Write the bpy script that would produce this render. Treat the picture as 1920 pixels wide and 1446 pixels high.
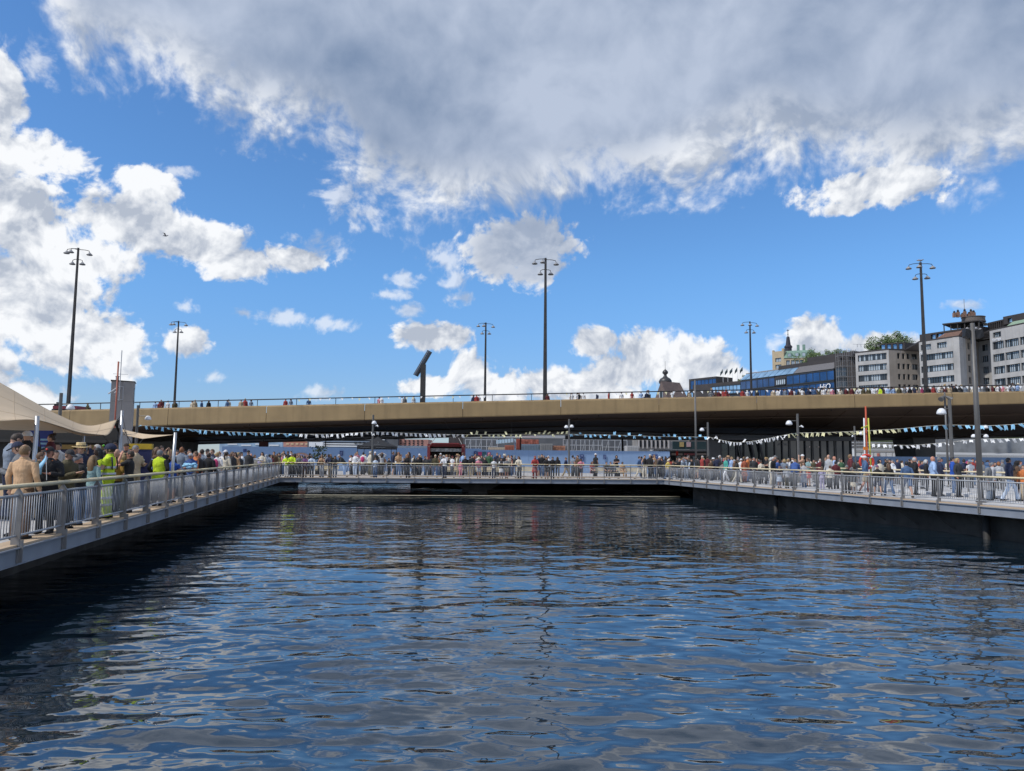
import bpy, bmesh, math, random
import numpy as np
from mathutils import Vector, Matrix
from mathutils.bvhtree import BVHTree
random.seed(7); np.random.seed(7)
for o in list(bpy.data.objects): bpy.data.objects.remove(o)
scene = bpy.context.scene
COL = scene.collection
R = math.radians
# ------------------------------------------------------------------ camera
CAM_Z, FPX, PITCH, ROLL = 1.70, 1400.0, math.atan((855-723)/1400.0), 0.0088
cd = bpy.data.cameras.new('camera'); cam = bpy.data.objects.new('camera', cd); COL.objects.link(cam)
cd.sensor_width = 36.0; cd.lens = FPX/1920*36; cd.clip_end = 6000; cd.clip_start = 0.1
F_ = Vector((0, math.cos(PITCH), math.sin(PITCH))); U0 = Vector((0, -math.sin(PITCH), math.cos(PITCH))); X0 = Vector((1, 0, 0))
RT = X0*math.cos(ROLL)+U0*math.sin(ROLL); UP = U0*math.cos(ROLL)-X0*math.sin(ROLL)
cam.matrix_world = Matrix(((RT.x, UP.x, -F_.x, 0), (RT.y, UP.y, -F_.y, 0), (RT.z, UP.z, -F_.z, CAM_Z), (0, 0, 0, 1)))
scene.camera = cam
def ray(px, py): return F_*FPX + RT*(px-960) + UP*(723-py)
def at(px, py, Y):                      # the point at distance Y (along +Y) seen at that spot of the photograph
    d = ray(px, py); return Vector((0, 0, CAM_Z)) + d*(Y/d.y)
def hz(px): return 855+0.0088*(px-960)
def xat(px, Y): return at(px, hz(px)+20, Y).x
# ------------------------------------------------------------------ sky, sun, exposure
SUN_AZ, SUN_EL = R(-118), R(50)         # azimuth from +Y towards +X
sc_v = scene.view_settings; sc_v.view_transform = 'Standard'; sc_v.look = 'None'; sc_v.exposure = 0.0; sc_v.gamma = 1.0; sc_v.use_curve_mapping = False
w = bpy.data.worlds.new('World'); scene.world = w; w.use_nodes = True
def sky():
    nt = w.node_tree; N = nt.nodes; L = nt.links; N.clear()
    def nd(t, **k):
        n = N.new(t)
        for a, b in k.items(): setattr(n, a, b)
        return n
    def setin(n, i, v):
        if hasattr(v, 'is_linked') or hasattr(v, 'links'): L.new(v, n.inputs[i])
        else: n.inputs[i].default_value = v
    def M(op, a, b=0.0, c=0.0, clamp=False):
        n = nd('ShaderNodeMath', operation=op, use_clamp=clamp)
        setin(n, 0, a); setin(n, 1, b); setin(n, 2, c); return n.outputs[0]
    def V(op, a, b=(0, 0, 0), out=0):
        n = nd('ShaderNodeVectorMath', operation=op); setin(n, 0, a); setin(n, 1, b); return n.outputs[out]
    def sstep(x, a, b):
        n = nd('ShaderNodeMapRange', interpolation_type='SMOOTHSTEP'); setin(n, 0, x); setin(n, 1, a); setin(n, 2, b); return n.outputs[0]
    def mixc(f, a, b, typ='MIX'):
        n = nd('ShaderNodeMix', data_type='RGBA', blend_type=typ); setin(n, 0, f); setin(n, 6, a); setin(n, 7, b); return n.outputs[2]
    def noise(vec, scale, detail, rough=0.55, lac=2.0):
        n = nd('ShaderNodeTexNoise'); L.new(vec, n.inputs['Vector']); n.inputs['Scale'].default_value = scale
        n.inputs['Detail'].default_value = detail; n.inputs['Roughness'].default_value = rough; n.inputs['Lacunarity'].default_value = lac
        return n.outputs['Fac']
    st = nd('ShaderNodeTexSky', sky_type='NISHITA'); st.sun_disc = False
    st.sun_elevation = SUN_EL; st.sun_rotation = SUN_AZ; st.altitude = 0; st.air_density = 1.0; st.dust_density = 0.12; st.ozone_density = 3.0
    tc = nd('ShaderNodeTexCoord'); d = V('NORMALIZE', tc.outputs['Generated'])
    sx = nd('ShaderNodeSeparateXYZ'); L.new(d, sx.inputs[0]); X, Y, Z = sx.outputs
    az = M('ARCTAN2', X, Y); el = M('ARCSINE', Z)
    pc = nd('ShaderNodeCombineXYZ'); L.new(az, pc.inputs[0]); L.new(el, pc.inputs[1]); p = pc.outputs[0]
    # domain warp, then fractal noise on the sphere of directions
    wn = nd('ShaderNodeTexNoise'); L.new(d, wn.inputs['Vector']); wn.inputs['Scale'].default_value = 7; wn.inputs['Detail'].default_value = 2
    dw = V('ADD', d, V('SCALE', V('SUBTRACT', wn.outputs['Color'], (.5, .5, .5)), (0, 0, 0)))
    dw.node.inputs[1].links[0].from_node.inputs[3].default_value = 0.07
    n_hi = noise(dw, 15, 9, 0.56); n_lo = noise(d, 3.2, 5, 0.5)
    n_up = noise(V('ADD', dw, (-.010, .0, .022)), 15, 6, 0.5)
    n_f = noise(dw, 62, 5, 0.55); n_fu = noise(V('ADD', dw, (-.003, 0, .007)), 62, 3, 0.5)
    relief = M('ADD', M('SUBTRACT', n_hi, n_up), M('MULTIPLY', M('SUBTRACT', n_f, n_fu), .40))                       # lit from above and the left
    def pe(px, py):
        v = ray(px, py).normalized(); return math.atan2(v.x, v.y), math.asin(v.z)
    def blob(x, y, rx, ry, gain=1.0):
        a, e = pe(x, y); a2, _ = pe(x+rx, y); _, e2 = pe(x, y-ry); sa, se = 1/abs(a2-a), 1/abs(e2-e)
        n = nd('ShaderNodeVectorMath', operation='MULTIPLY_ADD'); L.new(p, n.inputs[0]); n.inputs[1].default_value = (sa, se, 0); n.inputs[2].default_value = (-a*sa, -e*se, 0)
        return V('LENGTH', n.outputs[0], out=1)
    def field(rows, k):
        f = None
        for q in rows: v = blob(*q); f = v if f is None else M('SMOOTH_MIN', f, v, k)
        return M('SUBTRACT', 1.0, f)
    cum = field([(5, 180, 58, 92), (-70, 300, 125, 150), (50, 410, 150, 95), (85, 290, 95, 52), (230, 415, 130, 66), (360, 455, 120, 46), (440, 492, 90, 36), (560, 488, 80, 28),
              (40, 560, 190, 110), (140, 635, 140, 78), (215, 640, 68, 58), (215, 692, 62, 34), (-40, 690, 110, 100), (40, 745, 120, 46), (280, 350, 66, 38), (130, 480, 150, 60),
              (357, 642, 48, 34), (812, 632, 82, 30), (818, 724, 66, 22), (888, 698, 54, 54), (940, 730, 80, 46), (1030, 722, 60, 38), (1120, 735, 120, 36), (1113, 640, 48, 30),
              (1215, 665, 72, 60), (1300, 690, 95, 60), (1180, 700, 80, 52), (1385, 720, 60, 34), (1530, 640, 64, 46), (1640, 650, 90, 34), (1705, 655, 60, 28),
              (975, 462, 122, 64), (1010, 500, 64, 46), (1640, 352, 175, 46), (1590, 390, 80, 20)], .1)
    wisp = field([(755, 524, 40, 17), (733, 553, 36, 13), (850, 527, 34, 22), (768, 580, 36, 14), (835, 480, 50, 34), (865, 560, 30, 15), (530, 595, 70, 18), (620, 606, 66, 18), (455, 588, 28, 13), (402, 706, 26, 17), (347, 574, 22, 16),
                  (1810, 572, 54, 13), (610, 737, 48, 16), (1455, 645, 34, 22), (640, 368, 60, 40), (690, 400, 50, 40), (600, 470, 60, 36), (60, 120, 60, 60), (330, 320, 40, 16)], .1)
    # the lower edge of the great grey cloud, as elevation over azimuth
    fc = nd('ShaderNodeFloatCurve'); A0, A1, E0, E1 = -1.1, 1.1, 0.0, 1.2
    pts = [(-500, -700), (-40, -260), (60, -40), (95, 60), (180, 170), (330, 215), (430, 280), (560, 300), (650, 345), (700, 420), (800, 440), (960, 420), (1040, 395), (1200, 395), (1330, 375), (1450, 345), (1560, 372), (1800, 368), (1920, 345), (2400, 330)]
    cur = fc.mapping.curves[0]; cp = []
    for px, py in pts:
        a, e = pe(px, py); cp.append(((a-A0)/(A1-A0), (e+.010-E0)/(E1-E0)))
    cp = [(0.0, 0.98)] + [c for c in cp if 0.02 < c[0] < 0.98] + [(1.0, 0.33)]
    cur.points[0].location = cp[0]; cur.points[1].location = cp[-1]
    for c in cp[1:-1]: cur.points.new(min(c[0], 1), max(0, min(c[1], 1)))
    fc.mapping.update(); setin(fc, 'Factor', 1.0); L.new(M('DIVIDE', M('SUBTRACT', az, A0), A1-A0), fc.inputs['Value'])
    edge = M('ADD', M('MULTIPLY', fc.outputs[0], E1-E0), E0)
    big = M('MULTIPLY', M('SUBTRACT', el, edge), 9.0)
    big = M('MINIMUM', big, 2.2)
    # all the sky that the photograph does not show: scattered cumulus of the same kind
    beyond = M('MAXIMUM', sstep(M('ABSOLUTE', az), 0.72, 1.1), sstep(el, 0.72, 0.95))
    gen = M('MULTIPLY', M('SUBTRACT', n_lo, 0.46), 5.0)
    keep = M('SUBTRACT', 1.0, beyond); h_ = M('SUBTRACT', n_hi, .5); f_ = M('SUBTRACT', n_f, .5)
    big_d = M('ADD', M('ADD', M('MULTIPLY', big, keep), M('MULTIPLY', gen, beyond)), M('ADD', M('MULTIPLY', h_, 1.55), M('MULTIPLY', f_, .95)))
    cum_d = M('SUBTRACT', M('ADD', cum, M('ADD', M('MULTIPLY', h_, 1.5), M('MULTIPLY', f_, 1.25))), M('MULTIPLY', beyond, 3.0))
    wisp_d = M('SUBTRACT', M('ADD', wisp, M('ADD', M('MULTIPLY', h_, 2.2), M('MULTIPLY', f_, 2.6))), M('MULTIPLY', beyond, 3.0))
    alpha = M('MAXIMUM', sstep(big_d, -.15, .60), M('MAXIMUM', sstep(cum_d, -.04, .34), M('MULTIPLY', sstep(wisp_d, .0, 1.0), .62)))
    thick = sstep(M('ADD', big, M('MULTIPLY', M('SUBTRACT', n_lo, .5), 1.4)), 0.0, 0.95)
    thin = M('MULTIPLY', sstep(M('SUBTRACT', 1.0, blob(985, 470, 150, 90)), 0, .5), 0.72)
    grey = M('MAXIMUM', M('MULTIPLY', thick, M('SUBTRACT', 1.0, beyond)), thin)
    r_lo = M('SUBTRACT', noise(dw, 7, 3, .5), noise(V('ADD', dw, (-.022, 0, .05)), 7, 3, .5))
    lit = M('ADD', M('ADD', 0.72, M('MULTIPLY', r_lo, 1.7)), M('MULTIPLY', relief, 2.7)); lit = M('ADD', lit, M('MULTIPLY', M('SUBTRACT', n_lo, .5), .5))
    lit = M('MINIMUM', M('MAXIMUM', lit, 0.28), 1.0)
    white = mixc(lit, (0.27, 0.34, 0.47, 1), (0.95, 0.97, 1.0, 1))
    gshade = M('ADD', 0.5, M('ADD', M('MULTIPLY', M('SUBTRACT', n_hi, n_up), 1.1), M('MULTIPLY', M('SUBTRACT', noise(d, 5.0, 4, .5), .5), 2.2)), clamp=True)
    greyc = mixc(gshade, (0.21, 0.29, 0.44, 1), (0.49, 0.565, 0.71, 1))
    cloud = mixc(grey, white, greyc)
    haze = sstep(el, 0.26, 0.0)
    blue = mixc(1.0, st.outputs[0], (0.84, 1.25, 1.60, 1), 'MULTIPLY')
    blue = mixc(haze, blue, mixc(1.0, blue, (0.80, 0.66, 0.74, 1), 'MULTIPLY'))
    bg = nd('ShaderNodeBackground'); STR = 0.10
    cl2 = V('SCALE', cloud); cl2.node.inputs[3].default_value = 1/STR
    L.new(mixc(alpha, blue, cl2), bg.inputs[0]); bg.inputs[1].default_value = STR
    out = nd('ShaderNodeOutputWorld'); L.new(bg.outputs[0], out.inputs[0])
    w.cycles.sampling_method = 'MANUAL'; w.cycles.sample_map_resolution = 512
sky()
scene.cycles.max_bounces = 5; scene.cycles.diffuse_bounces = 2; scene.cycles.glossy_bounces = 3; scene.cycles.transmission_bounces = 3; scene.cycles.caustics_reflective = False; scene.cycles.caustics_refractive = False
sd = bpy.data.lights.new('sun', 'SUN'); sd.energy = 3.0; sd.angle = R(1.2); sd.color = (1, .95, .87)
so = bpy.data.objects.new('sun', sd); COL.objects.link(so); so.location = (0, 0, 60)
sv = Vector((math.sin(SUN_AZ)*math.cos(SUN_EL), math.cos(SUN_AZ)*math.cos(SUN_EL), math.sin(SUN_EL)))
so.rotation_euler = sv.to_track_quat('Z', 'Y').to_euler()
# ------------------------------------------------------------------ helpers
class MB:
    def __init__(s): s.v = []; s.f = []; s.m = []
    def add(s, vs, fs, mi=0):
        n = len(s.v); s.v += [tuple(v) for v in vs]; s.f += [tuple(i+n for i in f) for f in fs]; s.m += [mi]*len(fs); return s
    def box(s, c, d, mi=0, mat=None):
        x, y, z = d[0]/2, d[1]/2, d[2]/2
        vs = [Vector((a, b, e)) for a in (-x, x) for b in (-y, y) for e in (-z, z)]
        if mat is not None: vs = [mat @ v for v in vs]
        c = Vector(c); vs = [v+c for v in vs]
        return s.add(vs, [(0, 1, 3, 2), (4, 6, 7, 5), (0, 4, 5, 1), (2, 3, 7, 6), (0, 2, 6, 4), (1, 5, 7, 3)], mi)
    def bx(s, x0, x1, y0, y1, z0, z1, mi=0): return s.box(((x0+x1)/2, (y0+y1)/2, (z0+z1)/2), (x1-x0, y1-y0, z1-z0), mi)
    def prism(s, poly, z0, z1, mi=0):       # poly: ccw list of xy
        n = len(poly); vs = [(x, y, z0) for x, y in poly]+[(x, y, z1) for x, y in poly]
        fs = [tuple(range(n-1, -1, -1)), tuple(range(n, 2*n))]+[(i, (i+1) % n, n+(i+1) % n, n+i) for i in range(n)]
        return s.add(vs, fs, mi)
    def tube(s, path, r, n=8, mi=0, cap=True, ry=None):
        path = [Vector(p) for p in path]; k = len(path); rs = r if isinstance(r, (list, tuple)) else [r]*k
        vs = []; ref = None
        for i, p in enumerate(path):
            t = (path[min(i+1, k-1)]-path[max(i-1, 0)]).normalized()
            if ref is None: ref = Vector((0, 0, 1)) if abs(t.z) < .9 else Vector((0, 1, 0))
            a = ref.cross(t).normalized(); b = t.cross(a).normalized(); ref = b if abs(t.dot(ref)) > .95 else ref
            q = (ry[i] if isinstance(ry, (list, tuple)) else ry) if ry is not None else rs[i]
            vs += [p+a*(math.cos(2*math.pi*j/n)*rs[i])+b*(math.sin(2*math.pi*j/n)*q) for j in range(n)]
        fs = [(i*n+j, i*n+(j+1) % n, (i+1)*n+(j+1) % n, (i+1)*n+j) for i in range(k-1) for j in range(n)]
        if cap: fs += [tuple(range(n-1, -1, -1)), tuple((k-1)*n+j for j in range(n))]
        return s.add(vs, fs, mi)
    def lathe(s, prof, c=(0, 0, 0), n=16, mi=0, mat=None):
        c = Vector(c); vs = []; k = len(prof)
        for r, z in prof:
            for j in range(n):
                v = Vector((r*math.cos(2*math.pi*j/n), r*math.sin(2*math.pi*j/n), z)); vs.append((mat @ v if mat is not None else v)+c)
        fs = [(i*n+j, i*n+(j+1) % n, (i+1)*n+(j+1) % n, (i+1)*n+j) for i in range(k-1) for j in range(n)]
        fs += [tuple(range(n-1, -1, -1)), tuple((k-1)*n+j for j in range(n))]
        return s.add(vs, fs, mi)
    def quad(s, a, b, c, d, mi=0): return s.add([a, b, c, d], [(0, 1, 2, 3)], mi)
    def mesh(s, name, mats, smooth=False):
        me = bpy.data.meshes.new(name); me.from_pydata(s.v, [], s.f)
        for m in (mats if isinstance(mats, (list, tuple)) else [mats]): me.materials.append(m)
        me.polygons.foreach_set('material_index', s.m)
        if smooth: me.polygons.foreach_set('use_smooth', [True]*len(s.f))
        me.update(); return me
    def build(s, name, mats, parent=None, smooth=False, loc=None, rz=0):
        return link(name, s.mesh(name, mats, smooth), parent, loc, rz)
def link(name, me, parent=None, loc=None, rz=0):
    o = bpy.data.objects.new(name, me); COL.objects.link(o)
    if parent: o.parent = parent
    if loc is not None: o.location = loc
    if rz: o.rotation_euler[2] = rz
    return o
def empty(name, loc=(0, 0, 0), rz=0):
    o = bpy.data.objects.new(name, None); COL.objects.link(o); o.location = loc; o.rotation_euler[2] = rz; o.empty_display_size = .1; return o
def tag(o, label=None, cat=None, group=None, kind=None):
    if label: o['label'] = label
    if cat: o['category'] = cat
    if group: o['group'] = group
    if kind: o['kind'] = kind
    return o
def copy_tree(o, parent=None):
    c = o.copy(); COL.objects.link(c); c.parent = parent
    for ch in o.children: copy_tree(ch, c)
    return c
# ------------------------------------------------------------------ materials
MATS = {}
def mat(name, col, rough=.6, metal=0.0, var=.12, scale=6.0, bump=0.0, bscale=40.0, spec=.5, stain=0.0, detail=5):
    if name in MATS: return MATS[name]
    m = bpy.data.materials.new(name); m.use_nodes = True; nt = m.node_tree; N = nt.nodes; L = nt.links
    b = N['Principled BSDF']; b.inputs['Roughness'].default_value = rough; b.inputs['Metallic'].default_value = metal
    b.inputs['Specular IOR Level'].default_value = spec
    tc = N.new('ShaderNodeTexCoord'); ns = N.new('ShaderNodeTexNoise'); ns.inputs['Scale'].default_value = scale; ns.inputs['Detail'].default_value = detail
    L.new(tc.outputs['Object'], ns.inputs['Vector'])
    mx = N.new('ShaderNodeMix'); mx.data_type = 'RGBA'
    lo = [c*(1-var) for c in col]; hi = [min(1, c*(1+var)) for c in col]
    mx.inputs[6].default_value = (*lo, 1); mx.inputs[7].default_value = (*hi, 1)
    cr = N.new('ShaderNodeMapRange'); cr.inputs[1].default_value = .3; cr.inputs[2].default_value = .7; L.new(ns.outputs['Fac'], cr.inputs[0]); L.new(cr.outputs[0], mx.inputs[0])
    col_out = mx.outputs[2]
    if stain:                                   # rain streaks and grime: stretched noise
        mp = N.new('ShaderNodeMapping'); mp.inputs['Scale'].default_value = (1.6, 1.6, .12); L.new(tc.outputs['Object'], mp.inputs[0])
        n2 = N.new('ShaderNodeTexNoise'); n2.inputs['Scale'].default_value = 1.1; n2.inputs['Detail'].default_value = 7; L.new(mp.outputs[0], n2.inputs['Vector'])
        r2 = N.new('ShaderNodeMapRange'); r2.inputs[1].default_value = .5; r2.inputs[2].default_value = .78; r2.inputs[4].default_value = stain; L.new(n2.outputs['Fac'], r2.inputs[0])
        m2 = N.new('ShaderNodeMix'); m2.data_type = 'RGBA'; L.new(r2.outputs[0], m2.inputs[0]); L.new(col_out, m2.inputs[6]); m2.inputs[7].default_value = (*[c*.45 for c in col], 1)
        col_out = m2.outputs[2]
    L.new(col_out, b.inputs['Base Color'])
    if bump:
        n3 = N.new('ShaderNodeTexNoise'); n3.inputs['Scale'].default_value = bscale; n3.inputs['Detail'].default_value = 4; L.new(tc.outputs['Object'], n3.inputs['Vector'])
        bp = N.new('ShaderNodeBump'); bp.inputs['Strength'].default_value = bump; bp.inputs['Distance'].default_value = .02; L.new(n3.outputs['Fac'], bp.inputs['Height']); L.new(bp.outputs[0], b.inputs['Normal'])
    MATS[name] = m; return m
def glass(name, col, rough=.06, metal=0.0, spec=.8):
    if name in MATS: return MATS[name]
    m = mat(name, col, rough, metal, .35, .35, spec=spec); return m
def wood(name, col, sc=(1, 12, 12)):
    if name in MATS: return MATS[name]
    m = mat(name, col, .65, 0, .18, 3.0); nt = m.node_tree
    ns = [n for n in nt.nodes if n.type == 'TEX_NOISE'][0]; tc = [n for n in nt.nodes if n.type == 'TEX_COORD'][0]
    mp = nt.nodes.new('ShaderNodeMapping'); mp.inputs['Scale'].default_value = sc
    nt.links.new(tc.outputs['Object'], mp.inputs[0]); nt.links.new(mp.outputs[0], ns.inputs['Vector']); return m
STEEL = mat('galvanised_steel', (.27, .262, .258), .5, .25, .12, 3, stain=.25)
STEEL_D = mat('grey_painted_steel', (.27, .295, .34), .5, .15, .12, 1.5, stain=.35)
STEEL_L = mat('pale_steel_tube', (.40, .415, .44), .6, .1, .10, 4)
WOODRAIL = wood('pale_pine_handrail', (.66, .56, .36)); DECKWOOD = wood('deck_timber', (.48, .36, .24))
CONC = mat('pale_concrete_paving', (.46, .45, .44), .85, 0, .14, 1.2, .2, 30, stain=.0)
CONC_D = mat('dark_concrete', (.085, .08, .075), .8, 0, .4, 1.4, .5, 8, stain=.6)
BLACK = mat('black_metal', (.018, .018, .02), .5, .3, .2)
MASTM = mat('dark_bronze_mast', (.05, .045, .042), .5, .4, .25, 2)
LAMPG = mat('lamp_post_grey', (.13, .125, .12), .5, .3, .15, 2)
WHITE = mat('white_enamel', (.74, .75, .77), .35, 0, .05)
# ------------------------------------------------------------------ water, quays, walkways
L0, L1, R1, R2 = Vector((-8.8, 12.83, 0)), Vector((-16.9, 54.9, 0)), Vector((11.7, 57.4, 0)), Vector((18.1, 26.4, 0))
WZ = -1.28
def water():
    m = bpy.data.materials.new('harbour_water'); m.use_nodes = True; nt = m.node_tree; N = nt.nodes; L = nt.links; b = N['Principled BSDF']
    b.inputs['Base Color'].default_value = (.006, .014, .022, 1); b.inputs['Roughness'].default_value = .025; b.inputs['IOR'].default_value = 1.85; b.inputs['Specular IOR Level'].default_value = .62
    tc = N.new('ShaderNodeTexCoord'); mp = N.new('ShaderNodeMapping'); mp.inputs['Scale'].default_value = (.7, 1.3, 1); mp.inputs['Rotation'].default_value = (0, 0, R(12)); L.new(tc.outputs['Object'], mp.inputs[0])
    n1 = N.new('ShaderNodeTexNoise'); n1.inputs['Scale'].default_value = 3.0; n1.inputs['Detail'].default_value = 1.6; n1.inputs['Roughness'].default_value = .5; L.new(mp.outputs[0], n1.inputs['Vector'])
    bp = N.new('ShaderNodeBump'); bp.inputs['Strength'].default_value = .20; bp.inputs['Distance'].default_value = .10; gu = N.new('ShaderNodeTexNoise'); gu.inputs['Scale'].default_value = .16; gu.inputs['Detail'].default_value = 3; L.new(tc.outputs['Object'], gu.inputs['Vector'])
    gr = N.new('ShaderNodeMapRange'); gr.inputs[1].default_value = .40; gr.inputs[2].default_value = .62; gr.inputs[3].default_value = .05; gr.inputs[4].default_value = .20; L.new(gu.outputs['Fac'], gr.inputs[0]); L.new(gr.outputs[0], bp.inputs['Strength'])
    L.new(n1.outputs['Fac'], bp.inputs['Height']); L.new(bp.outputs[0], b.inputs['Normal'])
    # waves as real relief, finer grid near the quay where they show
    ys = [-3.0]
    while ys[-1] < 92: ys.append(ys[-1]+max(.040, .0044*max(ys[-1], 0)))
    ys = np.array(ys); xs = np.linspace(-1, 1, 560)
    half = np.maximum(12.0, np.abs(ys)*.74+8); Xg = xs[None, :]*np.minimum(half, 34)[:, None]; Yg = np.repeat(ys[:, None], len(xs), 1)
    rng = np.random.RandomState(3); H = np.zeros_like(Xg)
    for k in range(46):
        lam = .40*(1.075**k); lam = min(lam, 7.0)*rng.uniform(.9, 1.1)
        th = rng.normal(R(96), R(26)); amp = .0062*lam**.86*rng.uniform(.5, 1.0)*(.34 if lam > 2.2 else 1)*.56
        ph = rng.uniform(0, 6.28); q = 2*np.pi/lam*(Xg*np.cos(th)+Yg*np.sin(th))+ph
        damp = np.clip(1.35-np.maximum(Yg, 0)/(lam*55), .0, 1)          # waves finer than the mesh fade out far away
        H += amp*damp*(np.sin(q)+.22*np.sin(2*q+.6))
    for k in range(26):                          # short cross-chop that sharpens the streaks
        lam = .22*(1.045**k)*rng.uniform(.9, 1.1); th = rng.normal(R(98), R(34)); q = 2*np.pi/lam*(Xg*np.cos(th)+Yg*np.sin(th))+rng.uniform(0, 6.28)
        damp = np.clip(1.5-np.maximum(Yg, 0)/(lam*46), .0, 1)*(.55+.45*np.sin(Xg*rng.uniform(.3, .9)+rng.uniform(0, 6))*np.sin(Yg*rng.uniform(.3, .8)+rng.uniform(0, 6)))
        H += .0030*lam*damp*(np.sin(q)+.3*np.sin(2*q+.9))
    patch = .75+.35*np.sin(Xg*.21+1.1)*np.sin(Yg*.16+.4)+.2*np.sin(Xg*.53+Yg*.31)
    H *= patch*.86
    nv = Xg.size; co = np.stack([Xg.ravel(), Yg.ravel(), H.ravel()+WZ], 1)
    r, c = Xg.shape; idx = np.arange(nv).reshape(r, c)
    fa = np.stack([idx[:-1, :-1], idx[:-1, 1:], idx[1:, 1:], idx[1:, :-1]], -1).reshape(-1, 4)
    me = bpy.data.meshes.new('water'); me.vertices.add(nv); me.vertices.foreach_set('co', co.ravel())
    me.loops.add(fa.size); me.loops.foreach_set('vertex_index', fa.ravel()); me.polygons.add(len(fa))
    me.polygons.foreach_set('loop_start', np.arange(0, fa.size, 4)); me.polygons.foreach_set('use_smooth', np.ones(len(fa), bool))
    me.update(calc_edges=True); me.validate(); me.materials.append(m)
    tag(link('water', me), kind='structure')
    b2 = MB(); b2.bx(-900, 900, -300, 1500, WZ-6.2, WZ-6); tag(b2.build('lake_bed', CONC_D), kind='structure')
    b3 = MB(); b3.quad((-300, 91.5, WZ-.02), (300, 91.5, WZ-.02), (300, 118, WZ-.02), (-300, 118, WZ-.02)); tag(b3.build('water', m), kind='structure')
water()
def unit(a, b): d = (b-a); d.z = 0; return d.normalized()
tL = unit(L0, L1); tF = unit(L1, R1); tR = unit(R1, R2)
nL = Vector((-tL.y, tL.x, 0)); nF = Vector((-tF.y, tF.x, 0)); nR = Vector((-tR.y, tR.x, 0))     # away from the basin
LS = L0-tL*5.0; RE = R2+tR*9.0
def P2(*a): return [(p.x, p.y) for p in a]
def slab(name, poly, z0, z1, m):
    if sum((poly[i][0]*poly[(i+1) % len(poly)][1]-poly[(i+1) % len(poly)][0]*poly[i][1]) for i in range(len(poly))) < 0: poly = poly[::-1]
    return tag(MB().prism(poly, z0, z1).build(name, m), kind='structure')
slab('walkway_left', P2(LS, L1, L1+Vector((-50, 8, 0)), LS+Vector((-60, -2, 0))), -.30, -.004, CONC)
slab('walkway_far', P2(L1+nF*.02, R1, R1+Vector((0, 20.6, 0)), L1+Vector((-38, 22.0, 0)), L1+Vector((-46, 9, 0))), -.32, 0, CONC)
slab('walkway_right', P2(R1, RE, RE+Vector((44, 4, 0)), R1+Vector((60, 21, 0)), R1+Vector((0.05, 20.6, 0))), -.31, -.008, CONC)
slab('near_quay', [(-30, -9), (30, -9), (30, -.9), (-30, -.9)], -2.5, -.01, CONC)
# quay walls under the decks
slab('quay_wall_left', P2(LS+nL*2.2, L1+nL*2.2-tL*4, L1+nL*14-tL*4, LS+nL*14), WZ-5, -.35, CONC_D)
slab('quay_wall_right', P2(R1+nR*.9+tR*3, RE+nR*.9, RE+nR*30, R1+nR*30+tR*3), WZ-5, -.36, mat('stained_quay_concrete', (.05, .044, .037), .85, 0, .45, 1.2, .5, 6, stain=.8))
slab('added_dark_wall', [(-260, 117.6), (320, 117.6), (320, 117.98), (-260, 117.98)], WZ-5, -.12, CONC_D)  # added dark facing that keeps the sunlit quay front from showing pale
slab('quay_ground', [(-260, 118), (320, 118), (320, 700), (-260, 700)], WZ-5, -.1, CONC)
def frame_mat(o, t):                            # a local frame: x along the edge, y away from the basin
    n = Vector((-t.y, t.x, 0)); return Matrix(((t.x, n.x, 0, o.x), (t.y, n.y, 0, o.y), (t.z, n.z, 1, o.z), (0, 0, 0, 1)))
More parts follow.
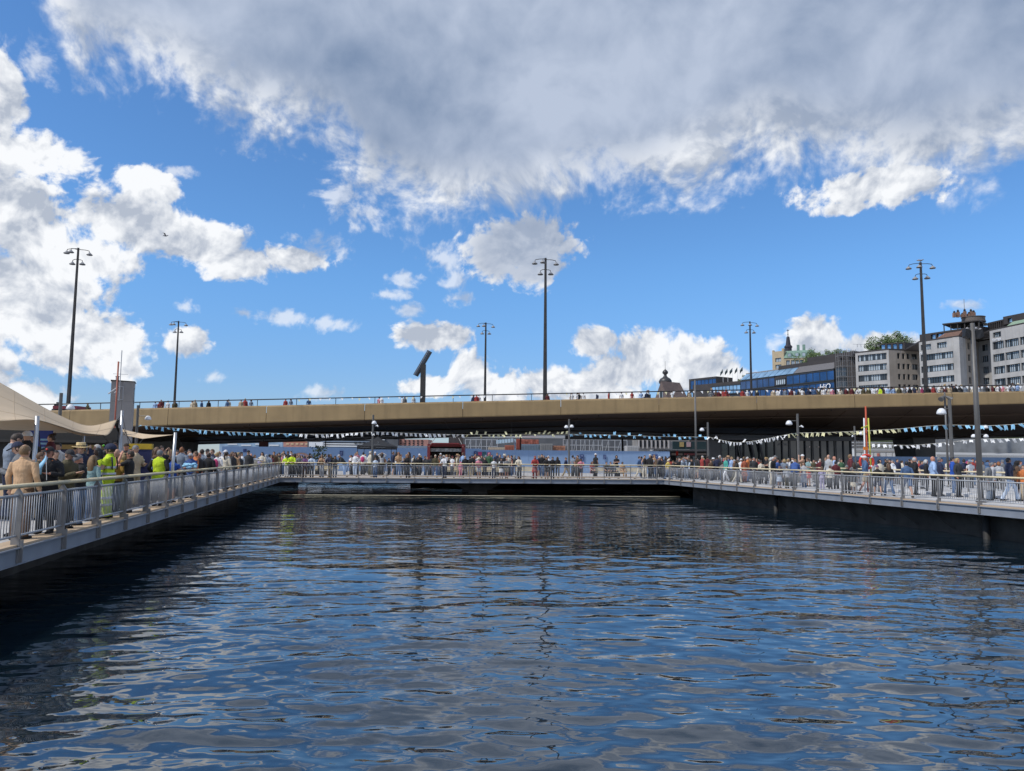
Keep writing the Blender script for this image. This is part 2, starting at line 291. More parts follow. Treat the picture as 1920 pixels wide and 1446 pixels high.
def edge_run(side, A, B, first, nparts, label_f, label_r):
    t = unit(A, B); ln = (B-A).length; ang = math.atan2(t.y, t.x)
    # edge beam with brackets
    e = empty('edge_beam', A, ang); tag(e, label_f, 'beam')
    pm = MB(); pm.bx(0, 1, -.03, .05, -.33, -.055); pm.bx(0, 1, -.085, .06, -.055, -.03); pm.bx(0, 1, -.06, .05, -.35, -.331); me = pm.mesh('fascia_panel', STEEL_D)
    ps = [first+2.04*i for i in range(-5, 60) if .05 < first+2.04*i < ln-.05]; cuts = [0]+ps+[ln]
    for a, b in zip(cuts[:-1], cuts[1:]):
        o = link('fascia_panel', me, e, (a+.006, 0, 0)); o.scale = (b-a-.012, 1, 1)
    pl = MB(); pl.bx(0, 1, -.02, .40, -.029, .012); me = pl.mesh('edge_plank', DECKWOOD)
    for i in range(int(ln//4.08)+1):
        a = i*4.08; b = min(ln, a+4.08)
        if b-a > .1: o = link('edge_plank', me, e, (a+.004, 0, 0)); o.scale = (b-a-.008, 1, 1)
    bk = MB(); bk.bx(-.012, .012, -.115, -.03, -.31, .10); bk.bx(-.055, -.012, -.062, -.032, -.30, -.06); bk.bx(.012, .055, -.062, -.032, -.30, -.06); mb = bk.mesh('bracket', STEEL)
    for p in ps: link('bracket', mb, e, (p, 0, 0))
    # the railing
    r = empty('railing', A, ang); tag(r, label_r, 'railing')
    h = MB()
    for i in range(int(ln//4.08)+1):
        a = i*4.08; b = min(ln, a+4.08)
        if b-a < .1: continue
        hm = MB(); hm.tube([(a+.002, .02, 1.07), (b-.002, .02, 1.07)], .062, 10, ry=.042); hm.build('handrail', WOODRAIL, r, True)
    pp = MB(); w2 = .075
    pp.add([(x, y, z) for x in (-.016, .016) for (y, z) in ((-w2, -.02), (w2, -.02), (w2, .93), (.012, 1.03), (-.012, 1.03), (-w2, .93))],
           [(0, 5, 4, 3, 2, 1), (6, 7, 8, 9, 10, 11)]+[(i, (i+1) % 6, 6+(i+1) % 6, 6+i) for i in range(6)]); mp = pp.mesh('post', STEEL)
    for p in ps: link('post', mp, r, (p, .02, 0))
    tt = MB(); tt.tube([(0, 0, .90), (1, 0, .90)], .026, 8); mt = tt.mesh('top_tube', STEEL_L, True)
    tb = MB(); tb.tube([(0, 0, .17), (1, 0, .17)], .021, 8); mtb = tb.mesh('bottom_tube', STEEL_L, True)
    bl = MB(); bl.tube([(0, 0, .185), (0, 0, .88)], .0085, 6); mbl = bl.mesh('baluster', STEEL_L, True)
    bal = []
    for a, b in zip(cuts[:-1], cuts[1:]):
        for mm, nn in ((mt, 'top_tube'), (mtb, 'bottom_tube')):
            o = link(nn, mm, r, (a+.017, .02, 0)); o.scale = (b-a-.034, 1, 1)
        k = max(1, int(round((b-a)/.105))); bal += [a+(b-a)*(i+.5)/k for i in range(k) if True]
    return r, bal, mbl
rail_L, balL, mblL = edge_run('L', LS, L1, (13.79-LS.y)/tL.y, 300, 'grey steel edge beam of the left walkway over the water', 'steel railing with pale wooden handrail along the left walkway')
rail_F, balF, mblF = edge_run('F', L1, R1, 1.6, 0, 'grey steel edge beam of the far walkway under the bridge', 'steel railing with pale wooden handrail across the far walkway')
rail_R, balR, mblR = edge_run('R', R1, RE, 1.02, 300, 'dark grey steel edge beam of the right walkway', 'steel railing with pale wooden handrail along the right walkway')
def balusters(r, xs, me, npart, rev=False):
    xs = sorted(xs, reverse=rev)
    for x in xs[:npart]: link('baluster', me, r, (x, .02, 0))
    m = MB()
    for x in xs[npart:]: m.tube([(x, .02, .185), (x, .02, .88)], .0085, 6)
    if m.v: tag(m.build('balusters', STEEL_L, r, True), kind='stuff')
balusters(rail_L, balL, mblL, 300); balusters(rail_F, balF, mblF, 0); balusters(rail_R, balR, mblR, 300, True)
# piles and wall ribs under the right walkway, piles under the left and far ones
PILEM = mat('tarred_pile', (.02, .019, .018), .7)
def pile(p, label, m=PILEM, r=.13, z1=-.34):
    b = MB(); b.tube([(0, 0, WZ-4-p.z), (0, 0, z1-p.z-.12)], r, 12); o = b.build('pile', m, None, True, p)
    b = MB(); b.bx(-r*1.5, r*1.5, -r*1.5, r*1.5, z1-p.z-.13, z1-p.z-.01); b.build('pile_cap', m, o)
    return tag(o, label, 'pile', 'piles under the walkways')
for i, s in enumerate((14.5, 29.2)): pile(R1+tR*s+nR*.6, '%s dark pile under the right walkway' % ('farther', 'nearer')[i])
b = MB()
for s in range(1, 17): b.add([(s*2.04-.05, .35, -.4), (s*2.04+.05, .35, -.4), (s*2.04+.9, .85, -1.1), (s*2.04+.78, .85, -1.1)], [(0, 1, 2, 3)])
o = b.build('wall_braces', MATS['stained_quay_concrete'], None, False, R1, math.atan2(tR.y, tR.x)); tag(o, kind='structure')
slab('added_dark_wall', [(xat(535, 88), 88.0), (xat(800, 88), 88.0), (xat(800, 88), 88.6), (xat(535, 88), 88.6)], WZ-4, -.33, CONC_D); slab('added_dark_wall', [(xat(770, 78), 78.0), (60, 78.0), (60, 79), (xat(770, 78), 79)], WZ-4, -.33, CONC_D); slab('added_dark_wall', [(-60, 78.3), (xat(556, 78.3), 78.3), (xat(556, 78.3), 79.3), (-60, 79.3)], WZ-4, -.33, CONC_D)  # dark walls added to keep the reflection under the far walkway dark
pier = MB(); xp = xat(895, 60)
pier.add([(xp+dx, y, z) for y in (59.5, 64) for dx, z in ((-2.3, -.33), (2.3, -.33), (1.0, -1.0), (-.9, -1.0))], [(0, 3, 2, 1), (4, 5, 6, 7), (0, 1, 5, 4), (1, 2, 6, 5), (2, 3, 7, 6), (3, 0, 4, 7)])
pier.bx(xp-.7, xp+.8, 60, 63.5, WZ-3, -.99)
tag(pier.build('pier_head', mat('pier_concrete', (.16, .155, .15), .8, 0, .2, 2)), 'tapered concrete pier head under the middle of the far walkway', 'pier')
bm_ = MB(); a = Vector((-16.6, 54.0, WZ+.05)); c = Vector((12.6, 56.2, WZ+.05))
bm_.tube([a+(c-a)*(i/24) for i in range(25)], .034, 8); tag(bm_.build('floating_boom', mat('boom_plastic', (.42, .38, .27), .6), None, True), 'thin pale yellow boom floating on the water before the far walkway', 'boom')
# ------------------------------------------------------------------ the golden bridge
BY = 76.0
def ztop(x): return 7.35+.0288*x-.00003*x*x
def fh(x): return max(1.2, min(1.9, 1.62-.0058*x))
def bel(x): return 1.25+max(0, min(1, (x-8)/40))*1.9
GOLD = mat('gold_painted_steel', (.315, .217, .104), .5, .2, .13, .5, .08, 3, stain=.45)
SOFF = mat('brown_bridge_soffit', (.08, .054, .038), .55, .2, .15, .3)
br = empty('bridge', (0, BY, 0)); tag(br, 'wide golden steel bridge with dark underside spanning the water', 'bridge')
def strip(name, prof, x0, x1, m, n=None, smooth=True):
    n = n or max(2, int((x1-x0)/3)); b = MB(); k = None
    for i in range(n+1):
        x = x0+(x1-x0)*i/n; q = prof(x); k = len(q); b.v += [(x, y, z) for y, z in q]
    for i in range(n):
        for j in range(k-1): b.f.append((i*k+j, (i+1)*k+j, (i+1)*k+j+1, i*k+j+1)); b.m.append(0)
    return b.build(name, m, br, smooth)
cuts = list(range(-75, 76, 10))
for a, c in zip(cuts[:-1], cuts[1:]):
    strip('fascia_panel', lambda x: [(.5, ztop(x)), (.30, ztop(x)), (.02, ztop(x)-.16), (-.02, ztop(x)-fh(x)+.1), (.03, ztop(x)-fh(x)), (.5, ztop(x)-fh(x)+.02)], a+.018, c-.018, GOLD, smooth=False)
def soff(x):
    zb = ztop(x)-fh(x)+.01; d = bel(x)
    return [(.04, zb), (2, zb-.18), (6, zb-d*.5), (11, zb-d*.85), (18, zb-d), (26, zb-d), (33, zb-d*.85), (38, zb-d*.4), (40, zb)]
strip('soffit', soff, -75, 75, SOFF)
strip('road_deck', lambda x: [(.3, ztop(x)-.75), (40, ztop(x)-.75), (40, ztop(x)-fh(x))], -75, 75, mat('asphalt', (.05, .05, .052), .9))
for s in range(-66, 75, 9):                      # ribs inside the soffit edge are seen as faint joints
    pass
hb = [(x, .16, ztop(x)+.62) for x in range(-75, 76, 3)]
MB().tube(hb, .055, 8).build('parapet_rail', BLACK, br, True)
pb = MB(); pb.bx(-.025, .025, .13, .19, 0, .60); mp = pb.mesh('parapet_post', BLACK)
for x in np.arange(-74, 75, 4.0): link('parapet_post', mp, br, (x, 0, ztop(x)-.01))
for j, (yy, dz) in enumerate(((3.4, .30), (8.5, .70), (14.5, .95), (22, 1.0), (29.5, .95))):     # welded seams along and across the underside
    MB().tube([(x, yy, ztop(x)-fh(x)-bel(x)*dz-.005) for x in range(-74, 76, 4)], .05, 4).build('seam', SOFF, br)
for x in range(-70, 74, 7):
    q = soff(x); MB().tube([(x, y, z-.01) for y, z in q[1:6]], .06, 4).build('cross_seam', SOFF, br)
dn = MB(); dn.lathe([(.05, -.18), (.05, .0)], n=8); md = dn.mesh('drain_pipe', BLACK)
for x in range(-66, 72, 12): link('drain_pipe', md, br, (x+3, 1.0, ztop(x+3)-fh(x+3)-.05))
# pier walls carrying the bridge
PIERC = mat('bridge_pier_concrete', (.17, .165, .16), .8, 0, .12, .8, stain=.3)
def bpier(px0, px1, Y, label, w2=5):
    x0, x1 = xat(px0, Y), xat(px1, Y); z = ztop((x0+x1)/2)-fh(x0)-bel(x0)*.4
    b = MB(); b.add([(x, y, zz) for y in (Y, Y+w2) for x, zz in ((x0+.4, -.3), (x1-.1, -.3), (x1+.1, z), (x0-.5, z))], [(0, 1, 2, 3), (4, 7, 6, 5), (0, 4, 5, 1), (1, 5, 6, 2), (2, 6, 7, 3), (3, 7, 4, 0)])
    tag(b.build('bridge_pier', PIERC), label, 'pier')
bpier(1718, 1756, 92, 'grey concrete bridge pier behind the white cabins')
bpier(262, 330, 90, 'dark concrete bridge pier behind the beige sail', 6)
# ------------------------------------------------------------------ tall masts on the bridge
def make_mast(px, ytop, Y, label, zb, lean=0, face=0.0, group='tall light masts on the bridge'):
    top = at(px, ytop, Y); H = top.z-zb; s = 1.0
    e = empty('light_mast', (top.x, Y, zb), face); tag(e, label, 'light mast', group)
    MB().tube([(0, 0, 0), (0, 0, H*.5), (0, 0, H)], [.23, .17, .115], 6).build('pole', MASTM, e)
    MB().lathe([(.30, 0), (.30, .25), (.24, .35)], n=12).build('base_collar', MASTM, e)
    for i, (dx, dy, dz) in enumerate(((-1.15, 0, -.42), (1.12, .1, -.5), (-.28, -.95, -.55), (-.55, .1, -1.55), (.55, -.1, -1.6))):
        a = MB(); a.tube([(0, 0, H+dz+.34), (dx*.6, dy*.6, H+dz+.31), (dx*.94, dy*.94, H+dz+.23), (dx, dy, H+dz+.02)], .035, 6); am = a.build('arm', MASTM, e, True)
        l = MB(); l.lathe([(.04, .06), (.10, .04), (.16, -.05), (.29, -.16), (.31, -.21)], (dx, dy, H+dz), 14); lo = l.build('lamp', mat('lamp_shade_grey', (.30, .30, .31), .45, .2), e, True)
        l = MB(); l.lathe([(.30, -.212), (.27, -.25), (.1, -.27)], (dx, dy, H+dz), 14); l.build('lens', mat('lamp_lens', (.12, .12, .125), .2), lo, True)
    return e
zd = lambda px, Y: ztop(xat(px, Y))-.75
make_mast(147, 465, 77.4, 'tall dark light mast above the beige tent', zd(147, 77), face=.1)
make_mast(1023, 484, 77.4, 'tall dark light mast in the middle of the bridge', zd(1023, 77), face=-.05)
make_mast(1726, 492, 77.4, 'tall dark light mast before the grey stone offices, gull on top', zd(1726, 77), face=-.35)
make_mast(335, 602, 113, 'slimmer distant light mast right of the concrete tower', zd(335, 112), group='distant light masts')
make_mast(911, 605, 113, 'slimmer distant light mast right of the gantry sign', zd(911, 112), group='distant light masts')
make_mast(1406, 603, 113, 'slimmer distant light mast before the blue glass building', zd(1406, 112), group='distant light masts')
def gull(p, sc=1.0, label=None, wings=False, rz=0):
    b = MB()
    b.tube([(-.24, 0, .12), (-.14, 0, .13), (0, 0, .13), (.12, 0, .15), (.17, 0, .20), (.22, 0, .205), (.27, 0, .20)], [.008, .04, .065, .055, .035, .032, .012], 8)
    if wings:
        for s in (-1, 1): b.add([(.08, 0, .16), (-.06, 0, .16), (-.16, s*.32, .30), (-.02, s*.34, .31), (-.30, s*.72, .24)], [(0, 1, 2, 3), (3, 2, 4)])
    else: b.tube([(-.32, 0, .135), (-.1, .01, .17), (.08, 0, .17)], [.01, .055, .03], 8); b.tube([(0, .02, .08), (0, .02, 0)], .008, 5); b.tube([(0, -.02, .08), (0, -.02, 0)], .008, 5)
    o = b.build('gull', mat('gull_plumage', (.25, .25, .27), .8, 0, .5, 9), None, True, p, rz); o.scale = (sc,)*3
    return tag(o, label, 'bird')
t = at(1726, 492, 77.4); gull(t+Vector((-.02, 0, .0)), 1.4, 'gull perched on the mast before the grey stone offices')
gull(at(310, 445, 70), 1.0, 'small dark bird flying left under the white cumulus', True, .4)
# gantry sign on the bridge
g = empty('gantry_sign', (xat(790, 79), 79, zd(790, 79))); tag(g, 'dark gantry sign seen from its side on a thick post on the bridge', 'sign')
zt = at(790, 680, 79).z-zd(790, 79); MB().bx(-.26, .26, -.25, .25, 0, zt-.2).build('post', MASTM, g); MB().bx(-.4, .4, -.4, .4, 0, .3).build('base', MASTM, g)
p0 = at(778, 704, 79)-Vector(g.location); p1 = at(805, 658, 79)-Vector(g.location)
sb = MB(); dv = (p1-p0); n_ = Vector((.75, 0, -.38)); ry = Vector((.10, .8, 0))
for k, (a0, a1) in enumerate(((0, 1),)): sb.add([p0+q*dv+s*n_*.19+y*ry for q in (0, 1) for s in (-1, 1) for y in (-.25, .9)], [(0, 1, 3, 2), (4, 6, 7, 5), (0, 4, 5, 1), (2, 3, 7, 6), (0, 2, 6, 4), (1, 5, 7, 3)])
sg = sb.build('sign_box', mat('sign_housing', (.09, .10, .12), .4, .4), g)
vb = MB(); vb.bx(-.05, .05, -.03, .03, -.1, .1); mv = vb.mesh('louvre', mat('louvre_grey', (.22, .25, .29), .4, .3))
for k in range(12):
    q = p0+dv*((k+.6)/12.6)-n_*.05; o = link('louvre', mv, g, q+ry*-.27); o.rotation_euler = (0, .5, 0)
# ------------------------------------------------------------------ lamp posts on the quays
DOME = [(.03, .10), (.09, .09), (.17, .03), (.23, -.08), (.255, -.20), (.25, -.21)]
def lamp_post(px, ytop, Y, heads, label, base=0.0, w_=.075, cams=(), group='lamp posts on the quays', hi=None, s=1.0):
    top = at(px, ytop, Y); e = empty('lamp_post', (top.x, Y, base)); H = top.z-base; tag(e, label, 'lamp post', group)
    MB().tube([(0, 0, 0), (0, 0, H*.6), (0, 0, H)], [w_*1.15, w_*1.05, w_], 8).build('pole', LAMPG, e)
    MB().lathe([(w_*1.7, 0), (w_*1.7, .06), (w_*1.3, .10)], n=10).build('base_plate', LAMPG, e)
    for (dpx, py) in heads:
        z = at(px+dpx, py, Y).z-base; dx = dpx/1400*Y
        MB().tube([(0, 0, z+.10*s), (dx, 0, z+.10*s)], .03, 6).build('arm', LAMPG, e)
        lo = MB().lathe([(r*s*1.25, z+q*s*1.25) for r, q in DOME], (dx, 0, 0), 16).build('lamp_shade', WHITE, e, True)
        MB().lathe([(.24*s*1.25, z-.205*s*1.25), (.2*s*1.25, z-.25*s*1.25), (.05, z-.27*s*1.25)], (dx, 0, 0), 12).build('lens', mat('frosted_lens', (.35, .35, .36), .3), lo, True)
    for (dpx, py, sd_) in cams:
        z = at(px+dpx, py, Y).z-base; dx = dpx/1400*Y
        c = MB(); c.tube([(dx*.5, -.05, z), (dx, -.12, z+.02)], .025, 6); co = c.build('camera_arm', WHITE, e)
        c = MB(); c.tube([(dx, -.1, z+.05), (dx+.10*sd_, -.25, z-.05)], [.055, .05], 10); c.build('camera_body', WHITE, co, True)
    return e
lamp_post(115, 737, 46, [(19, 761)], 'grey lamp post with one white dome above the beige tent', w_=.10, s=.78)
lamp_post(259, 760, 60, [(20, 782)], 'grey lamp post with one white dome beside the concrete tower', w_=.10, s=.78)
lamp_post(700, 778, 57.5, [(2, 791)], 'lamp post with a dome and a camera before the black canopy tent', cams=[(8, 799, 1)], w_=.075, s=.62)
lamp_post(1067, 786, 72.5, [(-5, 799), (5, 798)], 'twin-headed lamp post before the pale blue hoarding', w_=.09, s=.66)
lamp_post(1327, 792, 66, [(-11, 804)], 'lamp post with one dome beside the thin tall pole', w_=.09, s=.66)
lamp_post(1495, 776, 51, [(-16, 791)], 'lamp post with a dome and a white camera before the dark pavilion', cams=[(5, 800, 1)], w_=.085, s=.70)
lamp_post(1602, 799, 60, [(12, 811)], 'small distant lamp post with a dome beside the red and yellow poles', cams=[(-5, 818, -1)], w_=.07, s=.62)
lamp_post(1780, 750, 44, [(-16, 769)], 'lamp post with a big white dome near the right walkway', w_=.10, s=.84)
lamp_post(1835, 785, 58, [(12, 799), (-11, 816), (12, 816)], 'lamp post with three domes behind the thick tall pole', w_=.09, s=.60)
# tall poles
def tall_pole(px, ytop, Y, r, label, base=0.0, knob=True):
    top = at(px, ytop, Y); e = empty('tall_pole', (top.x, Y, base)); H = top.z-base; tag(e, label, 'pole')
    MB().tube([(0, 0, 0), (0, 0, H)], [r, r*.72], 10).build('shaft', LAMPG, e, True)
    MB().lathe([(r*1.7, 0), (r*1.7, .08), (r*1.2, .16)], n=12).build('base_collar', LAMPG, e)
    return e, H
tall_pole(1303, 713, 64, .10, 'thin tall grey pole rising in front of the golden bridge')
e, H = tall_pole(1823, 606, 30.5, .115, 'thick tall grey pole with speaker wings near the right railing')
for s in (-1, 1):
    b = MB(); z0 = at(1823, 625, 30.5).z
    b.add([(s*.10, -.05, z0+.12), (s*.34, -.12, z0+.18), (s*.40, -.12, z0-.14), (s*.22, -.10, z0-.24), (s*.12, -.05, z0-.16)]+[(s*.10, .12, z0+.12), (s*.34, .10, z0+.18), (s*.40, .10, z0-.14), (s*.22, .10, z0-.24), (s*.12, .12, z0-.16)],
          [(0, 1, 2, 3, 4), (9, 8, 7, 6, 5)]+[(i, (i+1) % 5, 5+(i+1) % 5, 5+i) for i in range(5)]); b.build('speaker', BLACK, e)
e, H = tall_pole(1771, 735, 47, .07, 'slim pole with two small horn speakers near the big dome lamp')
for s in (-1, 1):
    b = MB(); z0 = at(1771, 746, 47).z; b.tube([(s*.06, 0, z0+.1), (s*.35, -.15, z0-.12)], [.05, .17], 10); b.build('speaker', LAMPG, e)
mp_ = make_mast(1826, 610, 124, 'distant light mast with white domes before the rounded roof', zd(1826, 116), group='distant light masts')
# ------------------------------------------------------------------ concrete lift tower
T0 = at(236, 717, 58); tw = empty('control_tower', (T0.x, 58, 0), R(24)); tag(tw, 'grey concrete tower with antenna beside the beige tent', 'tower')
H = T0.z; TC = mat('tower_concrete', (.25, .235, .228), .7, 0, .06, 1.5, .05, 20, stain=.15)
for z0, z1 in ((0, 1.9), (1.908, 5.6), (5.608, H)): MB().bx(-.95, -.17, -.62, 1.1, z0, z1).build('wall_panel', TC, tw); MB().bx(-.158, .62, -.62, 1.1, z0, z1).build('wall_panel', TC, tw)
MB().add([(-1.0, -.68, H+.004), (.68, -.68, H+.004), (.68, 1.15, H+.004), (-1.0, 1.15, H+.004), (-1.0, -.68, H+.10), (.68, -.68, H+.05), (.68, 1.15, H+.05), (-1.0, 1.15, H+.10)],
         [(0, 3, 2, 1), (4, 5, 6, 7), (0, 1, 5, 4), (1, 2, 6, 5), (2, 3, 7, 6), (3, 0, 4, 7)]).build('roof_slab', BLACK, tw)
wd = MB().bx(.60, .64, -.25, .35, H-1.65, H-.45).build('window', BLACK, tw); MB().bx(.63, .645, -.20, .30, H-1.58, H-.52).build('pane', glass('dark_glass', (.02, .022, .026)), wd)
wd = MB().bx(.60, .64, -.05, .25, 3.0, 3.55).build('window', BLACK, tw); MB().bx(.63, .645, -.01, .21, 3.05, 3.5).build('pane', MATS['dark_glass'], wd)
an = MB(); an.tube([(-.35, -.75, H-1.5), (-.35, -.75, H+2.4)], .03, 6); an.tube([(-.85, -.75, H+.55), (.15, -.75, H+.55)], .015, 5); an.tube([(-.5, -.75, H-.4), (-.1, -.66, H-.4)], .02, 5); an.tube([(-.5, -.75, H-1.4), (-.1, -.66, H-1.4)], .02, 5); an.tube([(-.12, -.75, H-.4), (-.10, -.75, H-1.4)], .02, 5)
an.build('antenna', STEEL_L, tw)
MB().lathe([(.12, 0), (.12, .3), (.15, .32), (.15, .36)], (-.6, 0, H+.1), 10).build('vent_pipe', STEEL, tw)
rp = MB(); rp.tube([(0, 0, 0), (0, 0, at(214, 678, 56).z)], .06, 8); po = rp.build('navigation_pole', mat('rust_red_paint', (.30, .075, .04), .5), None, True, (xat(211, 56), 56, 0)); tag(po, 'rusty red steel pole with a slanted arm beside the concrete tower', 'pole')
zz = at(211, 736, 56).z; MB().tube([(0, 0, zz+.35), (-.62, 0, zz-.1)], .05, 6).build('arm', STEEL_L, po); MB().tube([(0, 0, zz+.1), (-.15, 0, zz-.05)], .05, 6).build('bracket', STEEL_L, po)
MB().tube([(0, 0, at(214, 680, 56).z), (.2, 0, at(214, 680, 56).z-.02)], .02, 6).build('top_hook', STEEL_L, po)
# ------------------------------------------------------------------ tents
CANVAS = mat('beige_canvas', (.50, .392, .268), .85, 0, .05, 1.1, .12, 2.5); 
def interp(pts, t):
    x = t*(len(pts)-1); i = min(int(x), len(pts)-2); f = x-i
    p0, p1, p2, p3 = pts[max(i-1, 0)], pts[i], pts[i+1], pts[min(i+2, len(pts)-1)]
    return .5*((2*p1)+(p2-p0)*f+(2*p0-5*p1+4*p2-p3)*f*f+(3*p1-p0-3*p2+p3)*f**3)
te = empty('stretch_tent', (-12, 22, 0)); tag(te, 'large beige stretch tent on steel poles at the left edge', 'tent'); off = Vector((12, -22, 0))
hem = [at(*q) for q in ((-190, 800, 17.5), (-90, 793, 18.0), (0, 790, 18.6), (66, 788, 19.4), (110, 799, 22), (150, 811, 24.5), (193, 816, 26.5))]
rid = [at(*q) for q in ((-190, 640, 25), (-90, 672, 25.5), (0, 719, 26), (60, 753, 26.6), (110, 779, 27.2), (165, 799, 28), (219, 788, 28.8))]
bak = [at(*q) for q in ((-190, 795, 36), (-90, 800, 36), (0, 806, 36), (60, 808, 36), (110, 812, 35), (165, 808, 33), (221, 790, 29.4))]
nu, nv_ = 40, 22; b = MB()
for i in range(nu+1):
    a, c, d_ = interp(hem, i/nu), interp(rid, i/nu), interp(bak, i/nu)
    for j in range(nv_+1):
        v = j/nv_
        if v <= .5: f = v*2; q = a.lerp(c, f); q.z -= .22*math.sin(math.pi*f)
        else: f = v*2-1; q = c.lerp(d_, f); q.z -= .15*math.sin(math.pi*f)
        b.v.append(tuple(q+off))
for i in range(nu):
    for j in range(nv_): k = i*(nv_+1)+j; b.f.append((k, k+1, k+nv_+2, k+nv_+1)); b.m.append(0)
cv = b.build('canopy', CANVAS, te, True); so_ = cv.modifiers.new('thick', 'SOLIDIFY'); so_.thickness = .012
for jj in (4, 8, 11, 15): MB().tube([Vector(b.v[i*(nv_+1)+jj])+Vector((0, 0, .012)) for i in range(nu+1)], .012, 4).build('seam', mat('canvas_seam', (.45, .35, .24), .9), te)
for ii in (8, 16, 23, 30, 36): MB().tube([Vector(b.v[ii*(nv_+1)+j])+Vector((0, 0, .012)) for j in range(nv_+1)], .010, 4).build('seam', MATS['canvas_seam'], te)
POLE = mat('tent_pole_alloy', (.48, .49, .50), .35, .7, .08)
def tpole(parent, o_, px0, py0, Y, px1=None, r=.052, z0=0):
    a = at(px0, py0, Y); c = at(px1 or px0, 880, Y); c.z = z0
    MB().tube([a+o_, c+o_], r, 10).build('pole', POLE, parent, True)
    MB().lathe([(r*1.9, 0), (r*1.9, .03), (r*1.2, .04)], c+o_, 10).build('foot_plate', POLE, parent)
tpole(te, off, 70, 780, 19.3, 64); tpole(te, off, 229, 770, 28.9, 224); tpole(te, off, 157, 812, 33, 157, z0=0)
for (p, q) in (((219, 788, 28.8), (228, 779, 28.9)), ((229, 777, 28.9), (252, 880, 27.5)), ((229, 800, 28.9), (262, 860, 30)), ((70, 789, 19.3), (78, 858, 19.9)), ((193, 816, 26.5), (212, 840, 27.4))):
    MB().tube([at(*p)+off, at(*q)+off], .012, 5).build('guy_rope', BLACK, te)
b = MB(); pc = [at(219, 789, 28.8), at(215, 797, 28.9), at(222, 812, 29.1), at(226, 822, 29.1), at(222, 800, 29), at(224, 786, 29)]
b.add([q+off for q in pc], [(0, 1, 2, 3, 4, 5)]); b.build('corner_patch', BLACK, te)
sl = empty('shade_sail', (-15, 30, 0)); tag(sl, 'small beige shade sail strung between the tower and a leaning pole', 'tent'); of2 = Vector((15, -30, 0))
b = MB(); A_, B_, C_, D_ = at(229, 804, 31), at(229, 815, 29), at(268, 823, 28), at(326, 815, 25.5)
n = 12
for i in range(n+1):
    u = i/n; tp = A_.lerp(D_, u); tp.z -= .10*math.sin(math.pi*u); lo = (B_.lerp(C_, u/.42) if u < .42 else C_.lerp(D_, (u-.42)/.58))
    for j in range(7): b.v.append(tuple(tp.lerp(lo, j/6)+of2))
for i in range(n):
    for j in range(6): k = i*7+j; b.f.append((k, k+1, k+8, k+7)); b.m.append(0)
cv = b.build('canopy', CANVAS, sl, True); cv.modifiers.new('thick', 'SOLIDIFY').thickness = .01
tpole(sl, of2, 329, 811, 25.3, 322); MB().tube([at(329, 814, 25.3)+of2, at(345, 842, 26.5)+of2], .01, 5).build('guy_rope', BLACK, sl); MB().tube([at(268, 823, 28)+of2, at(254, 841, 29)+of2], .012, 5).build('guy_rope', POLE, sl)
# raised terrace under the tent
tt = MB(); tt.prism([(-14.0, 13.5), (-17.5, 30), (-40, 30), (-40, 13.5)][::-1] if False else [(-40, 13.5), (-11.4, 13.5), (-13.9, 22), (-16.5, 30), (-40, 30)], 0, .30); tag(tt.build('raised_terrace', DECKWOOD), kind='structure')
# ------------------------------------------------------------------ red, white and yellow marker poles with lifebuoy
mk = empty('marker_poles', (xat(1625, 38), 38, 0)); tag(mk, 'red, white and yellow marker poles with a lifebuoy by the right walkway', 'marker'); X_ = mk.location.x
def mpole(px0, ytop, px1, Y, r, m, z0=0.0):
    a = at(px0, ytop, Y); MB().tube([(a.x-X_, Y-38, a.z), (xat(px1, Y)-X_, Y-38, z0)], r, 10).build('pole', m, mk, True)
RED = mat('signal_red', (.55, .035, .02), .45); YEL = mat('signal_yellow', (.52, .50, .06), .5)
mpole(1623, 762, 1626, 38, .042, mat('orange_red_paint', (.45, .075, .03), .5)); mpole(1620, 784, 1621, 37.8, .035, WHITE); mpole(1628, 784, 1634, 37.6, .036, YEL)
for (p0, p1, m_) in (((1615, 803, 37.9), (1629, 797, 37.6), YEL), ((1622, 803, 37.9), (1629, 798, 37.6), YEL)):
    MB().tube([at(*p0)-mk.location, at(*p1)-mk.location], .03, 6).build('arm', m_, mk)
q = at(1623, 841, 37.5)-mk.location; MB().box(q, (.20, .12, .16)).build('equipment_box', mat('orange_plastic', (.70, .20, .02), .5), mk)
lb = MB(); q = at(1625, 866, 37.3)-mk.location
lb.tube([(q.x+.33*math.cos(a), q.y, q.z+.33*math.sin(a)) for a in np.linspace(0, 2*math.pi, 25)], .065, 8, cap=False); lo = lb.build('lifebuoy', mat('lifebuoy_red', (.62, .05, .03), .5), mk, True)
for k in range(4):
    a = k*math.pi/2+.78; lw = MB(); lw.tube([(q.x+.33*math.cos(a+d), q.y, q.z+.33*math.sin(a+d)) for d in (-.13, 0, .13)], .068, 8); lw.build('white_band', WHITE, lo, True)
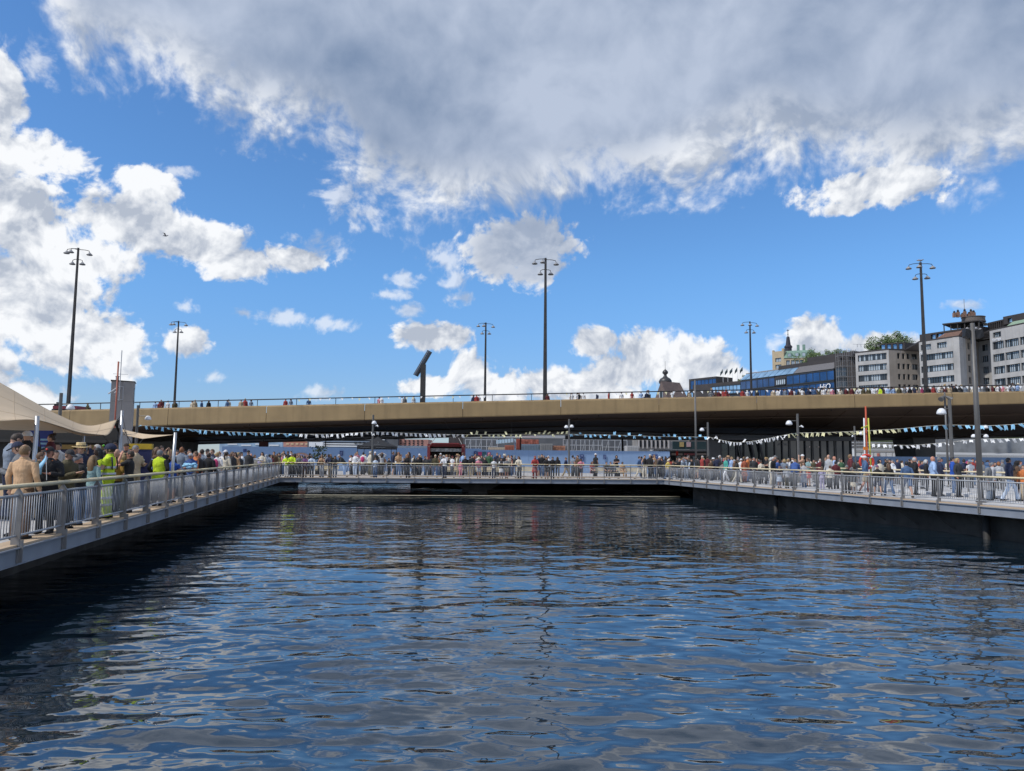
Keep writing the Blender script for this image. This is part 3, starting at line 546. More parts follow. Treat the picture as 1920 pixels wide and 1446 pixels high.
# ------------------------------------------------------------------ the buildings on the hill
STONE = mat('grey_limestone_cladding', (.385, .375, .365), .85, 0, .16, .35, .1, 2, stain=.35, detail=9)
STONE_B = mat('limestone_shade_tone', (.36, .31, .26), .85, 0, .14, .35, .1, 2, stain=.3, detail=9)  # browner copy of the limestone: shade of the right-hand faces put into colour
DARKCLAD = mat('dark_brown_cladding', (.045, .038, .036), .6, .1, .15, .4)
WINF = mat('black_window_frames', (.03, .035, .04), .5, .2)
PANE = glass('pale_window_glass', (.33, .38, .42), .12); PANED = glass('dark_window_glass', (.035, .04, .045), .08); PANEB = glass('blue_curtain_glass', (.02, .075, .20), .05, .35); PANEB2 = glass('sky_glass', (.22, .38, .55), .06, .3)
BRICK = mat('brown_brick', (.24, .14, .10), .8)
class Facade:
    """a vertical wall seen between two columns of the picture; u in metres along it, z up"""
    def __init__(s, root, pxa, Ya, pxb, Yb):
        s.a = Vector((xat(pxa, Ya), Ya, 0)); s.b = Vector((xat(pxb, Yb), Yb, 0)); s.t = (s.b-s.a).normalized(); s.len = (s.b-s.a).length
        s.n = Vector((s.t.y, -s.t.x, 0)); s.root = root; s.o = Vector(root.location)
    def pt(s, u, z, d=0): return s.a+s.t*u+s.n*d+Vector((0, 0, z))-s.o
    def slab(s, name, u0, u1, z0, z1, d0, d1, m, parent=None, build=True, mb=None):
        b = mb or MB(); vs = [s.pt(u, z, d) for u in (u0, u1) for d in (d0, d1) for z in (z0, z1)]
        b.add(vs, [(0, 1, 3, 2), (4, 6, 7, 5), (0, 4, 5, 1), (2, 3, 7, 6), (0, 2, 6, 4), (1, 5, 7, 3)])
        if not build: return b
        return b.build(name, m, parent or s.root)
    def wall(s, z0, z1, m, th=1.2, holes=()):
        """wall with real window openings: bands between the holes"""
        rows = {}
        for (u0, u1, h0, h1) in holes: rows.setdefault((h0, h1), []).append((u0, u1))
        b = MB(); z = z0
        for (h0, h1) in sorted(rows):
            if h0 > z: s.slab('', 0, s.len, z, h0, -th, 0, m, build=False, mb=b)
            u = 0
            for (u0, u1) in sorted(rows[(h0, h1)]):
                if u0 > u: s.slab('', u, u0, h0, h1, -th, 0, m, build=False, mb=b)
                u = u1
            if u < s.len: s.slab('', u, s.len, h0, h1, -th, 0, m, build=False, mb=b)
            z = h1
        s.slab('', 0, s.len, z, z1, -th, 0, m, build=False, mb=b)
        return b.build('wall', m, s.root)
    def window(s, u0, u1, z0, z1, n, pane=None, depth=.35, transom=True):
        """a window band: frame set back in its opening, with its panes"""
        b = MB(); d = -depth; f = .09
        s.slab('', u0, u1, z0, z0+f, d-.1, d+.06, WINF, build=False, mb=b); s.slab('', u0, u1, z1-f, z1, d-.1, d+.06, WINF, build=False, mb=b)
        for i in range(n+1):
            u = u0+(u1-u0-f)*i/n; s.slab('', u, u+f, z0+f, z1-f, d-.1, d+.06, WINF, build=False, mb=b)
        if transom: s.slab('', u0+f, u1-f, z1-.42, z1-.36, d-.08, d+.03, WINF, build=False, mb=b)
        w_ = b.build('window', WINF, s.root)
        for i in range(n):
            ua = u0+(u1-u0-f)*i/n+f+.01; ub = u0+(u1-u0-f)*(i+1)/n-.01
            r_ = random.random(); s.slab('pane', ua, ub, z0+f+.01, z1-f-.01, d-.06, d-.03+.004*r_, pane or (PANE if r_ > .25 else PANED), w_)
        return w_
def grey_block(name, label, faces, H, extra=None):
    Y0 = faces[0][1]; root = empty(name, (xat(faces[0][0], Y0), Y0, 0)); tag(root, label, 'building', 'grey stone office blocks on the hill')
    fs = [Facade(root, *f[:4]) for f in faces]
    pts = [fs[0].a]+[f.b for f in fs]; back = [pts[-1]+Vector((6, 26, 0)), pts[0]+Vector((8, 30, 0))]
    return root, fs, pts+back
def bands(f, H, rows, u0, u1, n, pane=None, h=1.75, transom=True): return [(u0, u1, H-r-h, H-r, n, pane, transom) for r in rows]
def fit(f, H, hs, m, th=1.2):
    f.wall(8, H, m, th, [q[:4] for q in hs])
    for q in hs: f.window(q[0], q[1], q[2], q[3], q[4], q[5], transom=q[6])
def roof(root, poly, z0, z1, m, name='roof'):
    poly = [(p.x-root.location.x, p.y-root.location.y) for p in poly]
    if sum(poly[i][0]*poly[(i+1) % len(poly)][1]-poly[(i+1) % len(poly)][0]*poly[i][1] for i in range(len(poly))) < 0: poly = poly[::-1]
    return MB().prism(poly, z0, z1).build(name, m, root)
def inset(poly, k):
    c = sum(poly, Vector())/len(poly); return [c+(p-c)*k for p in poly]
HB = CAM_Z+205.7/1400*170
# block one
r1, f1, p1_ = grey_block('office_block', 'grey stone office block with dark attic right of the scaffolding', [(1611, 176, 1675, 170), (1675, 170, 1733, 172)], HB)
a, b_ = f1; fit(a, HB, bands(a, HB, (.55, 2.95, 5.35, 7.75, 10.2), .6, a.len-.5, 12, h=1.5), STONE)
hs = []
for r_ in (.6, 3.0, 5.4, 7.8, 10.2): hs += [(b_.len*u, b_.len*u2, HB-r_-1.3, HB-r_, k, PANED, False) for u, u2, k in ((.27, .36, 1), (.43, .52, 1), (.58, .67, 1), (.74, .93, 2))]
fit(b_, HB, hs, STONE_B); roof(r1, p1_, HB, HB+.35, DARKCLAD, 'cornice')
for f, n0 in ((Facade(r1, 1661, 174, 1706, 169.5+2), 4), (Facade(r1, 1706, 171.5, 1731, 173.5), 0)):
    hs = [(f.len*(i+.28)/4-.35, f.len*(i+.28)/4+.5, HB+.55, HB+1.85, 1, PANEB2, False) for i in range(n0)]
    f.wall(HB+.35, HB+2.1, DARKCLAD, 3.0, [q[:4] for q in hs])
    for q in hs: f.window(*q[:6], transom=False)
rb = MB()
for px in np.arange(1622, 1735, 7): q = at(px, 650, 176); rb.bx(q.x-r1.location.x-.03, q.x-r1.location.x+.03, 3.9, 4.0, HB+2.1, HB+2.8)
q0, q1 = xat(1622, 176)-r1.location.x, xat(1735, 176)-r1.location.x; rb.bx(q0, q1, 3.92, 3.98, HB+2.78, HB+2.83); rb.build('roof_railing', STEEL, r1)
# block two, with its recessed return and narrow bay, and block three
r2_, f2, p2_ = grey_block('office_block', 'grey stone office block with copper eave and rounded rooftop drum', [(1733, 158.5, 1810, 150.6), (1810, 150.6, 1822, 153), (1822, 153, 1846, 157), (1846, 157, 1869, 154)], HB)
a = f2[0]; L_ = a.len
hs = [(.4, .31*L_, HB-1.8, HB-.6, 5, None, True), (.46*L_, .70*L_, HB-1.8, HB-.6, 4, None, True)]+bands(a, HB, (2.75, 5.25, 7.7, 10.2), .3, L_-.5, 14, h=1.35)
fit(a, HB, hs, STONE)
f2[1].wall(8, HB, STONE, 1.2)
c_ = f2[2]; fit(c_, HB, [(u, u+w_, HB-r_-1.4, HB-r_, k, PANED, False) for r_ in (.7, 3.1, 5.5, 7.9, 10.3) for u, w_, k in ((.15*c_.len, .16*c_.len, 1), (.52*c_.len, .26*c_.len, 1))], STONE_B)
d_ = f2[3]; fit(d_, HB, [(.25*d_.len, .78*d_.len, HB-r_-1.35, HB-r_, 3, None, True) for r_ in (.8, 3.15, 5.5, 7.85, 10.2)], STONE)
roof(r2_, p2_, HB, HB+.3, DARKCLAD, 'cornice')
ev = Facade(r2_, 1768, 155.3, 1810, 151); b = MB(); vs = [ev.pt(u, z, d) for u, z, d in ((0, HB+.32, .2), (ev.len, HB+.32, .2), (ev.len, HB+1.45, -1.2), (1.2, HB+1.45, -1.2))]
b.add(vs+[ev.pt(.0, HB+.31, -1.2), ev.pt(ev.len, HB+.31, -1.2)], [(0, 1, 2, 3), (0, 3, 4), (1, 5, 2), (3, 2, 5, 4)]); b.build('copper_eave', mat('brown_copper', (.16, .095, .075), .6, .2), r2_)
sm = MB()
for i in range(16): u = (i+.5)/16*ev.len; sm.tube([ev.pt(max(u, .1), HB+.36, .17), ev.pt(max(u, 1.2), HB+1.48, -1.2)], .05, 4)
sm.build('standing_seams', BRICK, r2_)
at2 = Facade(r2_, 1735, 161.5, 1850, 150); zA = HB+1.0
hs = [(at2.len*t_, at2.len*t_+1.0, HB+.75, HB+1.85, 1, PANEB2, False) for t_ in (.20, .30, .37, .44, .51, .58, .66, .74)]
at2.wall(HB+.3, HB+2.2, DARKCLAD, 5, [q[:4] for q in hs])
for q in hs: at2.window(*q[:6], transom=False)
tf = Facade(r2_, 1781, 158, 1852, 153); zt = at(1790, 603, 155).z
tf.slab('terrace_roof', 0, tf.len, zt-.25, zt, -7, .6, DARKCLAD)
for k in range(6): u = .2+k*(tf.len-.4)/5; tf.slab('terrace_post', u-.09, u+.09, HB+2.2, zt-.25, .1, .3, DARKCLAD)
tf.slab('terrace_glass', 2.4, tf.len-.3, HB+2.2, zt-.3, -3.5, -3.4, PANED)
ct = at(1825, 600, 156); dr = MB(); dr.lathe([(2.3, zt+.01), (2.3, zt+.15), (2.2, zt+.2), (2.15, zt+.95), (2.25, zt+1.0), (2.25, zt+1.12)], (ct.x-r2_.location.x, 156-r2_.location.y, 0), 28); dr.build('roof_drum', mat('drum_brown', (.12, .10, .09), .7), r2_)
for (px, hh, w_) in ((1806, 2.6, .5), (1813, 3.2, .5), (1821, 1.7, .45), (1826, 3.6, .5), (1834, 2.2, .5), (1838, 3.5, .5), (1843, 3.0, .55)):
    x = xat(px, 155)-r2_.location.x; ch = MB().bx(x-w_*.5, x+w_*.5, 155.2-r2_.location.y, 155.8-r2_.location.y, zt+1.0, zt+1.1+hh*.32).build('chimney', BRICK, r2_)
    MB().lathe([(w_*.45, zt+1.1+hh*.32), (w_*.45, zt+1.1+hh*.42), (w_*.2, zt+1.1+hh*.48)], (x, 155.5-r2_.location.y, 0), 10).build('chimney_pot', BLACK, ch)
x = xat(1823, 156)-r2_.location.x; MB().tube([(x, 156-r2_.location.y, zt+2), (x, 156-r2_.location.y, at(1823, 561, 156).z)], .06, 6).build('flagpole', STEEL, r2_)
r3, f3, p3_ = grey_block('office_block', 'grey stone office block with green roof slope at the right edge', [(1869, 147, 1960, 136)], HB)
a = f3[0]; L_ = a.len; fit(a, HB+.6, [(.07*L_, .25*L_, HB-.9, HB+.15, 5, None, True)]+[(u0*L_, u1*L_, HB-r_-1.5, HB-r_, k_, None, True) for r_ in (1.75, 4.2, 6.65, 9.1) for u0, u1, k_ in ((.05, .30, 6), (.32, .62, 7), (.64, .95, 7))], STONE)
roof(r3, p3_, HB+.6, HB+.9, DARKCLAD, 'cornice')
g_ = Facade(r3, 1866, 152, 1895, 148); hs = [(g_.len*(i+.2)/7, g_.len*(i+.85)/7, HB+1.2, HB+2.9, 1, PANEB2, False) for i in range(7)]; g_.wall(HB+.9, HB+3.2, DARKCLAD, 4, [q[:4] for q in hs]); [g_.window(*q[:6], transom=False) for q in hs]
gs = Facade(r3, 1899, 145, 1960, 138); b = MB(); b.add([gs.pt(0, HB+.92, .2), gs.pt(gs.len, HB+.92, .2), gs.pt(gs.len, HB+2.1, -1.2), gs.pt(.6, HB+2.1, -1.2), gs.pt(0, HB+.91, -1.2), gs.pt(gs.len, HB+.91, -1.2)], [(0, 1, 2, 3), (0, 3, 4), (1, 5, 2), (3, 2, 5, 4)]); b.build('copper_roof', mat('verdigris_copper', (.22, .31, .22), .7), r3)
gd = Facade(r3, 1896, 148, 1960, 141); hs = [(1.0, 2.0, HB+2.3, HB+3.2, 1, PANEB2, False)]; gd.wall(HB+2.1, HB+3.7, DARKCLAD, 4, [q[:4] for q in hs]); [gd.window(*q[:6], transom=False) for q in hs]
gd.slab('chimney', 4.0, 4.6, HB+3.7, HB+5.4, -3, -2, BRICK)
def lettering(txt, f, u, z, size, m, parent, slant=0.0, d=.12):
    c = bpy.data.curves.new('lettering', 'FONT'); c.body = txt; c.size = size; c.extrude = .03; c.shear = slant
    tmp = bpy.data.objects.new('t', c); COL.objects.link(tmp); dg = bpy.context.evaluated_depsgraph_get(); me = bpy.data.meshes.new_from_object(tmp.evaluated_get(dg)); bpy.data.objects.remove(tmp)
    me.materials.clear(); me.materials.append(m); o = link('lettering', me, parent); p = f.pt(u, z, d)
    o.matrix_local = Matrix(((f.t.x, 0, f.n.x, p.x), (f.t.y, 0, f.n.y, p.y), (0, 1, 0, p.z), (0, 0, 0, 1))); return o
SIGNW = mat('white_sign_letters', (.82, .82, .84), .4)
lettering('roda', f2[0], .2, HB-2.6, .85, SIGNW, r2_); lettering('fortiga.', f3[0], .8, HB-1.55, .8, SIGNW, r3)
# the blue glass building with its stepped wing
Zg = CAM_Z+165.8/1400*185
gl = empty('glass_office', (xat(1390, 216), 216, 0)); tag(gl, 'long blue glass office building with white script lettering', 'building')
A = Facade(gl, 1391, 215, 1569, 185); n = 17
A.slab('wall', 0, A.len, 2, Zg+.4, -8, -.25, DARKCLAD)
def curtain(F, u0, u1, z0, z1, n, m, d=-.12, parent=None):
    for i in range(n):
        a_, b__ = u0+(u1-u0)*i/n, u0+(u1-u0)*(i+1)/n; F.slab('pane', a_+.10, b__-.10, z0, z1, d-.1, d, m, parent)
    b = MB()
    for i in range(n+1): u = u0+(u1-u0)*i/n; F.slab('', u-.07, u+.07, z0-.1, z1+.1, d-.12, d+.06, WINF, build=False, mb=b)
    F.slab('', u0, u1, z0-.30, z0-.02, d-.1, d+.12, WINF, build=False, mb=b); F.slab('', u0, u1, z1+.02, z1+.34, d-.1, d+.12, WINF, build=False, mb=b); b.build('mullions', WINF, parent or F.root)
u1_, u2_ = .40*A.len, .53*A.len
curtain(A, 0, u1_, Zg-2.2, Zg, 6, PANEB); curtain(A, u2_, A.len, Zg-2.2, Zg, 7, PANEB); curtain(A, 0, A.len, Zg-5.1, Zg-2.95, n, PANEB); curtain(A, 0, A.len, Zg-8.0, Zg-5.85, n, PANEB)
A.slab('balcony_back', u1_+.1, u2_-.1, Zg-2.3, Zg+.1, -.2, -.1, DARKCLAD); curtain(A, u1_+.6, u2_-.3, Zg-2.0, Zg-.7, 5, PANE, .05)
b = MB()
def slope(F, u0, u1, z0, z1, dback, m, name, n=1):
    for i in range(n):
        a_, b__ = u0+(u1-u0)*i/n+.08, u0+(u1-u0)*(i+1)/n-.08
        MB().add([F.pt(a_, z0, 0), F.pt(b__, z0, 0), F.pt(b__, z1, -dback), F.pt(a_, z1, -dback), F.pt(a_, z0, -dback), F.pt(b__, z0, -dback)], [(0, 1, 2, 3), (0, 3, 4), (1, 5, 2), (3, 2, 5, 4), (0, 4, 5, 1)]).build(name, m, F.root)
slope(A, .0, .60*A.len, Zg+.5, Zg+2.3, 2.2, PANEB2, 'skylight', 9); slope(A, .60*A.len+.05, A.len, Zg+.5, Zg+2.4, 2.2, mat('grey_roof_felt', (.13, .125, .13), .8), 'roof_slope', 1)
A.slab('attic', .38*A.len, A.len+.1, Zg+2.31, Zg+3.4, -9, -2.3, DARKCLAD); A.slab('attic', .66*A.len, A.len+3.5, Zg+2.42, Zg+4.7, -9.6, -3.2, DARKCLAD); A.slab('parapet', .0, .379*A.len, Zg+2.31, Zg+2.6, -8, -2.25, STEEL)
lettering('HiQ', A, .86*A.len, Zg-4.5, 2.0, SIGNW, gl, .25, .12)
E_ = Facade(gl, 1570, 185, 1614, 182)
E_.slab('end_wall', 0, E_.len, 2, Zg+2.2, -5, -.4, DARKCLAD)
for z in (Zg-8, Zg-4.9, Zg-1.8): curtain(E_, .3, 2.8, z, z+2.3, 2, PANED, -.3)
B2 = Facade(gl, 1300, 232, 1391, 217); Zb = at(1391, 714, 217).z
B2.slab('wall', 0, B2.len, 2, Zb, -8, -.25, DARKCLAD); curtain(B2, .42*B2.len, B2.len, Zb-3.4, Zb-1.2, 8, PANEB2); curtain(B2, 0, B2.len, Zb-7, Zb-4.4, 12, PANEB)
B3 = Facade(gl, 1293, 250, 1345, 240); zc = at(1310, 709, 246).z; B3.slab('wall', 0, B3.len, 2, zc, -8, -.25, DARKCLAD); curtain(B3, .8, B3.len, zc-3.4, zc-.8, 7, PANEB); curtain(B3, .8, B3.len, zc-6.6, zc-4.6, 7, PANEB2)
# scaffold tower against the stone block
sc_ = empty('scaffold', (xat(1578, 178), 178, 0)); tag(sc_, 'steel scaffold tower between the blue glass building and the stone block', 'scaffold')
zs = at(1590, 655, 178).z; w0 = xat(1612, 178)-xat(1578, 178)
for i in range(5):
    for dy in (0, 1.2): MB().tube([(w0*i/4, dy, 2), (w0*i/4, dy, zs)], .045, 5).build('standard', STEEL, sc_)
for k in range(11):
    z = zs-.3-k*1.25
    for dy in (0, 1.2): MB().tube([(0, dy, z), (w0, dy, z)], .035, 5).build('ledger', STEEL, sc_)
    if k % 2: MB().bx(0, w0, 0, 1.2, z-.12, z-.05).build('board', STEEL, sc_)
# church roof with onion dome
ch = empty('tiled_house', (xat(1258, 200), 200, 0)); tag(ch, 'brown tiled roof with a dark onion dome above the bridge', 'building')
zr, zb_ = at(1258, 717, 200).z, at(1258, 752, 200).z-1.0; TILE = mat('brown_roof_tile', (.20, .145, .125), .8, 0, .15, 1.2)
x = lambda px: xat(px, 200)-ch.location.x
MB().add([(x(1222), -3, zb_), (x(1252), -3, zb_), (x(1237), -3, zr), (x(1278), 1, zr), (x(1300), 1, zb_), (x(1226), 10, zb_), (x(1262), 6, zr)], [(0, 1, 2), (1, 4, 3, 2), (0, 2, 6, 5), (2, 3, 6), (3, 4, 5, 6)]).build('roof', TILE, ch)
MB().bx(x(1227), x(1290), -2.0, 7, 2, zb_).build('wall', STONE_B, ch)
gw = MB().bx(x(1233), x(1240), -3.16, -3.04, zb_+1.3, zb_+3.4).build('window', WHITE, ch); MB().bx(x(1234), x(1239), -3.2, -3.15, zb_+1.5, zb_+3.2).build('pane', PANED, gw)
zs_ = at(1271, 724, 200).z; dx_ = x(1271); MB().add([(dx_-1, 1.4, zs_-.8), (dx_+.5, 1.7, zs_-.8), (dx_+.2, 3.2, zs_+.7), (dx_-1.3, 2.9, zs_+.7)], [(0, 1, 2, 3)]).build('roof_window', PANE, ch)
zo = at(1255, 718, 200).z; MB().lathe([(1.2, -1.5), (1.3, 0), (1.75, .3), (1.78, .9), (1.4, 1.5), (.7, 1.95), (.42, 2.3), (.40, 2.7), (.75, 3.0), (.8, 3.4), (.5, 3.8), (.12, 4.1), (.05, 4.3), (.04, 6.3)], (x(1255), 4, zo), 18).build('onion_dome', mat('dark_copper', (.06, .058, .06), .45, .4), ch, True)
MB().add([(x(1210), 2, zb_), (x(1224), 2, zb_), (x(1224), 2, at(1220, 738, 200).z), (x(1214), 2, at(1214, 742, 200).z), (x(1210), 8, zb_), (x(1224), 8, zb_), (x(1224), 8, at(1220, 738, 200).z), (x(1214), 8, at(1214, 742, 200).z)], [(0, 1, 2, 3), (7, 6, 5, 4), (0, 3, 7, 4), (3, 2, 6, 7), (1, 5, 6, 2)]).build('side_gable', DARKCLAD, ch)
MB().bx(x(1220), x(1224), 4, 5.5, zb_, at(1222, 729, 200).z).build('chimney', BRICK, ch)
# yellow house on the hill with green mansard, and the church spire behind it
yh = empty('yellow_house', (xat(1453, 265), 265, 0)); tag(yh, 'yellow brick house with green copper mansard on the hill', 'building')
YB = mat('yellow_plaster', (.44, .355, .235), .8, 0, .08, .5); zy = at(1465, 660, 265).z; z0y = at(1465, 692, 265).z-12
F1 = Facade(yh, 1453, 265, 1475, 262); hs = [(1.1, 3.3, zy-3.8, zy-2.4, 2, None, False), (1.1, 3.3, zy-6.2, zy-4.8, 2, None, False)]; F1.wall(z0y, zy, YB, 6, [q[:4] for q in hs]); [F1.window(*q[:6], transom=False) for q in hs]
F1.slab('corner_merlon', 0, .5, zy, zy+.5, -1, 0, YB); F1.slab('corner_merlon', F1.len-.7, F1.len, zy, zy+.9, -1, 0, YB)
zm = at(1490, 672, 262).z; F2_ = Facade(yh, 1475, 262, 1530, 258); hs = [(F2_.len*t_, F2_.len*t_+1.2, zm-2.6, zm-.8, 2, None, False) for t_ in (.08, .25, .40, .55, .75)]; F2_.wall(z0y, zm, YB, 6, [q[:4] for q in hs]); [F2_.window(*q[:6], transom=False) for q in hs]
GRN = mat('green_copper', (.17, .27, .22), .7, 0, .15, .8)
MB().add([F2_.pt(0, zm+.02, .3), F2_.pt(F2_.len, zm+.02, .3), F2_.pt(F2_.len, zm+2.8, -2), F2_.pt(.4, zm+2.8, -2), F2_.pt(0, zm+.02, -6), F2_.pt(F2_.len, zm+.02, -6), F2_.pt(F2_.len, zm+2.8, -6), F2_.pt(.4, zm+2.8, -6)], [(0, 1, 2, 3), (3, 2, 6, 7), (0, 3, 7, 4), (1, 5, 6, 2)]).build('mansard_roof', GRN, yh)
for t_ in (.12, .38, .62):
    dm = F2_.slab('dormer', F2_.len*t_, F2_.len*t_+1.5, zm+.3, zm+1.8, -2, .15, GRN); F2_.slab('pane', F2_.len*t_+.3, F2_.len*t_+1.2, zm+.5, zm+1.5, .16, .2, PANE, dm)
for t_ in (.44, .64): F2_.slab('chimney', F2_.len*t_, F2_.len*t_+.9, zm+2.8, zm+4.9, -3.5, -2.6, GRN)
sp = empty('church_spire', (xat(1484, 300), 300, 0)); tag(sp, 'dark church spire with weathervane behind the yellow house', 'spire'); z9 = lambda y: at(1484, y, 300).z
MB().lathe([(1.35, z9(690)), (1.35, z9(653)), (1.6, z9(652)), (1.6, z9(650)), (1.0, z9(647)), (.62, z9(633)), (.55, z9(632)), (.14, z9(631)), (.10, z9(618))], n=12).build('tower', mat('spire_black_copper', (.035, .033, .045), .5, .3), sp, False)
MB().lathe([(.05, z9(628)), (.3, z9(627)), (.05, z9(626))], n=8).build('finial_ball', BLACK, sp); MB().bx(-.5, .5, -.05, .05, z9(620), z9(619)).build('cross_arm', BLACK, sp)
# flags on the glass building
for i, (px, yt) in enumerate(((1356, 691), (1365, 690), (1374, 689), (1383, 688), (1393, 687))):
    q = at(px, 720, 225); e = empty('flagpole', (q.x, 225, q.z-1)); tag(e, '%s flag on a white pole above the glass building, counted from the tiled roof' % ('first', 'second', 'third', 'fourth', 'fifth')[i], 'flag', 'flags above the glass building')
    h_ = at(px, yt, 225).z-q.z+1; MB().tube([(0, 0, 0), (0, 0, h_)], .05, 6).build('pole', WHITE, e)
    b = MB(); N_ = 6
    for k in range(N_+1): b.v += [(-.05-k*.16*(.75+.1*i % .3), .12*math.sin(k*1.3+i), h_-.15-k*.18), (-.05-k*.14, .12*math.sin(k*1.3+i+.3), h_-1.3-k*.17)]
    for k in range(N_): b.f.append((2*k, 2*k+2, 2*k+3, 2*k+1)); b.m.append(0)
    fl = b.build('flag', mat('dark_teal_flag', (.045, .075, .085), .8), e, True); fl.modifiers.new('t', 'SOLIDIFY').thickness = .02
# ------------------------------------------------------------------ trees on the hill
LEAF = mat('summer_leaves', (.085, .13, .04), .7, 0, .45, 1.2); BARK = mat('bark', (.06, .05, .04), .9)
def tree(px, py, Y, rx, rz, label, n=900, seed=0):
    rg = random.Random(seed); c = at(px, py, Y); zb0 = c.z-rz*2.1; e = empty('tree', (c.x, Y, zb0)); tag(e, label, 'tree', 'trees on the hill')
    h_ = c.z-zb0; t_ = MB(); t_.tube([(0, 0, 0), (.1, 0, h_*.5), (0, .1, h_)], [.28, .2, .1], 7)
    for k in range(7): a = k*.9; t_.tube([(0, 0, h_*(.45+.06*k)), (rx*.55*math.cos(a), rx*.55*math.sin(a), h_+rz*(.1+.06*k)-.3)], [.10, .03], 5)
    t_.build('trunk', BARK, e)
    clumps = [Vector((rg.gauss(0, .5)*rx, rg.gauss(0, .5)*rx*.8, h_+rg.uniform(-.55, .75)*rz)) for _ in range(16)]; b = MB()
    for i in range(n):
        q = rg.choice(clumps); d = Vector((rg.gauss(0, 1), rg.gauss(0, 1), rg.gauss(0, .8))).normalized()*(rx*.30*rg.uniform(.5, 1.1)); p = q+d
        s = rg.uniform(.16, .34); u = Vector((rg.gauss(0, 1), rg.gauss(0, 1), rg.gauss(0, .6))).normalized(); v = u.orthogonal().normalized()
        b.add([p-u*s, p+v*s*.6, p+u*s, p-v*s*.6], [(0, 1, 2, 3)])
    b.build('crown', LEAF, e)
tree(1520, 672, 236, 4.2, 3.0, 'green tree before the yellow house on the hill', 1500, 1); tree(1543, 673, 230, 3.4, 2.6, 'green tree right of the yellow house', 1200, 2)
tree(1566, 669, 224, 2.8, 2.4, 'small green tree above the glass building roof', 1000, 3); tree(1588, 668, 222, 2.4, 1.5, 'pale green bush behind the scaffold top', 700, 4)
tree(1640, 653, 205, 3.4, 2.2, 'green tree behind the railing of the stone block', 1300, 5); tree(1664, 646, 205, 4.2, 2.3, 'large green tree rising behind the dark attic', 1600, 6); tree(1690, 637, 207, 3.4, 2.2, 'tree crown just left of the tall mast', 1000, 7)
tree(1405, 712, 232, 2.2, 1.6, 'small tree beside the five flags', 700, 8); tree(1396, 715, 236, 1.6, 1.2, 'low bush below the fifth flag', 500, 9)
# hill and distant ground behind
b = MB(); pts = [(xat(1200, 330), 330), (xat(2100, 260), 260), (xat(2100, 500), 520), (xat(1200, 500), 520)]
b.prism(pts, -1, 12); tag(b.build('hill', mat('hill_green', (.06, .08, .04), .9, 0, .4, .1)), kind='structure')
# ------------------------------------------------------------------ what stands on the far quay and beyond, under the bridge
HO = [mat('pale_blue_hoarding', (.20, .30, .47), .6, 0, .05, .8, stain=.08)]
hd = empty('hoarding', (0, 77.6, 0)); tag(hd, 'long pale blue site hoarding behind the crowd on the far walkway', 'fence')
x0, x1 = xat(415, 77.6), xat(1250, 77.6); pm = MB(); pm.bx(.004, 2.436, 0, .05, 0, 1); me = pm.mesh('panel', HO)
x = x0; ztp = lambda x: 2.42 if x < xat(860, 77.6) else 2.30
while x < x1-1: o = link('panel', me, hd, (x, random.uniform(0, .02), 0)); o.scale = (1, 1, ztp(x)); x += 2.44
def notice(px, py, w_, h_, col, mk_=None, name='poster', Y=77.5):
    q = at(px, py, Y); s = Y/1400
    o = MB().bx(q.x-w_*s/2, q.x+w_*s/2, Y-77.6, Y-77.57, q.z-h_*s/2, q.z+h_*s/2).build(name, mat('poster_%d_%d_%d' % tuple(int(c*99) for c in col), col, .5, 0, .08, 8), hd)
    if mk_:
        for (a, b_, c, d) in mk_: MB().bx(q.x+a*s, q.x+c*s, Y-77.606, Y-77.601, q.z+b_*s, q.z+d*s).build('print', mat('poster_print', (.30, .38, .52), .5), o)
NV = (.02, .035, .13); MG = (.38, .03, .12)
MK = [(-1.6, 1.5, 1.6, 2.1), (-1.6, -.5, 1.6, 0), (-1.6, -2.5, .6, -2)]
notice(640, 850, 6, 9, NV, MK); notice(459, 845, 6, 6, NV); notice(892, 851, 7, 9, NV, MK); notice(900, 852, 7, 9, MG); notice(908, 852, 7, 9, (.03, .10, .12)); notice(917, 853, 6, 9, MG)
notice(1091, 855, 8, 5, NV, [(-2.5, -.5, 2.5, .5)]); notice(1091, 861, 8, 5, NV, [(-2.5, -.5, 2.5, .5)]); notice(1134, 857, 5, 8, NV, MK); notice(1228, 860, 10, 16, (.03, .06, .20), [(-3, 3, 3, 4)])
b = MB(); q = at(564, 862, 77.5); s = 77.5/1400    # painted arch on the hoarding
b.add([(q.x+18*s*math.cos(a), -.035, q.z+13*s*math.sin(a)) for a in np.linspace(0, math.pi, 13)], [tuple(range(12, -1, -1))]); b.build('mural', mat('mural_orange', (.45, .26, .20), .7, 0, .3, 2), hd)
b = MB(); b.add([(q.x+10*s*math.cos(a), -.045, q.z+10*s*math.sin(a)) for a in np.linspace(0, math.pi, 13)], [tuple(range(12, -1, -1))]); b.build('mural', mat('mural_lilac', (.30, .30, .46), .7), hd)
h2 = empty('hoarding', (0, 82, 0)); tag(h2, 'pale blue site hoarding below the white cabins on the right', 'fence')
x = xat(1575, 82)
while x < xat(2000, 82): o = link('panel', me, h2, (x, random.uniform(0, .02), 0)); o.scale = (1, 1, 2.0); x += 2.44
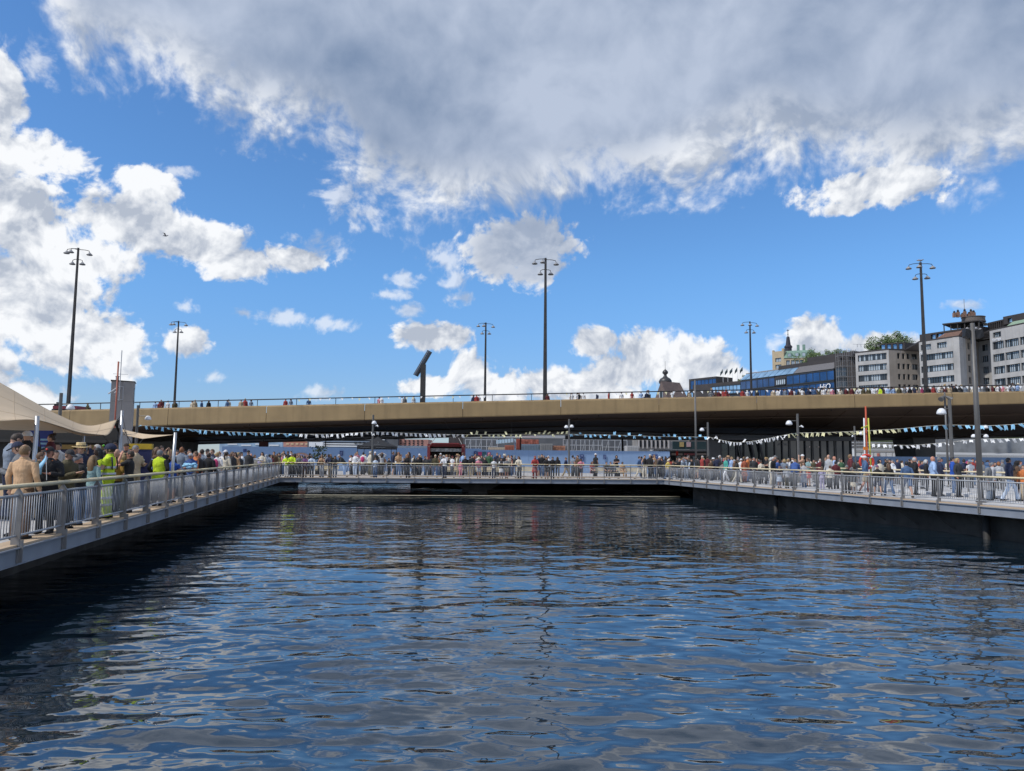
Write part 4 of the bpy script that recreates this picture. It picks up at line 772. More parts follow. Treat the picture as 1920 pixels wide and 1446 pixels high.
# black canopy tent
ct = empty('canopy_tent', (xat(707, 66), 66, 0)); tag(ct, 'black pop-up canopy tent with pale emblem on the far walkway', 'tent')
TB = mat('black_tent_cloth', (.012, .013, .016), .8, 0, .2); W_ = 1.5; ze, zp = at(707, 837, 66).z, at(711, 819, 66).z
b = MB(); P_ = [(-W_, -W_), (W_, -W_), (W_, W_), (-W_, W_)]
for i in range(4):
    (xa, ya), (xb, yb) = P_[i], P_[(i+1) % 4]; mid = [((xa*.45), (ya*.45), ze+(zp-ze)*.42), ((xb*.45), (yb*.45), ze+(zp-ze)*.42)]
    b.add([(xa, ya, ze), (xb, yb, ze), mid[1], mid[0], (0, 0, zp)], [(0, 1, 2, 3), (3, 2, 4)])
    b.add([(xa, ya, ze), (xb, yb, ze), (xb, yb, ze-.27), (xa, ya, ze-.27)], [(3, 2, 1, 0)])
cv = b.build('canopy', TB, ct); cv.modifiers.new('t', 'SOLIDIFY').thickness = .015
for xa, ya in P_: MB().tube([(xa*.97, ya*.97, 0), (xa*.97, ya*.97, ze-.02)], .025, 6).build('leg', BLACK, ct)
EMB = mat('emblem_grey', (.16, .17, .18), .7)
b = MB()
for s in (-1, 1): b.tube([(s*.18, -.93, ze+.40), (s*.27, -.99, ze+.31), (s*.18, -1.04, ze+.22)], .018, 5)
b.tube([(-.3, -1.16, ze+.15), (.38, -1.16, ze+.15)], .016, 5); b.build('emblem', EMB, ct)
b = MB()
for xs_ in (-.8, .55): b.tube([(xs_-.4+k*.1, -1.53, ze-.13+.03*math.sin(k*2.1)) for k in range(9)], .012, 4)
b.build('script_print', EMB, ct)
# red food truck
ft = empty('food_truck', (xat(836, 71), 71, 0)); tag(ft, 'dark red food truck with raised hatch and dark sign on top', 'food truck'); s = 71/1400; X = lambda px: (px-836)*s; Z = lambda py: at(836, py, 71).z
RD = mat('food_truck_red', (.16, .018, .02), .5, 0, .15); DK = mat('food_truck_interior', (.03, .028, .026), .8)
MB().bx(X(803), X(808), -1, .9, 0.3, Z(833)).build('side_wall', RD, ft); MB().bx(X(866), X(871), -1, .9, .3, Z(833)).build('side_wall', RD, ft)
MB().bx(X(808)+.01, X(866)-.01, .4, .9, .3, Z(838)).build('rear_wall', DK, ft); MB().bx(X(808)+.01, X(866)-.01, -.95, -.7, .3, 1.15).build('counter_front', RD, ft); MB().bx(X(805), X(869), -1.2, -.6, 1.16, 1.22).build('counter', STEEL, ft)
MB().bx(X(808)+.01, X(866)-.01, -.6, -.5, Z(847), Z(841)).build('menu_board', mat('menu_pale', (.36, .36, .34), .6, 0, .5, 6), ft)
MB().add([(X(808), -.9, Z(838)), (X(866), -.9, Z(838)), (X(862), -1.6, Z(833)), (X(812), -1.6, Z(833)), (X(808), -.9, Z(836)), (X(866), -.9, Z(836)), (X(862), -1.6, Z(831)), (X(812), -1.6, Z(831))], [(0, 1, 2, 3), (7, 6, 5, 4), (0, 4, 5, 1), (1, 5, 6, 2), (2, 6, 7, 3), (3, 7, 4, 0)]).build('hatch', RD, ft)
MB().bx(X(803), X(871), -.9, .9, Z(838), Z(836.5)).build('roof', RD, ft); MB().bx(X(841), X(868), -.4, -.25, Z(836), Z(819)).build('roof_sign', mat('sign_charcoal', (.05, .045, .045), .7), ft)
for a, c in (((806, 838), (816, 822)), ((869, 838), (860, 822))): MB().tube([(X(a[0]), -1, Z(a[1])), (X(c[0]), -.6, Z(c[1]))], .035, 5).build('strut', STEEL, ft)
for px in (812, 858): MB().tube([(X(px), -.9, .3), (X(px), -.7, .3)], .3, 14).build('wheel', BLACK, ft)
MB().bx(X(803), X(871), -.85, .85, .3, .42).build('floor_pan', BLACK, ft)
# potted plant
pl = empty('potted_plant', (xat(598, 61), 61, 0)); tag(pl, 'dark leafy potted plant rising behind people on the far walkway', 'plant'); rg = random.Random(4)
MB().lathe([(.22, 0), (.30, .5), (.32, .52)], n=12).build('pot', BLACK, pl); b = MB(); b.tube([(0, 0, .4), (.03, 0, 1.5)], .03, 5); b.build('stem', BARK, pl); b = MB()
for i in range(150):
    p = Vector((rg.gauss(0, .30), rg.gauss(0, .25), rg.uniform(1.3, 2.35))); u = Vector((rg.gauss(0, 1), rg.gauss(0, 1), rg.gauss(0, .7))).normalized(); v = u.orthogonal(); b.add([p-u*.13, p+v*.05, p+u*.13, p-v*.05], [(0, 1, 2, 3)])
b.build('leaves', mat('dark_leaves', (.025, .045, .02), .6, 0, .3), pl)
# timber benches on the far walkway
def bench(px, Y, w_, label, back=True):
    e = empty('bench', (xat(px, Y), Y, 0), math.atan2(tF.y, tF.x)); tag(e, label, 'bench', 'timber benches on the far walkway')
    for k in range(4): MB().bx(-w_/2, w_/2, -.22+k*.115, -.12+k*.115, .42, .455).build('seat_slat', WOODRAIL, e)
    if back:
        for k in range(3): MB().box((0, .26+k*.03, .56+k*.12), (w_, .03, .10)).build('back_slat', WOODRAIL, e)
    for s_ in (-1, 1): MB().bx(s_*w_*.42-.04, s_*w_*.42+.04, -.2, .2, 0, .419).build('leg', BLACK, e)
for px, Y, w_, lb_ in ((612, 60.5, 1.9, 'timber bench behind the leaning people right of the potted plant'), (985, 60, 1.5, 'timber bench with backrest left of the person in red'), (915, 60.5, 2.0, 'timber bench below the row of coloured posters'), (1137, 61, 2.0, 'timber bench with two seated people'), (1182, 61, 2.2, 'timber bench near the right end of the hoarding'), (860, 60.5, 1.8, 'timber bench before the red food truck')): bench(px, Y, w_, lb_)
kb = MB(); a = L1+nF*1.6+tF*1; c = R1+nF*1.6-tF*1; ln_ = (c-a).length
o = empty('timber_kerb', a, math.atan2(tF.y, tF.x)); tag(o, 'low timber kerb running along behind the far railing', 'kerb')
pm = MB().bx(.02, 2.0, 0, .25, 0.05, .17).mesh('sleeper', DECKWOOD); pm2 = MB().bx(-.06, .06, .02, .23, 0, .05).mesh('block', BLACK)
for k in range(int(ln_/2.02)): link('sleeper', pm, o, (k*2.02, 0, 0)); link('block', pm2, o, (k*2.02+.3, 0, 0)); link('block', pm2, o, (k*2.02+1.6, 0, 0))
# second railing line of the right walkway
def plain_rail(A, B, label, step=2.04):
    t = unit(A, B); ln = (B-A).length; r = empty('railing', A, math.atan2(t.y, t.x)); tag(r, label, 'railing')
    MB().tube([(0, 0, 1.07), (ln, 0, 1.07)], .06, 8, ry=.042).build('handrail', WOODRAIL, r, True)
    for z in (.9, .17): MB().tube([(0, 0, z), (ln, 0, z)], .024, 6).build('tube', STEEL_L, r)
    pm = MB().bx(-.016, .016, -.07, .07, 0, 1.02).mesh('post', STEEL); n = int(ln/step)
    for k in range(n+1): link('post', pm, r, (min(k*step, ln), 0, 0))
    m = MB(); k = 0.1
    while k < ln: m.tube([(k, 0, .18), (k, 0, .89)], .009, 4); k += .12
    tag(m.build('balusters', STEEL_L, r), kind='stuff')
plain_rail(Vector((19.3, 58, 0)), Vector((28.6, 27, 0)), 'inner steel railing with wooden handrail behind the right-hand crowd')
plain_rail(Vector((22.5, 62, 0)), Vector((37, 48, 0)), 'outer steel railing with wooden handrail beyond the inner one')
st_ = mat('white_paving_strip', (.62, .62, .63), .8, 0, .06, 2)
for k in range(7): a = R1+tR*(6+k*4.0)+nR*4.6; b = MB(); b.bx(0, 3.5, 0, .5, 0, .12); tag(b.build('step', st_, None, False, a, math.atan2(tR.y, tR.x)), kind='structure')
# ------------------------------------------------------------------ beyond the bridge: building site, halls, cabins
def rect(name, px0, px1, y0, y1, Y, m, parent, d=2.0, z0=None):
    xa, xb = xat(px0, Y), xat(px1, Y); zt_, zl = at((px0+px1)/2, y0, Y).z, at((px0+px1)/2, y1, Y).z if z0 is None else z0
    p = parent.location if parent else Vector((0, 0, 0)); return MB().bx(xa-p.x, xb-p.x, Y-p.y, Y+d-p.y, zl-p.z, zt_-p.z).build(name, m, parent)
def site(name, label, cat, px, Y): e = empty(name, (xat(px, Y), Y, -.1)); return tag(e, label, cat)
WH = mat('white_facade', (.66, .68, .70), .6, 0, .08, .5); PK = mat('pink_brick', (.42, .21, .17), .8, 0, .2, 1); BLU = mat('slate_blue_roof', (.16, .20, .26), .6, 0, .15, .6); SH = mat('dark_wall_grey', (.09, .095, .105), .8, 0, .25, .5)  # SH is a plain dark grey for distant walls
e = site('striped_hall', 'white hall with long blue-grey louvre stripes left of the black tent', 'building', 640, 150)
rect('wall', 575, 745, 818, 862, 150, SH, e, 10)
for k, (y0, y1) in enumerate(((820, 822), (823.5, 825), (827, 829.5), (831.5, 833.5), (835.5, 838), (840, 842))): rect('louvre', 600 if k > 1 else 640, 700+20*(k < 3), y0, y1, 149.5, WH if k % 2 or k > 2 else BLU, e, .45)
rect('lean_to', 578, 604, 829, 845, 148, WH, e, 1.2); [rect('window', 663+i*8, 668+i*8, 829, 832, 149.3, PANED, e, .15) for i in range(4)]
e = site('brick_house', 'pink brick house with small windows right of the black tent', 'building', 755, 152); rect('wall', 728, 802, 824, 862, 152, PK, e, 8)
for r_ in range(3):
    for i in range(8): rect('window', 733+i*8, 736+i*8, 825.5+r_*4.5, 828+r_*4.5, 151.9, PANED, e, .2)
rect('roof', 745, 800, 836, 840, 146, BLU, e, 4); [rect('column', 748+i*5, 750+i*5, 840, 846, 146.2, WH, e, .3) for i in range(9)]
e = site('pink_house', 'low pink and orange house beyond the hoarding at the left', 'building', 555, 160); rect('wall', 530, 582, 830, 862, 160, PK, e, 8); [rect('window', 535+i*9, 540+i*9, 831, 834, 159.9, mat('warm_cream', (.55, .42, .26), .7), e, .2) for i in range(5)]
rect('roof', 528, 584, 828, 830, 160.2, mat('roof_terracotta', (.40, .17, .10), .8), e, 8)
e = site('water_backdrop', 'distant pale blue panel drawn as water with white glint bars beyond the hoarding', 'building', 460, 170); rect('wall', 410, 528, 829, 864, 170, mat('lake_blue', (.25, .36, .48), .6, 0, .3, .4), e, 6); [rect('roof_edge', 425+i*26, 443+i*26, 832+(i % 2)*2, 834+(i % 2)*2, 169.8, WH, e, .3) for i in range(4)]  # blue block stands in for open water; white bars are its painted glints
e = site('hanging_sign', 'dark red sign box hanging below the bridge', 'sign', 492, 88); rect('box', 484, 500, 828, 838, 88, mat('maroon_sign', (.10, .015, .015), .6), e, .4); rect('hanger', 491, 493, 822, 828, 88.1, BLACK, e, .2)
for i, (px, y, w_) in enumerate(((605, 822, 9), (616, 825, 8), (750, 819, 8), (744, 823, 8), (590, 839, 10))):
    q = site('lamp_bar', 'black hanging lamp bar under the bridge, number %s from the left' % ('two', 'three', 'five', 'four', 'one')[i], 'lamp', px, 100); rect('housing', px-w_, px+w_, y-.9, y+.9, 100, BLACK, q, .5); rect('cable', px-.3, px+.3, y-8, y-.9, 100.1, BLACK, q, .06)
tp = tall_pole(611, 821, 84, .07, 'thin black pole behind the hoarding left of the black tent')
# steel shed, containers and scaffolding of the building site
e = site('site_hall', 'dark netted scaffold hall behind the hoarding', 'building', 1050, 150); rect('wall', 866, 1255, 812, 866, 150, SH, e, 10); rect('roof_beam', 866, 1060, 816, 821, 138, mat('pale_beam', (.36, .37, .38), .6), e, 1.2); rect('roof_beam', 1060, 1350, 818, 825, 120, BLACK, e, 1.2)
e = site('corrugated_canopy', 'pale blue corrugated canopy above the red container', 'canopy', 945, 135); [rect('sheet', 930+i*5.5, 934.5+i*5.5, 825-i*.5, 832-i*.5, 135-.3*i, mat('canopy_blue', (.42, .56, .66), .5), e, 1.5) for i in range(6)]; rect('post', 963, 967, 824, 846, 135, mat('canopy_blue', (.42, .56, .66)), e, .4)
def container(px0, px1, y0, Y, m, label):
    e = site('container', label, 'container', (px0+px1)/2, Y); rect('body', px0, px1, y0, y0+20, Y, m, e, 2.4); n = max(3, int((px1-px0)/3)); [rect('rib', px0+(i+.2)*(px1-px0)/n, px0+(i+.7)*(px1-px0)/n, y0+1, y0+18, Y-.12, m, e, .1) for i in range(n)]
    return e
container(946, 964, 835, 130, mat('container_rust', (.40, .14, .09), .7), 'rust red container under the corrugated canopy'); container(968, 977, 823, 132, mat('container_red', (.36, .09, .06), .7), 'tall red container beside the thin pole'); container(976, 1012, 833, 128, mat('container_blue', (.19, .25, .31), .6), 'grey blue container right of the thin pole'); container(1013, 1036, 832, 127, mat('cabin_grey', (.27, .27, .27), .7), 'grey site cabin with a dark doorway'); container(915, 946, 839, 126, mat('sand', (.50, .42, .33), .7), 'sand coloured low cabin above the hoarding'); container(1036, 1060, 836, 128, mat('mixed_red', (.40, .20, .13), .8, 0, .5, 3), 'brownish red container left of the twin-headed lamp'); container(976, 1010, 824, 136, mat('mixed_orange', (.38, .13, .09), .8, 0, .6, 2), 'faded red stack of containers above the blue one'); container(1175, 1198, 836, 130, mat('cabin_pale', (.45, .45, .45), .7), 'pale grey cabin above the hoarding end')
def scaf(px0, px1, y0, Y, n, label, rows=4):
    e = site('scaffold', label, 'scaffold', (px0+px1)/2, Y); zt_ = at(px0, y0, Y).z; xa, xb = xat(px0, Y)-e.location.x, xat(px1, Y)-e.location.x
    for i in range(n+1): MB().tube([(xa+(xb-xa)*i/n, 0, 0), (xa+(xb-xa)*i/n, 0, zt_)], .06, 5).build('standard', STEEL_L, e)
    for k in range(rows): MB().tube([(xa, 0, zt_*(k+.9)/rows), (xb, 0, zt_*(k+.9)/rows)], .05, 5).build('ledger', STEEL_L, e)
    for i in range(0, n, 2): MB().tube([(xa+(xb-xa)*i/n, -.05, zt_*.3), (xa+(xb-xa)*(i+1)/n, -.05, zt_)], .04, 5).build('brace', STEEL_L, e)
scaf(872, 932, 822, 132, 6, 'light steel scaffold left of the corrugated canopy'); scaf(1056, 1130, 822, 130, 9, 'dense steel scaffold behind the twin-headed lamp', 5); scaf(1130, 1176, 823, 131, 4, 'open steel scaffold between lamp and pale cabin'); 
tall_pole(976.5, 818, 110, .12, 'thin dark pole among the containers'); tall_pole(1167, 822, 110, .18, 'pale steel column by the open scaffold')
e = site('classical_house', 'grey stone house with pale columns behind the thin tall pole', 'building', 1240, 140); rect('wall', 1195, 1290, 822, 866, 140, mat('grey_stone', (.22, .21, .20), .8, 0, .2, .8), e, 6); [rect('column', 1197+i*8, 1199.5+i*8, 822, 841, 139.6, mat('pale_column', (.38, .36, .35), .8), e, .5) for i in range(8)]; [rect('window', 1200.5+i*8, 1203+i*8, 826, 838, 139.9, PANED, e, .2) for i in range(7)]
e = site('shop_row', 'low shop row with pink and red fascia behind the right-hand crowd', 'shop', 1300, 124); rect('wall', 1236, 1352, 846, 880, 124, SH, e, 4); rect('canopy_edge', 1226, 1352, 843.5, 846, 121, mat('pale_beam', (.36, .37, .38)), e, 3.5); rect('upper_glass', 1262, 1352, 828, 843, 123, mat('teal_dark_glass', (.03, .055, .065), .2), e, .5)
for i in range(5): rect('fascia_sign', 1237+i*23, 1257+i*23, 850, 853.5, 123.8, mat('pink_red_sign', (.45, .13, .16), .6) if i % 2 == 0 else mat('pale_sign', (.50, .42, .42), .6), e, .15)
for i in range(11): rect('shop_window', 1238+i*10.2, 1246+i*10.2, 855, 872, 123.9, PANE if i % 3 == 0 else PANED, e, .15)
rect('poster', 1275, 1283, 829, 838, 122.9, mat('poster_yellow', (.45, .34, .15), .6), e, .1); rect('poster', 1288, 1296, 829, 838, 122.9, mat('poster_rose', (.50, .35, .38), .6), e, .1); rect('red_banner', 1268, 1272, 845, 854, 123.2, RED, e, .2)
# dark glass pavilion under the bridge
pv = site('glass_pavilion', 'dark glass pavilion under the bridge behind the crowd', 'building', 1475, 78); PV = mat('pavilion_dark', (.016, .017, .019), .35, .2); PG = glass('pavilion_glass', (.012, .014, .016), .04)
rect('core', 1352, 1598, 818, 884, 81, PV, pv, 6)
for i in range(17): rect('pane', 1354+i*14.4, 1367+i*14.4, 826+(6 if i < 4 else 0), 878, 79.2+.05*(i % 3), PG, pv, .06)
for i in range(18): rect('mullion', 1352.6+i*14.4, 1354+i*14.4, 826, 880, 79.0, BLACK, pv, .15)
rect('roof_edge', 1350, 1600, 822, 826, 78.6, BLACK, pv, 3)
for px in (1385, 1408, 1424): a = at(px, 830, 78.8)-pv.location; c = at(px+10, 876, 78.8)-pv.location; MB().tube([a, c], .12, 6).build('raking_column', BLACK, pv)
for (px, py) in ((1518, 838), (1535, 838)): MB().lathe([(.02, -.04), (.05, 0), (.02, .04)], at(px, py, 78.9)-pv.location, 8).build('lamp', mat('small_lamp', (.8, .6, .5), .3), pv)
# white cabins, stacked timber, and the long pale roof
wc = site('site_cabin', 'long white panelled site cabin under stacked beams on the right', 'cabin', 1655, 126); rect('body', 1604, 1710, 843, 866, 126, mat('cabin_white', (.56, .57, .58), .6, 0, .05, .6), wc, 3); 
for i in range(9): rect('panel', 1605.5+i*11.6, 1615.5+i*11.6, 849, 858, 125.8, mat('cabin_panel', (.62, .63, .64), .6, 0, .1), wc, .1)
rect('trim', 1604, 1710, 845.2, 846.4, 125.7, STEEL, wc, .2); rect('notice', 1646, 1650, 850, 857, 125.65, mat('notice_red', (.5, .16, .13)), wc, .1)
tm = site('beam_stack', 'stack of grey beams above the white site cabin', 'beam stack', 1655, 127); [rect('beam', 1604+(i % 2)*3, 1708-(i % 3)*2, 829+i*3.0, 830.8+i*3.0, 127, STEEL if i % 2 else mat('pale_beam'.replace('pale', 'pale'), (.36, .37, .38)), tm, 1.2) for i in range(5)]
pr = site('long_roof', 'long pale grey sloping roof under the bridge at the right edge', 'roof', 1850, 124); b = MB(); pl_ = [at(1757, 852, 124), at(1960, 855, 124), at(1960, 862, 124), at(1757, 858, 124)]
vs = [p-pr.location for p in pl_]+[p-pr.location+Vector((0, 3, .4)) for p in pl_]; b.add(vs, [(3, 2, 1, 0), (4, 5, 6, 7), (0, 1, 5, 4), (1, 2, 6, 5), (2, 3, 7, 6), (3, 0, 4, 7)]); b.build('roof', mat('pale_beam', (.36, .37, .38)), pr)
for px in (1765, 1820, 1880, 1930): rect('post', px, px+1.4, 855, 872, 124.4, STEEL, pr, .2)
rect('wall', 1757, 1960, 822, 862, 128, mat('far_wall', (.24, .25, .26), .7, 0, .3, .6), pr, 1)
# things under the big tent and beside the tower
ks = empty('info_stand', (xat(263, 24.5), 24.5, 0), .2); tag(ks, 'navy information stand with yellow top beside the tower', 'stand'); NVY = mat('stand_navy', (.018, .022, .09), .5); YW = mat('stand_yellow', (.50, .33, .02), .5)
MB().bx(-.32, .32, -.08, .08, 0, 1.80).build('panel', NVY, ks); MB().bx(-.35, .35, -.10, .10, 1.81, 1.99).build('header', YW, ks); b = MB(); b.tube([(.05+.12*math.cos(a), -.085, 1.38+.12*math.sin(a)) for a in np.linspace(.6, 5.2, 12)], .02, 5); b.build('ring_mark', STEEL_L, ks)
b = MB(); b.bx(-.26, -.06, -.085, -.081, 1.40, 1.44); b.bx(-.26, -.1, -.085, -.081, 1.32, 1.35); b.build('print', STEEL_L, ks)
kb_ = empty('kiosk', (xat(145, 29), 29, .3)); tag(kb_, 'low kiosk with mustard yellow roof board behind the straw hat', 'kiosk'); MB().bx(-.9, .7, 0, 1.2, 0, 1.50).build('counter_body', NVY, kb_); MB().bx(-1.05, .85, -.15, 1.3, 1.51, 1.68).build('roof_board', mat('mustard', (.33, .22, .06), .6), kb_)
rb_ = empty('banner', (xat(73, 23), 23, .3)); tag(rb_, 'royal blue roll-up banner behind the front tent pole', 'banner'); MB().bx(-.36, .36, 0, .03, .1, 2.05).build('sheet', mat('banner_blue', (.02, .045, .28), .6), rb_); MB().bx(-.4, .4, -.12, .15, 0, .1).build('base', STEEL, rb_)
b = MB(); b.bx(.0, .28, -.006, -.002, 1.62, 1.68); b.bx(.0, .28, -.006, -.002, 1.74, 1.80); b.bx(.05, .2, -.006, -.002, 1.45, 1.55); b.build('print', mat('banner_print', (.25, .5, .75), .6), rb_)
bk = empty('tent_backdrop', (xat(90, 40), 40, 0)); tag(bk, 'dark stall wall at the back of the beige tent', 'stall'); MB().bx(-9, 3.6, 0, .2, 0, 3.0).build('wall', mat('stall_dark', (.02, .019, .018), .8), bk); MB().bx(-9, 3.6, -.5, .1, 2.2, 2.35).build('shelf', mat('stall_dark', (.02, .019, .018)), bk)
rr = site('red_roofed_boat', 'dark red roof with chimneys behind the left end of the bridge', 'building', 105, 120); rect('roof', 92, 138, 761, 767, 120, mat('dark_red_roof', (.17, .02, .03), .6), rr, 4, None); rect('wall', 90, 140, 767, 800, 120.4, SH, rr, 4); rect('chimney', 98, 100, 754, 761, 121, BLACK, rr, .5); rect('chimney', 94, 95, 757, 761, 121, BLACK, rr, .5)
# ------------------------------------------------------------------ bunting
FC = {'blue': (.30, .58, .80), 'white': (.80, .80, .80), 'cream': (.72, .68, .42)}
FM = {}
for cn, cc in FC.items():
    m = mat('flag_'+cn, cc, .8, 0, .06, 5)
    for v in range(6):
        rg = random.Random(v*7+1); b = MB(); nx, nz = 4, 5; up = 0
        for i in range(nx+1):
            for j in range(nz+1):
                x = -.13+.26*i/nx; z = -.36*j/nz; notch = .09*(1-abs(i-nx/2)/(nx/2)) if j == nz else 0
                bend = [.0, .10, -.16, .22, -.08, .30][v]; y = bend*(j/nz)**1.5+.03*math.sin(i*1.7+v+j*.8); sh = [.0, .05, .10, -.04, .13, .2][v]*(j/nz)
                b.v.append((x*(1-.18*j/nz*(v % 2))+sh, y, z*(1-.12*v/5)+notch))
        for i in range(nx):
            for j in range(nz): k = i*(nz+1)+j; b.f.append((k, k+nz+1, k+nz+2, k+1)); b.m.append(0)
        FM[cn, v] = b.mesh('flag', m)
STRING = mat('bunting_cord', (.6, .58, .5), .8)
def bunting(pts, cn, label, step=.40, flip=0.0, size=.86):
    P_ = [at(*q) for q in pts]; e = empty('bunting', P_[0]); tag(e, label, 'bunting', 'bunting strung between the lamp posts'); o = P_[0]
    N_ = 60; path = [interp(P_, i/N_)-o for i in range(N_+1)]; MB().tube(path, .010, 5).build('cord', STRING, e)
    ln = [0]; 
    for i in range(N_): ln.append(ln[-1]+(path[i+1]-path[i]).length)
    n = int(ln[-1]/step); rg = random.Random(len(label))
    for k in range(n):
        s = (k+.5)*ln[-1]/n; i = max(j for j in range(N_+1) if ln[j] <= s); i = min(i, N_-1); p = path[i].lerp(path[i+1], (s-ln[i])/max(1e-6, ln[i+1]-ln[i])); t = path[i+1]-path[i]
        f = link('flag', FM[cn, rg.randrange(6)], e, p); f.rotation_euler = (rg.uniform(-.5, .5)+(math.pi if rg.random() < flip else 0)+(rg.uniform(-.9, .9) if rg.random() < .4 else 0), rg.uniform(-.25, .25), math.atan2(t.y, t.x)); f.scale = (size*rg.uniform(.8, 1.1), size, size*rg.uniform(.75, 1.1))
bunting([(259, 797, 60), (330, 803, 59.6), (420, 809, 59), (500, 812, 58.6), (560, 814, 58.3)], 'blue', 'light blue bunting from the tower lamp post across the left of the bridge', .46)
bunting([(560, 814, 58.3), (630, 814, 58), (700, 810, 57.5), (760, 812, 59), (820, 814, 60.5), (872, 815, 61.5)], 'white', 'white bunting above the black tent and the red food truck', .41)
bunting([(872, 815, 61.5), (960, 815, 64), (1066, 814, 66)], 'cream', 'cream yellow bunting blown upwards left of the twin-headed lamp', .42, .65)
bunting([(1066, 814, 66), (1160, 816, 65), (1250, 819, 64), (1327, 819, 63)], 'blue', 'light blue bunting between the twin-headed lamp and the thin tall pole', .42, .4)
bunting([(1327, 819, 63), (1372, 829, 60), (1405, 828, 58), (1440, 822, 55), (1475, 815, 52)], 'white', 'white bunting sagging before the dark glass pavilion', .36, .1)
bunting([(1475, 815, 52), (1497, 812, 51), (1550, 811, 49.5), (1620, 808, 47.5), (1690, 804, 45.5)], 'cream', 'cream bunting crossing the red and yellow marker poles', .38)
bunting([(1690, 804, 45.5), (1740, 799, 44.5), (1782, 797, 44), (1860, 798, 42), (1935, 793, 40)], 'blue', 'light blue bunting passing the thick tall pole at the right', .42)
bunting([(1632, 832, 56), (1700, 835, 54), (1760, 831, 52), (1835, 824, 50), (1935, 822, 48)], 'white', 'lower white bunting above the right-hand crowd', .40)
bb = empty('bunting', (0, BY, 0)); tag(bb, 'thin white bunting tied along the bridge parapet rail', 'bunting'); m = MB(); rg = random.Random(5); m2 = MB()
x = xat(556, BY)
while x < 60:
    big = x > 14; s = rg.uniform(.10, .16) if not big else rg.uniform(.10, .20); z = ztop(x)+.58-rg.uniform(0, .08); d = rg.uniform(-.6, .8)*s; (m if rg.random() < .75 else m2).add([(x-s*.8, .05, z), (x+s*.8, .05, z), (x+d, .0, z-s*1.7)], [(0, 2, 1)]); x += rg.uniform(.35, 1.1) if big else rg.uniform(.6, 1.3)
tag(m.build('white_pennants', MATS['flag_white'], bb), kind='stuff'); tag(m2.build('cream_pennants', MATS['flag_cream'], bb), kind='stuff')
# banner cloth hung from the left end of the parapet
# ------------------------------------------------------------------ people
CLR = dict(black=(.012, .012, .014), charcoal=(.035, .036, .04), grey=(.17, .175, .185), lightgrey=(.42, .43, .45), greyblue=(.20, .24, .30), navy=(.018, .025, .06), blue=(.04, .09, .27), royalblue=(.016, .075, .36), denim=(.07, .13, .25), lightblue=(.32, .45, .68), paleblue=(.50, .58, .70),
           white=(.72, .72, .73), cream=(.62, .56, .45), beige=(.47, .37, .25), tan=(.40, .25, .14), apricot=(.58, .37, .21), khaki=(.33, .26, .16), olive=(.085, .072, .035), brown=(.11, .062, .035), darkbrown=(.04, .024, .015), rust=(.36, .10, .05), orange=(.55, .17, .05), red=(.33, .045, .04), maroon=(.11, .018, .022), pink=(.60, .22, .27), magenta=(.50, .05, .16),
           purple=(.17, .07, .19), lavender=(.42, .38, .55), yellow=(.62, .46, .10), mustard=(.42, .25, .05), limeyellow=(.58, .76, .03), green=(.05, .12, .06), teal=(.07, .36, .30), paleteal=(.22, .34, .34), fair=(.20, .12, .055), blond=(.36, .25, .115), ginger=(.26, .10, .035), silver=(.50, .49, .47), straw=(.60, .45, .22), skin=(.50, .29, .20), skinred=(.52, .24, .16), skinbrown=(.20, .105, .065), skindark=(.07, .036, .024))
WORD = dict(lightgrey='light grey', greyblue='grey-blue', royalblue='royal blue', lightblue='light blue', paleblue='pale blue', darkbrown='dark brown', limeyellow='fluorescent yellow', paleteal='pale teal', denim='denim blue', fair='fair brown')
def cname(c): return WORD.get(c, c)
def cmat(c, kind='cloth'):
    nm = '%s_%s' % (c, kind)
    if nm in MATS: return MATS[nm]
    m = mat(nm, CLR[c], .85 if kind == 'cloth' else .55, 0, .2 if kind != 'skin' else .1, 7, .75 if kind == 'cloth' else (.6 if kind == 'hair' else 0), 11 if kind == 'cloth' else 60)
    if kind == 'cloth':                         # folds run down the cloth
        nt = m.node_tree; tc = [n for n in nt.nodes if n.type == 'TEX_COORD'][0]; bp = [n for n in nt.nodes if n.type == 'BUMP'][0]; n3 = bp.inputs['Height'].links[0].from_node; bp.inputs['Distance'].default_value = .035
        mp = nt.nodes.new('ShaderNodeMapping'); mp.inputs['Scale'].default_value = (1.3, 1.3, .55); mp.inputs['Rotation'].default_value = (0, .35, 0); nt.links.new(tc.outputs['Object'], mp.inputs[0]); nt.links.new(mp.outputs[0], n3.inputs['Vector']); n3.inputs['Distortion'].default_value = 1.2
    return m
def ring_limb(path, rx, ry, n=12, up=None):
    m = MB(); m.tube(path, list(rx), n, ry=list(ry)); return m.v, m.f
def ell(c, r, n=10, k=7):
    m = MB(); m.lathe([(max(.001, math.sin(math.pi*i/k)), math.cos(math.pi*i/k)) for i in range(k, -1, -1)], n=n); c = Vector(c); return [tuple(Vector((v[0]*r[0], v[1]*r[1], v[2]*r[2]))+c) for v in m.v], m.f
POSES = {}
